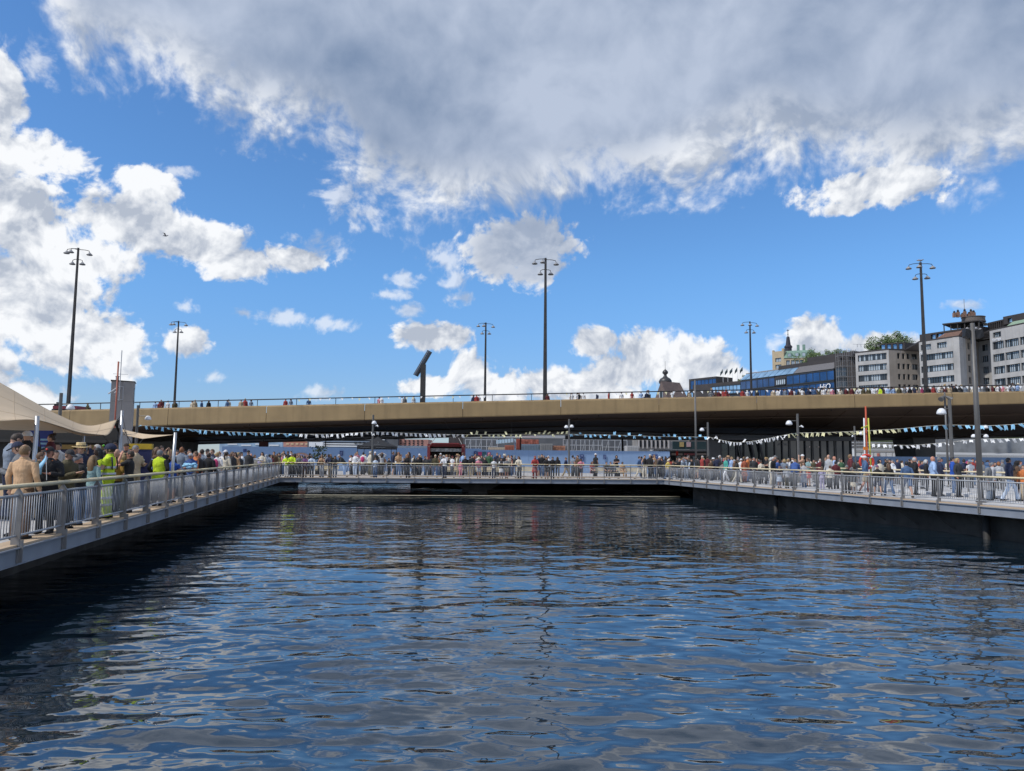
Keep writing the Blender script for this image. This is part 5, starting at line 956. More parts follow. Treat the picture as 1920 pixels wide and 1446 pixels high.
def joints(pose):
    J = dict(lean=0.0, stride=0.0, el=[(.245, .03, 1.15), (.245, .03, 1.15)], wr=[(.26, -.05, .91), (.26, -.05, .91)], look=0.0, sit=False)
    W = lambda e0, w0, e1=None, w1=None: J.update(el=[e0, e1 or e0], wr=[w0, w1 or w0])
    if pose == 'stand': pass
    elif pose == 'pocket': W((.275, .06, 1.16), (.19, -.10, .97))
    elif pose == 'fold': W((.25, -.07, 1.16), (-.02, -.23, 1.17)); J['wr'][1] = (-.02, -.25, 1.22)
    elif pose == 'phone': W((.225, -.05, 1.13), (.07, -.31, 1.22)); J['look'] = .35
    elif pose == 'photo': W((.25, -.20, 1.31), (.075, -.33, 1.57))
    elif pose == 'rail': J['lean'] = .26; W((.27, -.20, 1.12), (.14, -.44, 1.10)); J['look'] = .15
    elif pose == 'walk': J['stride'] = .27; W((.235, .09, 1.16), (.25, .02, .93), (.235, -.02, 1.15), (.25, -.18, .95))
    elif pose == 'point': W((.245, .03, 1.15), (.24, -.12, .95), (.42, -.08, 1.38), (.68, -.16, 1.36))
    elif pose == 'hip': W((.34, .06, 1.18), (.20, -.05, 1.02))
    elif pose == 'bend': J['lean'] = .75; W((.22, -.40, .98), (.12, -.62, .92)); J['look'] = .3
    elif pose == 'face': W((.27, -.05, 1.16), (.18, -.22, 1.02), (.235, -.24, 1.30), (.055, -.20, 1.60))
    elif pose == 'head': W((.36, .0, 1.52), (.12, .02, 1.66))
    elif pose == 'sit': J['sit'] = True; W((.24, -.05, 1.15), (.10, -.26, 1.02)); J['look'] = .1
    elif pose == 'down': J['look'] = .55; W((.225, -.06, 1.14), (.07, -.28, 1.16))
    elif pose == 'bag': W((.25, .02, 1.15), (.27, -.10, .93), (.26, -.05, 1.17), (.13, -.22, 1.20))
    return J
def rotx(p, a, piv):
    p = Vector(p)-piv; return Vector((p.x, p.y*math.cos(a)+p.z*math.sin(a), -p.y*math.sin(a)+p.z*math.cos(a)))+piv
def body(pose, top, legs, fem, fat=1.0, fine=False, vox=None):
    """a clothed figure 1.75 m tall facing -Y: closed limbs, then fused to one skin by a voxel remesh"""
    if not fine: top = {'blazer': 'jacket', 'hoodie': 'sweater', 'shirt': 'sweater' if pose != 'stand' else 'shirt'}.get(top, top); legs = {'jeans': 'trousers', 'leggings': 'trousers'}.get(legs, legs)
    key = (pose, top, legs, fem, fat, fine, vox)
    if key in POSES: return POSES[key]
    J = joints(pose); piv = Vector((0, 0, .96)); ln_ = J['lean']; tl = lambda p: rotx(p, -ln_, piv) if ln_ else Vector(p)
    V_, F_s, Mi = [], [], []
    def put(vf, mi):
        v, f = vf; n = len(V_); V_.extend(tuple(q) for q in v); F_s.extend(tuple(i+n for i in g) for g in f); Mi.extend([mi]*len(f))
    shw = .165 if fem else .19; bul = {'tshirt': 0, 'shirt': .006, 'sweater': .014, 'jacket': .024, 'coat': .026, 'hoodie': .02, 'blazer': .018, 'vest': .02, 'dress': .006, 'top': -.004}[top]; B = bul
    hem = {'coat': .46, 'jacket': .86, 'blazer': .82, 'hoodie': .88, 'sweater': .90, 'shirt': .84, 'tshirt': .88, 'vest': .84, 'dress': .35, 'top': .94}[top]
    # torso, as one tall loft from hem to collar
    pr = [(.95, .158, .112), (1.05, .148 if not fem else .135, .106), (1.15, .152 if not fem else .136, .108), (1.27, .172 if not fem else .155, .122 if not fem else .128), (1.37, shw*.98, .112), (1.43, shw*.86, .092), (1.475, .085, .070), (1.51, .055, .056)]
    path = [tl((0, .0, z)) for z, a, b in pr]; put(ring_limb(path, [(a+B)*fat for z, a, b in pr], [(b+B)*fat for z, a, b in pr], 18), 1)
    if not J['sit']:
        h2 = [(hem, (.175 if hem > .6 else (.20 if not fem else .23))+B*.9, .130+B+(.05 if hem < .6 else 0)), ((hem+.96)/2, .170+B, .124+B), (.97, .158+B, .113+B)]
        put(ring_limb([Vector((0, 0, z)) for z, a, b in h2], [a*fat for z, a, b in h2], [b*fat for z, a, b in h2], 18), 1)
    else: put(ring_limb([Vector((0, .03, .78)), Vector((0, .01, .9)), Vector((0, 0, .98))], [.17+B]*3, [.13+B]*3, 16), 1)
    # head and neck
    ha = J['look']; hp = tl((0, 0, 1.50)); HM = lambda q: hp+rotx(Vector(q), -ha-ln_*.35, Vector((0, 0, 0)))
    put(ring_limb([tl((0, .005, 1.43)), tl((0, .0, 1.50)), HM((0, -.005, .07))], [.056, .052, .05], [.058, .054, .05], 12), 0)
    hd_ = [(-.005, .032, .030, -.035), (.02, .052, .056, -.018), (.06, .064, .082, -.004), (.11, .072, .092, .004), (.15, .074, .094, .008), (.19, .066, .082, .010), (.225, .042, .052, .010), (.243, .012, .016, .01)]
    v, f = ring_limb([Vector((0, o_, z)) for z, a, b, o_ in hd_], [a for z, a, b, o_ in hd_], [b for z, a, b, o_ in hd_], 16); put(([HM(q) for q in v], f), 0)
    for s in (-1, 1): v, f = ell((s*.076, .012, .105), (.012, .022, .033)); put(([HM(q) for q in v], f), 0)
    v, f = ring_limb([Vector((0, -.082, .13)), Vector((0, -.100, .10)), Vector((0, -.098, .085)), Vector((0, -.08, .078))], [.008, .014, .018, .012], [.008, .012, .012, .01], 8); put(([HM(q) for q in v], f), 0)
    # legs
    for si, s in enumerate((-1, 1)):
        st = J['stride']*(1 if si else -1)
        if J['sit']: hip, kn, an = Vector((s*.09, .02, .90)), Vector((s*.11, -.42, .93)), Vector((s*.11, -.40, .52))
        else:
            hip = Vector((s*.088, 0, .94)); an = Vector((s*.095, -st*1.15+.02, .085+abs(st)*.05)); kn = Vector((s*.096, -st*.62-.025-abs(st)*.15, .50))
        d = (an-kn).normalized(); u = hip.lerp(kn, .55)
        if legs in ('trousers', 'jeans', 'wide', 'leggings'):
            w_ = {'wide': .10, 'leggings': .058, 'jeans': .07, 'trousers': .075}[legs]
            put(ring_limb([hip, u, kn, kn.lerp(an, .5), an+d*.02], [.094*fat, .086, w_*.92, w_*.88, w_*.85], [.105, .092, w_, w_*.95, w_*.9], 12), 2)
        elif legs == 'shorts':
            put(ring_limb([hip, u, kn+Vector((0, 0, .05))], [.098, .096, .09], [.108, .10, .094], 12), 2); put(ring_limb([u, kn, kn.lerp(an, .35), an], [.07, .054, .055, .036], [.075, .056, .058, .038], 10), 0)
        else: put(ring_limb([hip, u, kn, kn.lerp(an, .35), an], [.08, .075, .055, .053, .036], [.085, .078, .056, .056, .038], 10), 0)
        t_ = Vector((0, -1, -.05)); fo = an+Vector((0, .03, -.045)); put(ring_limb([fo+Vector((0, .05, 0)), fo, fo+t_*.10, fo+t_*.20], [.035, .042, .046, .026], [.038, .046, .036, .026], 10), 3)
    if legs == 'skirt': put(ring_limb([Vector((0, 0, .50)), Vector((0, 0, .75)), Vector((0, 0, 1.0))], [.24, .20, .15], [.19, .16, .11], 16), 2)
    # arms: sleeves and hands
    for si, s in enumerate((-1, 1)):
        sh = tl((s*(shw-.012), .0, 1.405)); e0, w0 = J['el'][si], J['wr'][si]
        el_, wr_ = Vector((s*e0[0], e0[1], e0[2])), Vector((s*w0[0], w0[1], w0[2]))
        if fem: el_.x *= .93
        if ln_ and pose not in ('rail', 'bend'): el_, wr_ = tl(el_), tl(wr_)
        a_, b_ = .058+B*.6, .046+B*.5
        if top in ('tshirt', 'dress', 'top', 'vest0'):
            m_ = sh.lerp(el_, .62); put(ring_limb([sh, m_], [.062, .056], [.066, .058], 12), 1 if top != 'top' else 0); put(ring_limb([sh.lerp(el_, .4), el_, el_.lerp(wr_, .4), wr_], [.044, .040, .040, .026], [.046, .042, .042, .028], 10), 0)
        else: put(ring_limb([sh, sh.lerp(el_, .5), el_, el_.lerp(wr_, .5), wr_], [a_, a_*.95, b_, b_*.95, b_*.80], [a_*1.06, a_, b_, b_*.95, b_*.80], 12), 4 if top == 'vest' else 1)
        dr = (wr_-el_).normalized(); put(ring_limb([wr_-dr*.03, wr_+dr*.03, wr_+dr*.08, wr_+dr*.105], [.022, .030, .034, .026], [.022, .020, .018, .012], 10), 0)
        sd = dr.cross(Vector((0, 0, 1))); sd = Vector((1, 0, 0)) if sd.length < .2 else sd.normalized(); cu = dr.cross(sd).normalized()
        for q, l in ((-.026, .058), (-.009, .07), (.009, .066), (.025, .05)):
            k0 = wr_+dr*.092+sd*q; put(ring_limb([k0-dr*.02, k0+dr*l*.5, k0+dr*l*.85-cu*.012*(1 if cu.z < 0 else -1)], [.0098, .0095, .007], [.0098, .0095, .007], 6), 0)
        k0 = wr_+dr*.03-sd*.028*s; put(ring_limb([k0, k0+dr*.03-sd*.02*s, k0+dr*.06-sd*.026*s], [.012, .011, .008], [.012, .011, .008], 6), 0)
    src = bpy.data.meshes.new('src'); src.from_pydata([tuple(v) for v in V_], [], F_s); tmp = bpy.data.objects.new('tmp', src); COL.objects.link(tmp)
    bmm = bmesh.new(); bmm.from_mesh(src); bmesh.ops.recalc_face_normals(bmm, faces=bmm.faces); bmm.to_mesh(src); bmm.free()
    rm = tmp.modifiers.new('r', 'REMESH'); rm.mode = 'VOXEL'; rm.voxel_size = vox or (.0105 if fine else .0185)
    sm_ = tmp.modifiers.new('s', 'SMOOTH'); sm_.factor = .5; sm_.iterations = 3 if fine else 1
    dg = bpy.context.evaluated_depsgraph_get(); me = bpy.data.meshes.new_from_object(tmp.evaluated_get(dg)); me.name = 'person'
    bvh = BVHTree.FromPolygons([Vector(v) for v in V_], F_s); mi = np.zeros(len(me.polygons), dtype=np.int32)
    for p in me.polygons:
        r = bvh.find_nearest(p.center); mi[p.index] = Mi[r[2]] if r[2] is not None else 1
    bpy.data.objects.remove(tmp)
    me.materials.clear()
    for k in range(5): me.materials.append(cmat('grey'))
    me.polygons.foreach_set('material_index', mi); me.polygons.foreach_set('use_smooth', np.ones(len(mi), bool)); me.update()
    hm = Matrix.Translation(hp) @ Matrix.Rotation(ha+ln_*.35, 4, 'X')      # head frame: origin at the top of the neck
    POSES[key] = (me, hm); return POSES[key]
HAIR = {}
def shell(keep, r=(.083, .103, .112), c=(0, .008, .128), extra=None, n=20, k=14, jit=.0):
    m = MB(); rg = random.Random(3); vs = []
    for i in range(k+1):
        for j in range(n):
            a, t = 2*math.pi*j/n, math.pi*i/k; q = 1+rg.uniform(-jit, jit); vs.append(Vector((math.sin(t)*math.cos(a)*r[0]*q+c[0], math.sin(t)*math.sin(a)*r[1]*q+c[1], math.cos(t)*r[2]*q+c[2])))
    fs = []
    for i in range(k):
        for j in range(n):
            f = (i*n+j, i*n+(j+1) % n, (i+1)*n+(j+1) % n, (i+1)*n+j); ce = sum((vs[q] for q in f), Vector())/4
            if keep(ce): fs.append(f[::-1])
    m.add(vs, fs); 
    if extra: extra(m)
    return m
def hairmesh(st):
    if st in HAIR: return HAIR[st]
    hl = lambda v: v.z > (.175 if v.y < -.05 else (.12 if v.y < .0 else .055))
    if st == 'short': m = shell(hl, jit=.02)
    elif st == 'receding': m = shell(lambda v: v.y > -.01 and .05 < v.z < .19)
    elif st == 'long':
        m = shell(hl, (.088, .108, .116), jit=.02); m.tube([(0, .07, .19), (0, .098, .10), (0, .105, -.02), (0, .10, -.16), (0, .09, -.24)], [.06, .088, .10, .085, .03], 12, ry=[.03, .04, .045, .035, .015])
        for s in (-1, 1): m.tube([(s*.06, .0, .19), (s*.085, .01, .10), (s*.088, .03, -.02), (s*.085, .04, -.14)], [.012, .022, .024, .01], 8, ry=[.03, .05, .045, .02])
    elif st == 'bob':
        m = shell(hl, (.09, .11, .117), jit=.03); m.tube([(0, .06, .19), (0, .09, .10), (0, .085, .0)], [.06, .09, .075], 12, ry=[.03, .045, .03])
        for s in (-1, 1): m.tube([(s*.07, .0, .19), (s*.09, .01, .10), (s*.085, .02, .01)], [.014, .026, .014], 8, ry=[.035, .06, .035])
    elif st == 'ponytail': m = shell(hl, jit=.02); m.tube([(0, .09, .17), (0, .135, .15), (0, .15, .05), (0, .14, -.10), (0, .125, -.16)], [.02, .03, .032, .026, .006], 8)
    elif st == 'bun': m = shell(hl, jit=.02); v, f = ell((0, .08, .235), (.045, .045, .042)); m.add(v, f)
    elif st == 'cap':
        m = shell(lambda v: v.z > .145, (.089, .109, .122)); m.add([(-.07, -.09, .150), (.07, -.09, .150), (.06, -.165, .135), (.02, -.185, .132), (-.02, -.185, .132), (-.06, -.165, .135), (-.07, -.09, .158), (.07, -.09, .158), (.06, -.165, .143), (.02, -.185, .140), (-.02, -.185, .140), (-.06, -.165, .143)],
               [(0, 1, 2, 3, 4, 5), (11, 10, 9, 8, 7, 6), (0, 6, 7, 1), (1, 7, 8, 2), (2, 8, 9, 3), (3, 9, 10, 4), (4, 10, 11, 5), (5, 11, 6, 0)])
    elif st in ('hat', 'sunhat'):
        m = MB(); w_ = .185 if st == 'hat' else .16
        m.lathe([(w_, .145), (w_*.98, .155), (.12, .165), (.098, .170), (.097, .245), (.088, .268), (.04, .272), (.002, .262)], (0, .01, 0), 20); m.v = [(x, y*1.12, z+.03*(abs(x)/.18)**2) for x, y, z in m.v]
    elif st == 'beanie': m = shell(lambda v: v.z > .13, (.092, .112, .128), jit=.015)
    elif st == 'hijab':
        m = shell(lambda v: not (v.y < -.045 and .035 < v.z < .205 and abs(v.x) < .064), (.095, .118, .128), (0, .012, .118)); m.tube([(0, .02, .06), (0, .02, -.03), (0, .01, -.12), (0, .0, -.19)], [.085, .10, .165, .185], 16, ry=[.095, .10, .125, .13])
    elif st == 'helmet':
        m = shell(lambda v: v.z > .13, (.108, .132, .138)); v, f = ell((0, -.10, .175), (.05, .035, .02)); m.add(v, f)
    HAIR[st] = m.mesh('hair' if st in ('short', 'long', 'bob', 'ponytail', 'bun', 'receding') else st, cmat('brown'), True); return HAIR[st]
HATS = {'cap': 'cap', 'hat': 'wide hat', 'sunhat': 'sun hat', 'beanie': 'beanie', 'hijab': 'headscarf', 'helmet': 'helmet'}
def obj_mat(o, i, m):
    o.material_slots[i].link = 'OBJECT'; o.material_slots[i].material = m
USED = {}
def label_person(ht, hc, tc, top, lc, legs, place):
    h = ('in a %s %s' % (cname(hc), HATS[ht])) if ht in HATS else ('bald' if ht == 'bald' else 'with %s %s hair' % ({'short': 'short', 'long': 'long', 'bob': 'bobbed', 'ponytail': 'ponytailed', 'bun': 'knotted', 'receding': 'thin'}[ht], cname(hc)))
    ge = {'tshirt': 'T-shirt', 'top': 'sleeveless top', 'vest': 'vest'}.get(top, top)
    g = '%s %s' % (cname(tc), ge)
    s = ('bald person' if h == 'bald' else 'person '+h)+(', ' if ht in HATS else ' in ')+g
    return s+' '+place
def person(px, ytop, Y, face, pose, hair, topc, legc, place, z0=0.0, skin='skin', fem=None, fine=False, group='crowd', mid=None, label=None, shoe='black', push=True, sitz=0.0, wid=1.0):
    ht, hc = hair.split(); tc, top = topc.split(); lc, legs = legc.split()
    fem = (ht in ('long', 'bob', 'ponytail', 'bun', 'hijab')) if fem is None else fem
    kid = ytop is not None and ytop < 0
    X_ = xat(px, Y)
    if push:                                   # keep everybody behind the railings
        for _ in range(60):
            p = Vector((X_, Y, 0)); dl = (p-L0).dot(nL); df = (p-L1).dot(nF); dr_ = (p-R1).dot(nR)
            if max(dl, df, dr_) > .34 and not (dl < .34 and df < .34 and dr_ < .34): break
            Y += .12; X_ = xat(px, Y)
    if isinstance(ytop, (int, float)) and ytop > 2.5: h = (at(px, ytop, Y).z-z0)
    else: h = ytop
    J = joints(pose); drop = .10 if pose == 'rail' else (.42 if pose == 'bend' else (.43 if pose == 'sit' else 0)); base = 1.75-drop
    hat_up = .03 if ht in HATS else .012
    if pose == 'sit': sc = 1.0; zz = z0-.43
    else: sc = max(.55, min(1.13, h/(base+hat_up))); zz = z0
    me, hm = body(pose, top, legs, fem, 1.0, fine)
    o = link('person', me, None, (X_, Y, zz), R(face)); o.scale = (sc*wid*random.uniform(.97, 1.03), sc*wid, sc)
    obj_mat(o, 0, cmat(skin, 'skin')); obj_mat(o, 1, cmat(tc)); obj_mat(o, 2, cmat(lc)); obj_mat(o, 3, cmat(shoe)); obj_mat(o, 4, cmat(mid or tc))
    if ht != 'bald':
        hr = link(HATS[ht].split()[-1] if ht in HATS else 'hair', hairmesh(ht), o); hr.matrix_local = hm; obj_mat(hr, 0, cmat(hc, 'hair' if ht not in HATS else 'cloth'))
        if ht in ('cap', 'hat', 'sunhat', 'helmet') and fine:
            h2 = link('hair', hairmesh('receding'), o); h2.matrix_local = hm; obj_mat(h2, 0, cmat('brown' if hc != 'navy' else 'darkbrown', 'hair'))
    if fine:                                   # eyes, brows and mouth
        fm = MB()
        for s_ in (-1, 1):
            v, f = ell((s_*.030, -.0855, .128), (.011, .006, .0065), 8, 5); fm.add(v, f, 0); fm.tube([(s_*.016, -.090, .146), (s_*.032, -.088, .150), (s_*.047, -.078, .145)], .0035, 5, 1)
        fm.tube([(-.022, -.076, .048), (0, -.082, .047), (.022, -.076, .048)], .0045, 5, 2); fo_ = fm.build('face_features', [mat('dark_eye', (.02, .015, .012), .2), cmat('darkbrown', 'hair'), mat('lips', (.30, .11, .09), .5)], o, True); fo_.matrix_local = hm
        if top in ('shirt', 'jacket', 'blazer', 'tshirt') and pose not in ('bend',):
            cl = MB(); cl.tube([tuple(rotx((.066*math.cos(a), .064*math.sin(a)-.002, 1.485+.014*math.sin(a)), -J['lean'], Vector((0, 0, .96)))) for a in np.linspace(-math.pi*.40, math.pi*1.40, 16)], .014, 6, ry=.022); cl.build('collar', cmat(tc), o, True)
    lb = label or label_person(ht, hc, tc, top, lc, legs, place)
    def short(t):
        for a, b_ in (('person in a ', 'person in '), (' with ', ' with '), ('with short ', 'with '), (' the ', ' ')):
            if len(t.split()) > 16: t = t.replace(a, b_)
        return t
    if lb in USED:
        USED[lb][1] += 1; alt = lb.replace(' '+place, ' and %s %s %s' % (cname(lc), legs if legs != 'wide' else 'trousers', place)); lb = alt if alt not in USED else alt
        k = 2
        while lb in USED: lb = '%s, %s pose' % (alt, {2: pose, 3: pose+' second', 4: pose+' third'}.get(k, 'other')); k += 1
    lb = short(lb); USED[lb] = [o, 1]; tag(o, lb, 'person', group)
    return o, hm, sc
def nearest(px, marks):
    m = min(marks, key=lambda q: abs(q[0]-px)); d = px-m[0]
    return ('by ' if abs(d) < 14 else ('left of ' if d < 0 else 'right of '))+m[1]
MF = [(420, 'the left railing bend'), (459, 'the small navy notice'), (530, 'the far left corner'), (564, 'the painted arch'), (598, 'the potted plant'), (640, 'the navy notice'), (707, 'the black tent'), (760, 'the pink house'), (836, 'the red food truck'), (903, 'the four posters'), (976, 'the white-backed bench'), (1020, 'the two stacked containers'), (1067, 'the twin-headed lamp'), (1134, 'the single notice'), (1180, 'the last bench')]
MR = [(1228, 'the tall blue notice'), (1255, 'the far right corner'), (1303, 'the thin tall pole'), (1327, 'the one-dome lamp'), (1365, 'the shop row end'), (1427, 'the pushchair'), (1460, 'the pavilion'), (1495, 'the camera lamp'), (1545, 'the pavilion end'), (1602, 'the small far lamp'), (1625, 'the marker poles'), (1690, 'the white cabins'), (1735, 'the bridge pier'), (1780, 'the big dome lamp'), (1823, 'the thick tall pole'), (1890, 'the right picture edge')]
# px, top of head in the photograph, distance, facing (0 = to the camera, 90 = to the right), pose, hair, top, legs [, options]
def crowd(rows, marks, group, **kw):
    for r in rows:
        opt = dict(kw); opt.update(r[8] if len(r) > 8 else {})
        person(r[0], r[1], r[2], r[3], r[4], r[5], r[6], r[7], opt.pop('place', None) or nearest(r[0], marks), group=group, **opt)
SB, SD, SR = dict(skin='skinbrown'), dict(skin='skindark'), dict(skin='skinred')
# --- the people nearest to the camera, behind the left railing
GL = 'people behind the left railing'
def near(px, yt, d, *a, **k):                # d: metres behind the railing line, along the line of sight
    Y = 6.72/((960-px)/1400-.1925)+d if px < 400 else d
    return person(px, yt, Y, *a, group=GL, fine=True, **k)
near(22, 808, 1.6, 150, 'down', 'short darkbrown', 'greyblue sweater', 'navy trousers', '', z0=.3, label='tall person in grey-blue sweater looking down at the left edge', wid=1.1)
near(36, 824, .9, -70, 'phone', 'cap navy', 'grey shirt', 'charcoal trousers', '', label='person in navy cap and grey shirt half hidden behind the apricot shirt')
o, hm, sc = near(46, 832, 0, 178, 'stand', 'short fair', 'apricot shirt', 'brown trousers', '', label='person in apricot shirt seen from behind at the near railing', wid=1.12)
o, hm, sc = near(91, 834, .1, 8, 'bag', 'cap black', 'black jacket', 'black trousers', '', skin='skinred', label='person in black cap and black jacket with orange collar', wid=1.06)
c = MB(); c.tube([(-.10, .03, 1.47), (-.09, -.06, 1.45), (0, -.11, 1.40), (.09, -.06, 1.45), (.10, .03, 1.47), (0, .085, 1.49), (-.10, .03, 1.47)], .022, 8); c.build('collar', cmat('orange'), o, True)
c = MB(); c.lathe([(.002, -.004), (.024, 0), (.002, .004)], (0, -.103, .185), 12, mat=Matrix.Rotation(R(78), 3, 'X')); e_ = c.build('cap_badge', RED, o, True); e_.matrix_local = hm
gl_ = MB(); [gl_.tube([(s*.034+.024*math.cos(a), -.098, .123+.02*math.sin(a)) for a in np.linspace(0, 6.28, 11)], .004, 5) for s in (-1, 1)]; gl_.tube([(-.01, -.1, .125), (.01, -.1, .125)], .004, 5); e_ = gl_.build('glasses', BLACK, o); e_.matrix_local = hm
fl = MB(); q0 = at(86, 854, 15.3); b = MB(); N_ = 7
for k in range(N_+1):
    f = k/N_; b.v += [(-.01-.17*f, .03*math.sin(k), -.31*f), (.03-.12*f, .03*math.sin(k+.7), -.04-.36*f)]
for k in range(N_): b.f.append((2*k, 2*k+1, 2*k+3, 2*k+2)); b.m.append(0)
fl = b.build('hand_flag', MATS['flag_blue'], None, True, q0); fl.modifiers.new('t', 'SOLIDIFY').thickness = .004; MB().tube([(0, 0, .06), (.05, 0, -.5)], .006, 6).build('stick', WHITE, fl); tag(fl, 'small light blue flag held by the person with the orange collar', 'flag')
near(127, 839, .1, 75, 'phone', 'cap charcoal', 'olive jacket', 'charcoal trousers', '', label='person in dark cap and olive jacket in profile beside the straw hat')
o, hm, sc = near(150, 829, 1.5, 35, 'pocket', 'hat straw', 'navy jacket', 'charcoal trousers', '', label='person in straw hat with black band and dark jacket')
c = MB(); c.lathe([(.1005, .172), (.101, .173), (.101, .192), (.1, .193)], (0, .01, 0), 20); c.v = [(x, y*1.12, z+.01) for x, y, z in c.v]; c.build('hat_band', cmat('black'), o, True).matrix_local = hm
near(152, 848, 0, -50, 'down', 'beanie grey', 'black jacket', 'denim jeans', '', skin='skinred', fem=True, label='person in grey headwrap and black jacket looking down over the railing')
near(175, 852, .5, 170, 'stand', 'long fair', 'paleteal shirt', 'denim jeans', '', label='person with long fair hair and pale teal shirt seen from behind')
o, hm, sc = near(205, 830, .0, -80, 'fold', 'helmet navy', 'limeyellow tshirt', 'limeyellow trousers', '', label='person in blue helmet and fluorescent yellow workwear in profile', wid=1.1)
RFX = mat('reflective_tape', (.55, .57, .60), .35, .3)
for z, w0 in ((1.02, .172), (1.17, .168)): c = MB(); c.lathe([(w0, z), (w0+.002, z+.002), (w0+.002, z+.05), (w0, z+.052)], (0, 0, 0), 24); c.v = [(x, y*.80, q) for x, y, q in c.v]; c.build('reflective_band', RFX, o, True)
for s in (-1, 1):
    for z in (.30, .46): c = MB(); c.lathe([(.086, z), (.087, z+.002), (.087, z+.05), (.086, z+.052)], (s*.096, -.01, 0), 14); c.build('reflective_band', RFX, o, True)
    c = MB(); c.tube([(s*.155, .09, 1.44), (s*.165, .115, 1.28), (s*.15, .112, 1.14)], [.02, .032, .02], 8, ry=[.02, .012, .012]); c.build('dark_side_panel', cmat('charcoal'), o, True)
c = MB(); v, f = ell((.03, -.122, .205), (.045, .022, .03)); c.add(v, f); c.build('goggles', mat('green_lens', (.15, .55, .03), .15), o, True).matrix_local = hm
c = MB(); c.tube([(-.085, -.02, .15), (-.07, -.03, .04), (0, -.045, -.01), (.07, -.03, .04), (.085, -.02, .15)], .006, 5); c.build('chin_strap', BLACK, o).matrix_local = hm
near(219, 841, 1.6, 165, 'stand', 'bald skin', 'mustard jacket', 'charcoal trousers', '', label='bald person in mustard jacket behind the fluorescent worker')
near(182, 838, 2.6, -35, 'pocket', 'long black', 'black vest', 'charcoal trousers', '', skin='skindark', mid='limeyellow', label='person with long black hair in dark vest with fluorescent sleeves')
o, hm, sc = near(243, 843, 0, -78, 'face', 'short darkbrown', 'black tshirt', 'charcoal trousers', '', skin='skinred', label='person in black T-shirt raising a hand to sunglasses', wid=1.08)
c = MB(); [c.tube([(s*.034-.026, -.099, .126), (s*.034, -.104, .126), (s*.034+.026, -.097, .126)], [.01, .021, .012], 8) for s in (-1, 1)]; c.tube([(.07, -.07, .13), (.08, 0, .13)], .005, 5); c.build('sunglasses', BLACK, o).matrix_local = hm
near(253, 833, 2.2, 75, 'bag', 'short grey', 'beige jacket', 'khaki trousers', '', label='grey haired person in beige jacket before the info stand')
o, hm, sc = near(299, 842, .0, 180, 'pocket', 'short grey', 'limeyellow vest', 'grey trousers', '', mid='black', label='person in fluorescent yellow vest with black sleeves seen from behind', wid=1.05)
c = MB(); c.lathe([(.183, 1.0), (.185, 1.002), (.185, 1.045), (.183, 1.047)], (0, 0, 0), 24); c.v = [(x, y*.78, q) for x, y, q in c.v]; c.build('reflective_band', mat('olive_tape', (.12, .14, .06), .5), o, True)
near(324, 852, .0, 175, 'fold', 'cap charcoal', 'royalblue tshirt', 'grey shorts', '', label='person in royal blue polo shirt beside the leaning pole', wid=1.05)
o, hm, sc = near(358, 847, 0, 0, 'down', 'short silver', 'blue tshirt', 'charcoal trousers', '', skin='skinred', label='white haired person in blue shirt holding a light blue bundle')
bd = MB(); rg = random.Random(2)
for k in range(14): v, f = ell((rg.uniform(-.2, .2), rg.uniform(-.08, .08), rg.uniform(-.07, .09)), (.09, .06, .05)); bd.add(v, f)
tag(bd.build('flag_bundle', MATS['flag_blue'], None, True, at(355, 873, 28.0)), 'crumpled light blue cloth bundle held behind the left railing', 'cloth')
near(373, 848, .6, 5, 'pocket', 'bald skin', 'charcoal blazer', 'charcoal trousers', '', skin='skinred', label='bald person in sunglasses and dark blazer beside the blue shirt')
near(391, 848, .2, 172, 'stand', 'short darkbrown', 'black jacket', 'black trousers', '', label='broad person in black jacket from behind near the sail pole', wid=1.12)
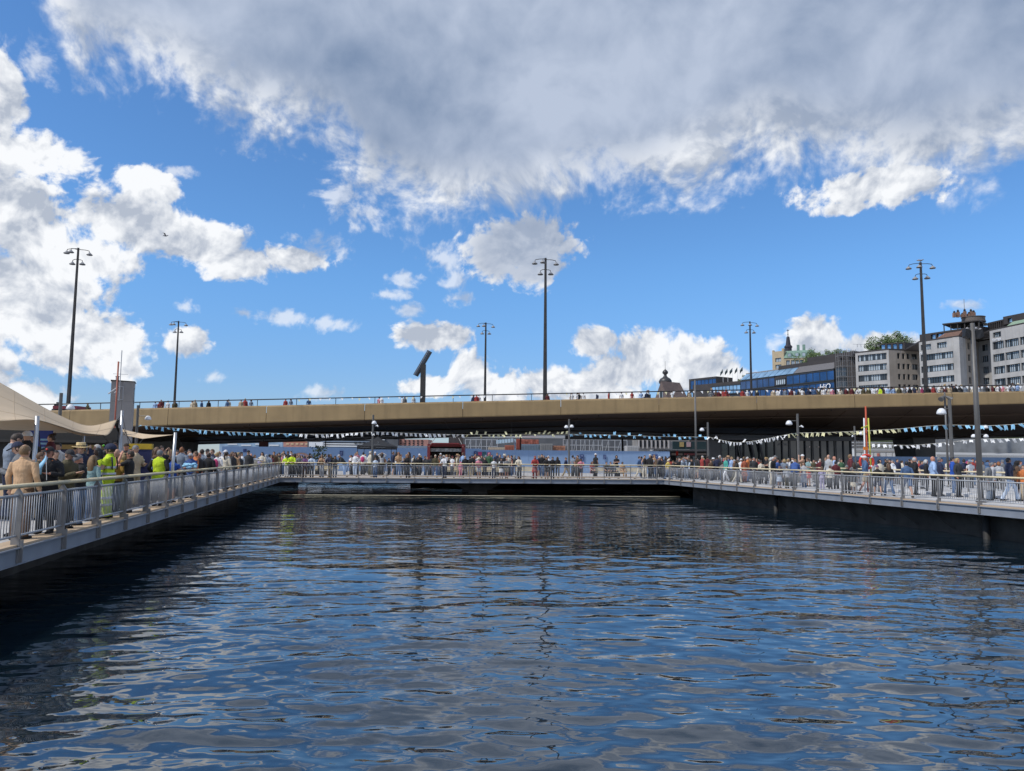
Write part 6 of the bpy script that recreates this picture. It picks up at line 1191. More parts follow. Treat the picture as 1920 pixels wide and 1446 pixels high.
crowd([
 (340, 837, 30, 176, 'pocket', 'short ginger', 'greyblue blazer', 'charcoal trousers', dict(place='left of the sail pole')),
 (301, 834, 28, 60, 'photo', 'short darkbrown', 'charcoal tshirt', 'denim jeans', dict(place='beside the info stand')),
 (293, 837, 27, 80, 'stand', 'long brown', 'brown jacket', 'black trousers', dict(place='behind the fluorescent vest')),
 (319, 842, 28.5, 175, 'stand', 'ponytail blond', 'black jacket', 'denim jeans', dict(place='left of the sail pole')),
 (278, 842, 25, 160, 'stand', 'short silver', 'lightblue shirt', 'cream trousers', dict(place='right of the info stand')),
 (366, 845, 30, -60, 'stand', 'short brown', 'orange hoodie', 'black trousers', dict(place='behind the blue shirt')),
 (354, 841, 31, 30, 'stand', 'short black', 'denim jacket', 'denim jeans', dict(place='behind the sail pole')),
 (378, 841, 32, 170, 'stand', 'short darkbrown', 'greyblue jacket', 'black trousers', dict(place='behind the bald blazer')),
 (388, 840, 33, 0, 'stand', 'cap charcoal', 'lightgrey jacket', 'black trousers', dict(place='behind the black jacket')),
 (397, 841, 34, -20, 'stand', 'short brown', 'navy jacket', 'denim jeans', dict(place='left of the pink backpack')),
 (108, 829, 22.5, 5, 'stand', 'short black', 'white tshirt', 'denim jeans', dict(z0=.3, place='under the beige tent')),
 (76, 846, 19, 120, 'stand', 'short brown', 'olive jacket', 'khaki trousers', dict(place='at the front tent pole')),
 (57, 813, 21.5, 20, 'stand', 'long black', 'charcoal jacket', 'black trousers', dict(z0=.3, place='under the tent left of the pole')),
 (48, 806, 20.5, 170, 'stand', 'helmet white', 'black jacket', 'black trousers', dict(z0=.3, place='under the tent')),
 (93, 812, 23, -60, 'stand', 'bun darkbrown', 'maroon jacket', 'black trousers', dict(z0=.3, place='under the tent')),
 (82, 838, 20, -30, 'stand', 'long black', 'black jacket', 'black trousers', dict(place='behind the black cap')),
 (103, 842, 19, 60, 'stand', 'short black', 'black hoodie', 'black trousers', dict(place='behind the black cap')),
 (180, 830, 25, -40, 'face', 'short silver', 'navy jacket', 'charcoal trousers', dict(place='behind the straw hat')),
 (139, 838, 27, 20, 'stand', 'short darkbrown', 'charcoal jacket', 'black trousers', dict(place='by the yellow kiosk')),
 (165, 836, 26, 200, 'stand', 'beanie brown', 'navy jacket', 'denim jeans', dict(place='by the yellow kiosk')),
 (196, 842, 24, 190, 'stand', 'short black', 'lavender shirt', 'grey trousers', dict(place='behind the fluorescent worker')),
 (232, 848, 23, 180, 'stand', 'bob blond', 'cream jacket', 'cream trousers', dict(place='right of the mustard jacket')),
 (265, 846, 30, 20, 'stand', 'short brown', 'lightgrey shirt', 'denim jeans', dict(place='behind the info stand')),
 (311, 846, 31, -10, 'stand', 'long darkbrown', 'black jacket', 'black trousers', dict(place='behind the royal blue polo')),
 (332, 843, 33, 10, 'stand', 'bob black', 'cream jacket', 'denim jeans', dict(place='behind the sail pole')),
 (346, 845, 34, -30, 'stand', 'short black', 'navy tshirt', 'black trousers', dict(place='behind the ginger hair')),
 # towards the far corner
 (407, 847, 33.5, 175, 'stand', 'short blond', 'white shirt', 'lightgrey trousers', dict(place='with a pink backpack')),
 (422, 842, 36, -20, 'photo', 'cap white', 'white shirt', 'charcoal trousers'), (424, 846, 32.5, 165, 'stand', 'ponytail darkbrown', 'cream sweater', 'black trousers'),
 (435, 846, 34, 60, 'stand', 'long brown', 'charcoal blazer', 'black trousers'), (440, 847, 35.5, -10, 'stand', 'long darkbrown', 'tan jacket', 'black trousers'), (453, 846, 34.5, -75, 'phone', 'cap charcoal', 'white jacket', 'white trousers'), (449, 851, 36, 60, 'stand', 'short darkbrown', 'charcoal jacket', 'black trousers'),
 (465, 843, 39, 0, 'stand', 'cap black', 'charcoal jacket', 'black trousers'), (470, 850, 37, 45, 'point', 'receding silver', 'white shirt', 'charcoal trousers', dict(skin='skinred')), (477, 852, 39.5, 60, 'stand', 'bob brown', 'cream shirt', 'denim jeans'), (491, 847, 43, 0, 'fold', 'bob black', 'cream sweater', 'charcoal trousers'),
 (484, 858, 41, 20, 'stand', 'short brown', 'lavender tshirt', 'denim shorts'), (499, 851, 41.5, 160, 'stand', 'hijab lightgrey', 'greyblue jacket', 'grey trousers'), (505, 851, 44, 150, 'stand', 'short black', 'greyblue shirt', 'grey trousers'), (513, 846, 49, 0, 'stand', 'short black', 'brown jacket', 'black trousers'), (519, 850, 50, 10, 'stand', 'short darkbrown', 'khaki jacket', 'black trousers', SB), (509, 852, 47, -30, 'stand', 'bob darkbrown', 'maroon jacket', 'black trousers')], MF, GL)
bp = MB(); v, f = ell((0, .17, 1.22), (.15, .09, .22)); bp.add(v, f); q = [o for o in bpy.data.objects if o.get('label', '').endswith('with a pink backpack')][0]; bp.build('backpack', cmat('magenta'), q, True)
# --- the far walkway
GF = 'people on the far walkway'; RL = None
def fy(px): t = xat(px, 57); return L1.y+(t-L1.x)*tF.y/tF.x+.42
rowsF = [
 (524, 850, 56.5, 0, 'rail', 'short black', 'charcoal vest', 'black trousers', dict(mid='pink')), (531, 843, 61, 10, 'stand', 'short black', 'black jacket', 'black trousers'), (539, 845, 61, 0, 'stand', 'short black', 'charcoal jacket', 'black trousers', SB), (545, 841, 63, 5, 'stand', 'short black', 'white shirt', 'navy trousers'), (529, 852, 58, 30, 'stand', 'long brown', 'cream top', 'denim jeans'),
 (548, 852, 0, 0, 'rail', 'short grey', 'limeyellow jacket', 'charcoal trousers', SR), (538, 854, 0, -10, 'rail', 'cap black', 'limeyellow hoodie', 'white trousers'), (557, 853, 58, 10, 'stand', 'short brown', 'olive jacket', 'black trousers'), (561, 854, 0, 15, 'rail', 'long fair', 'grey jacket', 'charcoal trousers'), (566, 855, 59, 0, 'stand', 'short darkbrown', 'white shirt', 'denim jeans'),
 (572, 856, 0, 0, 'rail', 'short black', 'purple jacket', 'brown trousers', SD), (585, 855, 0, 0, 'rail', 'short black', 'paleblue shirt', 'charcoal trousers', SB), (577, 857, 59, 20, 'stand', 'short black', 'navy jacket', 'black trousers'), (599, 856, 59, -20, 'stand', 'long darkbrown', 'black jacket', 'black trousers'), (604, 854, 0, 0, 'rail', 'long fair', 'tan top', 'lightgrey wide'),
 (619, 853, 0, -40, 'rail', 'short black', 'navy jacket', 'khaki trousers', SB), (628, 856, 0, 10, 'rail', 'long black', 'charcoal jacket', 'greyblue trousers'), (646, 858, 59.2, -60, 'bend', 'cap lightgrey', 'charcoal jacket', 'lightblue jeans'), (660, 858, 60, 30, 'stand', 'short brown', 'charcoal tshirt', 'black trousers'),
 (666, 849, 59, -20, 'pocket', 'short fair', 'white shirt', 'paleblue jeans'), (669, 845, 62, 20, 'stand', 'short brown', 'pink tshirt', 'black trousers'), (681, 847, 61, 170, 'stand', 'short black', 'white shirt', 'charcoal trousers', dict(place='with a red backpack left of the black tent')), (694, 843, 60, 130, 'stand', 'beanie cream', 'cream sweater', 'olive trousers'), (704, 857, 0, 0, 'phone', 'long darkbrown', 'paleblue shirt', 'denim wide'),
 (703, 846, 63, 10, 'stand', 'cap white', 'charcoal jacket', 'black trousers'), (711, 849, 63, 160, 'stand', 'short black', 'black jacket', 'black trousers'), (716, 848, 61, 175, 'head', 'long darkbrown', 'lightgrey shirt', 'black trousers'), (729, 858, 60, 60, 'stand', 'short black', 'charcoal jacket', 'black trousers'), (737, 845, 61, 100, 'stand', 'short brown', 'navy sweater', 'black shorts', dict(shoe='white')),
 (743, 847, 62, 160, 'stand', 'long black', 'white shirt', 'black trousers'), (747, 847, 60, 0, 'phone', 'long ginger', 'tan sweater', 'denim jeans', dict(shoe='white')), (766, 841, 63, -60, 'stand', 'long darkbrown', 'charcoal jacket', 'black trousers'), (765, 854, 0, -10, 'rail', 'long ginger', 'black jacket', 'black trousers'), (777, 858, 58.6, 160, 'stand', 'long black', 'black jacket', 'black trousers'), (757, 859, 60, 0, 'stand', 'short black', 'navy jacket', 'charcoal trousers'),
 (786, 850, 61, 20, 'stand', 'cap white', 'charcoal jacket', 'black trousers'), (784, 856, 58.8, 0, 'stand', 'long darkbrown', 'black jacket', 'black trousers'), (801, 856, 59, 5, 'stand', 'short fair', 'charcoal sweater', 'charcoal trousers', SR), (809, 857, 61, 40, 'stand', 'short black', 'black jacket', 'black trousers'), (816, 852, 59.5, -170, 'walk', 'cap cream', 'olive jacket', 'denim jeans', dict(shoe='white')), (826, 849, 62, 170, 'stand', 'cap white', 'grey shirt', 'black trousers'),
 (822, 857, 60.5, 30, 'stand', 'bob brown', 'orange sweater', 'denim jeans'), (834, 855, 0, -30, 'rail', 'bob silver', 'white shirt', 'navy trousers', SR), (841, 858, 61, 0, 'stand', 'short black', 'black jacket', 'black trousers'), (848, 854, 59.5, -40, 'stand', 'cap maroon', 'white tshirt', 'charcoal trousers', SR), (858, 851, 59.5, 80, 'stand', 'hat tan', 'khaki vest', 'khaki trousers', dict(mid='cream')), (864, 1.22, 58.6, 10, 'stand', 'sunhat pink', 'pink hoodie', 'pink leggings'),
 (868, 848, 61.5, 160, 'stand', 'short brown', 'lightblue shirt', 'navy trousers'), (872, 854, 59.6, 0, 'stand', 'cap beige', 'black jacket', 'black trousers'), (881, 855, 59.6, 170, 'stand', 'short black', 'black tshirt', 'khaki trousers'), (885, 853, 61, 170, 'stand', 'cap black', 'black jacket', 'khaki trousers'), (891, 850, 62, 20, 'stand', 'short darkbrown', 'maroon jacket', 'black trousers'), (898, 859, 0, 0, 'rail', 'sunhat cream', 'pink shirt', 'lightgrey shorts'),
 (903, 853, 61, 0, 'stand', 'long black', 'charcoal jacket', 'black trousers'), (909, 857, 59.4, 0, 'stand', 'long darkbrown', 'black jacket', 'black trousers'), (917, 848, 62, 170, 'stand', 'cap pink', 'green jacket', 'black trousers'), (922, 852, 63, 0, 'stand', 'short black', 'royalblue tshirt', 'black trousers'), (926, 859, 0, 0, 'stand', 'short black', 'white tshirt', 'navy jeans', SB), (932, 847, 62.5, 10, 'stand', 'short brown', 'navy blazer', 'black trousers'),
 (937, 852, 61, -10, 'stand', 'short fair', 'charcoal jacket', 'black trousers'), (940, 858, 0, 5, 'phone', 'short darkbrown', 'charcoal vest', 'white skirt', dict(mid='white', fem=True)), (946, 851, 61, 20, 'stand', 'sunhat cream', 'black jacket', 'black trousers'), (950, 858, 0, 0, 'fold', 'short silver', 'grey shirt', 'khaki shorts', SR), (953, 852, 61, 0, 'stand', 'short black', 'cream shirt', 'black trousers'),
 (974, 857, 0, -25, 'rail', 'long brown', 'cream jacket', 'charcoal jeans'), (1003, 856, 0, 0, 'rail', 'hijab red', 'red coat', 'red trousers'), (1010, 853, 61, 60, 'stand', 'short grey', 'navy tshirt', 'denim shorts'), (1016, 851, 61, 0, 'hip', 'short darkbrown', 'black tshirt', 'denim jeans'), (1025, 858, 0, -10, 'rail', 'long darkbrown', 'black jacket', 'black shorts'), (1028, 854, 60, 0, 'stand', 'bob silver', 'white shirt', 'black trousers'), (1036, 858, 0, 0, 'rail', 'short black', 'black jacket', 'charcoal trousers'),
 (1061, 857, 58.8, 75, 'walk', 'cap brown', 'navy jacket', 'khaki trousers'), (1074, 853, 61, 120, 'stand', 'short black', 'greyblue tshirt', 'black trousers'), (1083, 853, 60, -60, 'pocket', 'short darkbrown', 'brown jacket', 'black trousers'), (1089, 861, 0, 0, 'rail', 'short black', 'pink tshirt', 'black shorts', SB), (1110, 1.7, 61, 30, 'sit', 'bob brown', 'red tshirt', 'black trousers'), (1117, 849, 61.5, 120, 'stand', 'cap white', 'black tshirt', 'black trousers', SB),
 (1137, 1.7, 61.2, 10, 'sit', 'short black', 'black tshirt', 'charcoal trousers'), (1145, 1.7, 61.2, -10, 'sit', 'short black', 'charcoal shirt', 'black trousers'), (1156, 853, 63, 0, 'fold', 'bob black', 'black tshirt', 'black trousers'), (1151, 1.7, 61.3, 20, 'sit', 'hijab grey', 'grey jacket', 'black trousers'), (1167, 1.7, 61.2, 20, 'sit', 'short black', 'tan jacket', 'tan trousers', SB)]
crowd([(r[0], r[1], r[2] or fy(r[0]), *r[3:]) for r in rowsF], MF, GF)
q = [o for o in bpy.data.objects if 'with a red backpack' in o.get('label', '')][0]; bp = MB(); v, f = ell((0, .17, 1.2), (.15, .09, .22)); bp.add(v, f); bp.build('backpack', cmat('magenta'), q, True)
# --- the right walkway
GR = 'people on the right walkway'
rowsR = [
 (1199, 855, 59.5, 60, 'walk', 'short darkbrown', 'denim jacket', 'cream trousers'), (1209, 853, 61, 0, 'stand', 'ponytail black', 'black top', 'cream trousers'), (1219, 851, 60, 130, 'stand', 'cap cream', 'black jacket', 'black trousers'), (1227, 852, 61.5, 20, 'stand', 'bob fair', 'tan jacket', 'denim jeans'), (1237, 855, 59.5, 60, 'walk', 'cap white', 'charcoal jacket', 'charcoal trousers'), (1248, 855, 64, -30, 'stand', 'short black', 'black jacket', 'black trousers'),
 (1253, 861, 58.2, 40, 'walk', 'beanie cream', 'yellow hoodie', 'denim jeans'), (1262, 863, 58.4, 70, 'walk', 'cap brown', 'charcoal jacket', 'charcoal trousers'), (1274, 860, 58.6, 0, 'stand', 'short silver', 'black jacket', 'charcoal trousers', SR), (1283, 855, 60, 20, 'stand', 'short black', 'paleblue shirt', 'black trousers'), (1287, 865, 58, -40, 'bend', 'cap grey', 'greyblue shirt', 'greyblue trousers'), (1297, 859, 57.4, 20, 'stand', 'cap black', 'black vest', 'charcoal trousers', dict(mid='paleblue')),
 (1306, 856, 60, 140, 'stand', 'short darkbrown', 'charcoal jacket', 'khaki shorts'), (1291, 852, 63, 60, 'stand', 'short black', 'navy jacket', 'black trousers'), (1317, 854, 57.5, -60, 'stand', 'short silver', 'red vest', 'charcoal trousers', dict(mid='black')), (1327, 854, 59, 160, 'stand', 'short darkbrown', 'maroon jacket', 'black trousers'), (1333, 861, 56, 30, 'stand', 'beanie brown', 'brown jacket', 'grey trousers'), (1338, 858, 58, 60, 'stand', 'sunhat white', 'charcoal jacket', 'black trousers'),
 (1345, 855, 57.5, 170, 'stand', 'short black', 'navy jacket', 'charcoal trousers'), (1350, 853, 60, 20, 'stand', 'bob silver', 'charcoal coat', 'black trousers'), (1357, 857, 57, 0, 'stand', 'short black', 'magenta shirt', 'black trousers'), (1355, 866, 55.5, 160, 'stand', 'short darkbrown', 'grey jacket', 'denim jeans'), (1361, 857, 53.6, -70, 'walk', 'bob fair', 'teal jacket', 'white trousers'), (1366, 854, 58, 50, 'stand', 'sunhat tan', 'denim shirt', 'black trousers'), (1372, 856, 56, -60, 'stand', 'bob blond', 'lightblue shirt', 'black trousers'),
 (1377, 861, 52, 80, 'walk', 'cap lightgrey', 'brown jacket', 'olive trousers'), (1382, 862, 51, 70, 'walk', 'bob darkbrown', 'charcoal jacket', 'cream trousers'), (1390, 859, 54, -30, 'stand', 'cap white', 'white shirt', 'charcoal trousers'), (1384, 856, 57, 0, 'stand', 'short grey', 'grey jacket', 'black trousers'), (1396, 858, 52.5, 20, 'stand', 'bob darkbrown', 'rust coat', 'rust trousers', SB), (1402, 856, 53.8, 60, 'stand', 'short silver', 'orange jacket', 'denim jeans', SR), (1414, 857, 51, 0, 'pocket', 'short grey', 'charcoal jacket', 'charcoal trousers', SR),
 (1427, 863, 50.5, 0, 'phone', 'bun darkbrown', 'cream sweater', 'black trousers', SB), (1446, 857, 47, 60, 'stand', 'bob silver', 'cream jacket', 'cream trousers'), (1450, 856, 46, 50, 'stand', 'short silver', 'black blazer', 'grey trousers', SR), (1454, 853, 50, 30, 'stand', 'cap grey', 'charcoal jacket', 'black trousers'), (1458, 860, 46.5, 40, 'fold', 'short darkbrown', 'blue jacket', 'greyblue trousers', SR), (1461, 1.28, 43.5, 10, 'phone', 'short fair', 'charcoal tshirt', 'paleblue skirt'), (1471, 860, 46.5, 170, 'stand', 'bob blond', 'greyblue jacket', 'black trousers'),
 (1475, 1.30, 43, -170, 'stand', 'short brown', 'lightgrey shirt', 'olive trousers'), (1487, 855, 47.5, 20, 'stand', 'cap black', 'white shirt', 'charcoal trousers'), (1485, 864, 46, 120, 'stand', 'short darkbrown', 'greyblue shirt', 'black trousers'), (1489, 869, 43, 150, 'bend', 'short fair', 'blue jacket', 'charcoal trousers'), (1505, 850, 49, -100, 'face', 'cap white', 'tan top', 'maroon skirt', dict(fem=True)), (1507, 866, 43.6, -50, 'stand', 'long brown', 'lightgrey dress', 'denim jeans'), (1515, 858, 46, -60, 'phone', 'ponytail brown', 'paleteal tshirt', 'red skirt'),
 (1526, 861, 55, 0, 'stand', 'short black', 'olive jacket', 'black trousers'), (1538, 860, 54, -10, 'stand', 'short silver', 'maroon jacket', 'black trousers'), (1541, 1.30, 41.5, 160, 'stand', 'long brown', 'lavender shirt', 'lavender leggings'), (1549, 857, 46, -40, 'stand', 'short fair', 'black jacket', 'black trousers'), (1554, 852, 45, -70, 'stand', 'receding grey', 'lightgrey shirt', 'charcoal trousers'), (1556, 1.35, 41, 170, 'stand', 'short brown', 'cream jacket', 'charcoal trousers'), (1565, 855, 46, 60, 'stand', 'bald skin', 'lightblue shirt', 'navy trousers', SR), (1567, 864, 42.5, 178, 'stand', 'short black', 'maroon jacket', 'black trousers'), (1578, 861, 56, 0, 'stand', 'long brown', 'green jacket', 'black trousers'),
 (1595, 851, 41, 80, 'stand', 'short fair', 'maroon jacket', 'charcoal trousers', SR), (1588, 1.42, 37.5, 175, 'stand', 'beanie grey', 'black jacket', 'black trousers'), (1601, 866, 38.6, 175, 'stand', 'long darkbrown', 'grey sweater', 'lightgrey trousers'), (1599, 1.18, 36.8, 170, 'stand', 'short brown', 'black jacket', 'cream skirt'), (1622, 853, 37.2, 85, 'walk', 'cap white', 'denim shirt', 'khaki shorts', SR), (1645, 1.45, 35.4, 170, 'walk', 'cap purple', 'black jacket', 'navy shorts'), (1650, 860, 39.5, 10, 'stand', 'hijab black', 'cream jacket', 'grey trousers'), (1666, 868, 35, 178, 'walk', 'long brown', 'black jacket', 'denim jeans'),
 (1637, 862, 45, 0, 'stand', 'long brown', 'lightgrey shirt', 'black trousers'), (1669, 860, 52, 20, 'stand', 'cap charcoal', 'black jacket', 'black trousers'), (1676, 864, 52, 0, 'stand', 'short silver', 'pink shirt', 'black trousers'), (1683, 860, 51, 10, 'stand', 'short darkbrown', 'navy blazer', 'black trousers'), (1700, 864, 33.6, 175, 'walk', 'short black', 'denim shirt', 'denim shorts'), (1716, 856, 36.5, 70, 'pocket', 'receding silver', 'black shirt', 'charcoal trousers', SR), (1729, 863, 44, 30, 'stand', 'short black', 'navy tshirt', 'black trousers'), (1737, 861, 39, 60, 'stand', 'bob silver', 'black sweater', 'charcoal trousers', SR),
 (1750, 855, 34.8, 80, 'pocket', 'bald skin', 'lightblue shirt', 'black trousers', SR), (1762, 856, 35.6, 80, 'bag', 'short grey', 'navy sweater', 'black trousers', SR), (1787, 856, 37.6, 60, 'stand', 'short black', 'royalblue jacket', 'denim jeans'), (1796, 858, 34.6, 30, 'bag', 'bob blond', 'charcoal jacket', 'charcoal trousers', SR), (1808, 860, 45.5, 150, 'stand', 'short darkbrown', 'navy blazer', 'black trousers'), (1820, 862, 45, 0, 'stand', 'sunhat white', 'white tshirt', 'black trousers'), (1815, 864, 47, 0, 'stand', 'long magenta', 'purple jacket', 'black trousers'), (1843, 864, 43, -40, 'stand', 'short black', 'grey jacket', 'black trousers', SB),
 (1853, 865, 32, 40, 'stand', 'hijab denim', 'grey coat', 'greyblue wide'), (1861, 866, 33.2, 60, 'stand', 'short grey', 'lightgrey jacket', 'black trousers', SR), (1873, 865, 42, 160, 'stand', 'bob ginger', 'lightgrey sweater', 'black trousers'), (1866, 866, 46, 0, 'stand', 'short darkbrown', 'black jacket', 'black trousers'), (1892, 857, 31.6, 75, 'walk', 'short black', 'navy jacket', 'paleblue jeans', SB), (1906, 862, 32.4, 60, 'phone', 'hijab black', 'brown jacket', 'black skirt', SB), (1919, 871, 31.6, -40, 'stand', 'short brown', 'orange hoodie', 'beige trousers')]
crowd(rowsR, MR, GR)
# pushchair beside the far end of the right walkway
pc_ = empty('pushchair', (xat(1424, 49), 49, 0), .3); tag(pc_, 'black pushchair before the person in cream sweater', 'pushchair')
b = MB(); b.lathe([(.25, 0), (.27, .12), (.22, .26), (.05, .34)], (0, 0, .62), 14); b.build('hood', cmat('black'), pc_, True); MB().bx(-.2, .2, -.28, .2, .45, .66).build('seat', cmat('charcoal'), pc_); MB().tube([(-.2, .2, .6), (-.2, .48, 1.0), (.2, .48, 1.0), (.2, .2, .6)], .016, 6).build('handle', STEEL, pc_)
for sx in (-.24, .24):
    for sy in (-.32, .3): MB().tube([(sx-.02, sy, .13), (sx+.02, sy, .13)], .13, 12).build('wheel', BLACK, pc_); 
    MB().tube([(sx, -.32, .13), (sx, .25, .62)], .014, 6).build('frame_tube', STEEL, pc_); MB().tube([(sx, .3, .13), (sx, -.2, .6)], .014, 6).build('frame_tube', STEEL, pc_)
# --- on the bridge
GB = 'people on the bridge'; rb = random.Random(11); ORD = ['first', 'second', 'third', 'fourth', 'fifth', 'sixth', 'seventh', 'eighth', 'ninth', 'tenth', 'eleventh', 'twelfth', 'thirteenth', 'fourteenth', 'fifteenth', 'sixteenth', 'seventeenth', 'eighteenth', 'nineteenth', 'twentieth']
MB_ = [(147, 'the mast above the tent'), (236, 'the concrete tower'), (335, 'the tower mast'), (790, 'the gantry sign'), (911, 'the slim middle mast'), (1023, 'the tall middle mast'), (1258, 'the onion dome roof'), (1406, 'the glass building mast'), (1590, 'the scaffold'), (1726, 'the mast with the gull'), (1823, 'the thick tall pole')]
xsB = [(158, 760), (205, 757), (285, 759), (293, 755), (296, 750), (309, 752), (322, 753), (355, 754), (360, 750), (373, 756), (386, 753), (421, 754), (447, 756), (466, 755), (531, 754), (541, 756), (575, 752), (708, 745), (712, 750), (751, 748), (756, 745), (773, 744), (886, 743), (892, 742), (896, 743), (1026, 739), (1072, 742), (1083, 741), (1086, 743), (1094, 741), (1120, 744), (1142, 742), (1166, 743), (1186, 736), (1203, 735), (1214, 738), (1262, 736), (1294, 733), (1335, 738), (1351, 733), (1395, 733), (1404, 735), (1453, 734), (1461, 735), (1476, 737), (1487, 735), (1508, 736), (1520, 733), (1532, 728), (1549, 735), (1565, 731), (1580, 734), (1591, 730), (1602, 729), (1612, 732), (1624, 732), (1634, 731), (1645, 726), (1656, 734), (1671, 727), (1681, 729), (1692, 731), (1702, 727), (1712, 730), (1721, 725), (1735, 726), (1747, 727), (1757, 728), (1768, 723), (1778, 727), (1787, 722), (1797, 724), (1808, 723), (1817, 726), (1832, 728), (1842, 726), (1850, 729), (1859, 727), (1869, 727), (1879, 722), (1888, 728), (1898, 725), (1907, 727), (1916, 721)]
tops = ['black jacket', 'navy jacket', 'white tshirt', 'charcoal hoodie', 'greyblue shirt', 'grey jacket', 'white shirt', 'black tshirt', 'maroon jacket', 'lightblue shirt', 'beige jacket', 'pink tshirt', 'denim shirt', 'cream sweater', 'olive jacket', 'red jacket']
hrs = ['short black', 'short darkbrown', 'short brown', 'bob darkbrown', 'cap black', 'short grey', 'long brown', 'cap white', 'bob blond', 'short black', 'sunhat cream', 'long black', 'bob silver']
fixed = {1187: 'red tshirt', 1186: 'red tshirt', 1656: 'limeyellow jacket', 1549: 'white shirt', 1565: 'pink shirt', 1735: 'magenta jacket', 1757: 'red jacket', 1591: 'maroon jacket', 296: 'maroon jacket', 357: 'olive jacket'}
cnt = {}
for i, (px, yt) in enumerate(xsB):
    m = min(range(len(MB_)), key=lambda k: abs(MB_[k][0]-px)); side = 'left' if px < MB_[m][0] else 'right'; cnt.setdefault((m, side), []).append(i)
for (m, side), L_ in cnt.items():
    L_.sort(key=lambda i: abs(xsB[i][0]-MB_[m][0]))
    for k, i in enumerate(L_):
        px, yt = xsB[i]; X_ = xat(px, 76.9); zb0 = ztop(X_)-.75; tc = fixed.get(px, tops[rb.randrange(16)]); hr = hrs[rb.randrange(13)]; h = at(px, yt-1, 76.9).z-zb0; h = max(1.50, min(1.9, h))
        lb = 'person in %s on the bridge, %s to the %s of %s' % (' '.join(cname(w_) if w_ in CLR else {'tshirt': 'T-shirt'}.get(w_, w_) for w_ in tc.split()), ORD[k], side, MB_[m][1])
        person(px, h, 76.75+rb.uniform(.0, .5), rb.choice([0, 0, 10, -15, 30, -70, 80, 160]), rb.choice(['stand', 'rail', 'stand', 'phone', 'pocket']) if h > 1.55 else 'stand', hr, tc, rb.choice(['black trousers', 'denim jeans', 'charcoal trousers']), '', z0=zb0, group=GB, label=lb, push=False, skin=rb.choice(['skin', 'skin', 'skinred', 'skinbrown']))

# --- the rest of the crowd, standing behind and between the people above: too many and too hidden to tell apart
rc = random.Random(21); CP = ['skin', 'black', 'charcoal', 'navy', 'grey', 'white', 'cream', 'denim', 'brown', 'maroon', 'darkbrown', 'lightgrey', 'olive', 'skinred', 'blond', 'red']; CI = {c: i for i, c in enumerate(CP)}
cv_, cf_, cm_ = [], [], []; nvt = 0; cache = {}
def add_copy(me, M_, mp):
    global nvt
    if me.name not in cache:
        n = len(me.vertices); a = np.empty(n*3); me.vertices.foreach_get('co', a); ls = np.empty(len(me.polygons), int); me.polygons.foreach_get('loop_total', ls); lv = np.empty(len(me.loops), int); me.loops.foreach_get('vertex_index', lv); mi = np.empty(len(me.polygons), int); me.polygons.foreach_get('material_index', mi); cache[me.name] = (a.reshape(-1, 3), ls, lv, mi)
    a, ls, lv, mi = cache[me.name]; R_ = np.array(M_.to_3x3()); t = np.array(M_.translation); cv_.append(a @ R_.T+t); cf_.append((ls, lv+nvt)); cm_.append(np.array([mp[min(k, len(mp)-1)] for k in mi])); nvt += len(a)
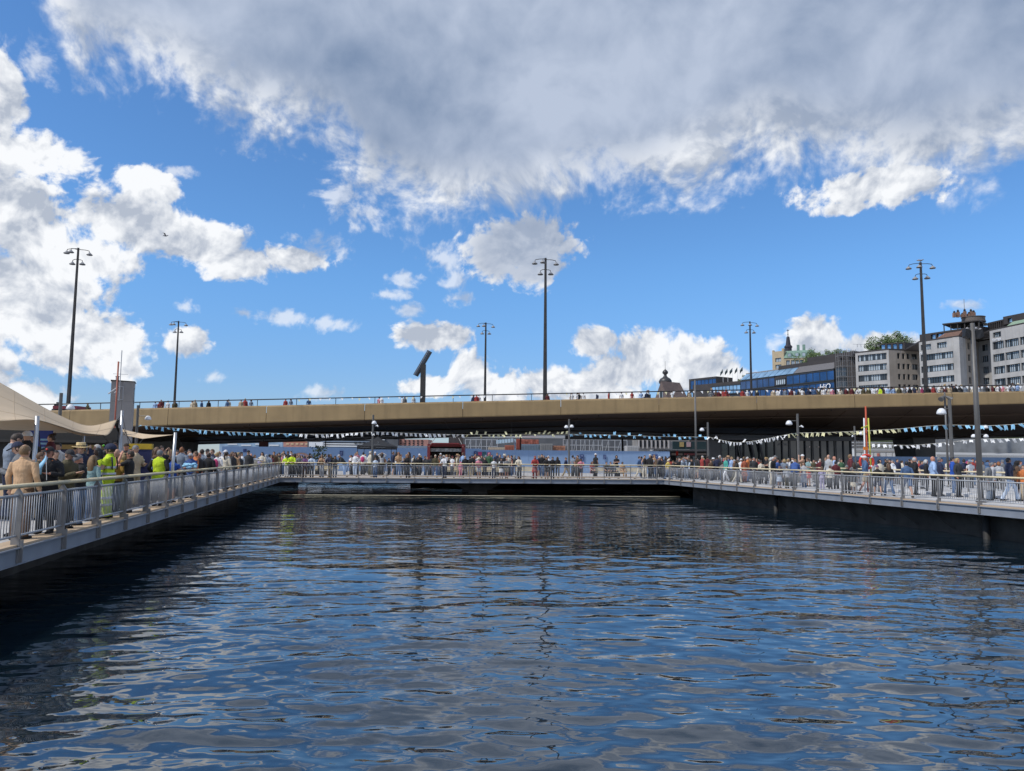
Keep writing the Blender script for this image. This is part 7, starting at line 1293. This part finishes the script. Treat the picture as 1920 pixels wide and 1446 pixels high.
def extra(px, Y, z0, h, face):
    X_ = xat(px, Y); p = Vector((X_, Y, 0))
    if z0 < 1 and max((p-L0).dot(nL), (p-L1).dot(nF), (p-R1).dot(nR)) < .5: return
    fem = rc.random() < .45; me, hm = body(rc.choice(['stand', 'stand', 'pocket', 'phone', 'fold', 'walk']), rc.choice(['jacket', 'tshirt']), 'trousers', fem, 1.0, False, .034)
    M_ = Matrix.Translation((X_, Y, z0)) @ Matrix.Rotation(R(face), 4, 'Z') @ Matrix.Diagonal((h*rc.uniform(.96, 1.08), h, h, 1))
    tp = rc.choice(['black', 'black', 'charcoal', 'navy', 'charcoal', 'grey', 'white', 'cream', 'denim', 'brown', 'maroon', 'lightgrey', 'olive', 'black', 'red'] if rc.random() < .9 else ['white']); lg = rc.choice(['black', 'charcoal', 'denim', 'navy']); sk = rc.choice(['skin', 'skinred'])
    add_copy(me, M_, [CI[sk], CI[tp], CI[lg], CI['black'], CI[tp]]); st = rc.choice(['long', 'bob', 'ponytail'] if fem else ['short', 'short', 'cap']); add_copy(hairmesh(st), M_ @ hm, [CI[rc.choice(['darkbrown', 'black', 'brown', 'darkbrown', 'blond', 'grey'])]])
for lo, hi, y0, y1, n in ((520, 560, 59, 66, 9), (560, 640, 60, 68, 6), (655, 790, 61, 72, 20), (792, 965, 60.5, 69, 30), (1005, 1095, 61, 66, 5), (1195, 1250, 60, 66, 9), (1240, 1350, 58, 70, 26), (1340, 1425, 55, 68, 20), (1430, 1600, 52, 66, 18), (1600, 1740, 46, 62, 16), (1740, 1920, 44, 62, 14), (400, 525, 42, 56, 22), (255, 400, 30, 46, 22), (60, 250, 22, 36, 16)):
    for _ in range(n):
        Y = rc.uniform(y0, y1); extra(rc.uniform(lo, hi), Y, .3 if lo < 200 and Y < 29.5 else 0, rc.uniform(.90, 1.04), rc.choice([0, 20, -30, 70, -80, 160, 180, 200]))
for lo, hi, n in ((1290, 1500, 14), (1500, 1920, 48), (280, 480, 5)):
    for _ in range(n): px = rc.uniform(lo, hi); extra(px, rc.uniform(77.2, 79.5), ztop(xat(px, 77))-.75, rc.uniform(.88, 1.0), rc.choice([0, 30, -40, 180, 90]))
me = bpy.data.meshes.new('crowd'); co = np.concatenate(cv_); ls = np.concatenate([f[0] for f in cf_]); lv = np.concatenate([f[1] for f in cf_])
me.vertices.add(len(co)); me.vertices.foreach_set('co', co.ravel()); me.loops.add(len(lv)); me.loops.foreach_set('vertex_index', lv); me.polygons.add(len(ls)); me.polygons.foreach_set('loop_start', np.concatenate([[0], np.cumsum(ls)[:-1]]))
for c in CP: me.materials.append(cmat(c, 'skin' if c.startswith('skin') else 'cloth'))
me.polygons.foreach_set('material_index', np.concatenate(cm_)); me.polygons.foreach_set('use_smooth', np.ones(len(ls), bool)); me.update(calc_edges=True); me.validate()
tag(link('crowd', me), 'dense background crowd filling the walkways and the bridge behind the nearer people', 'crowd', kind='stuff')
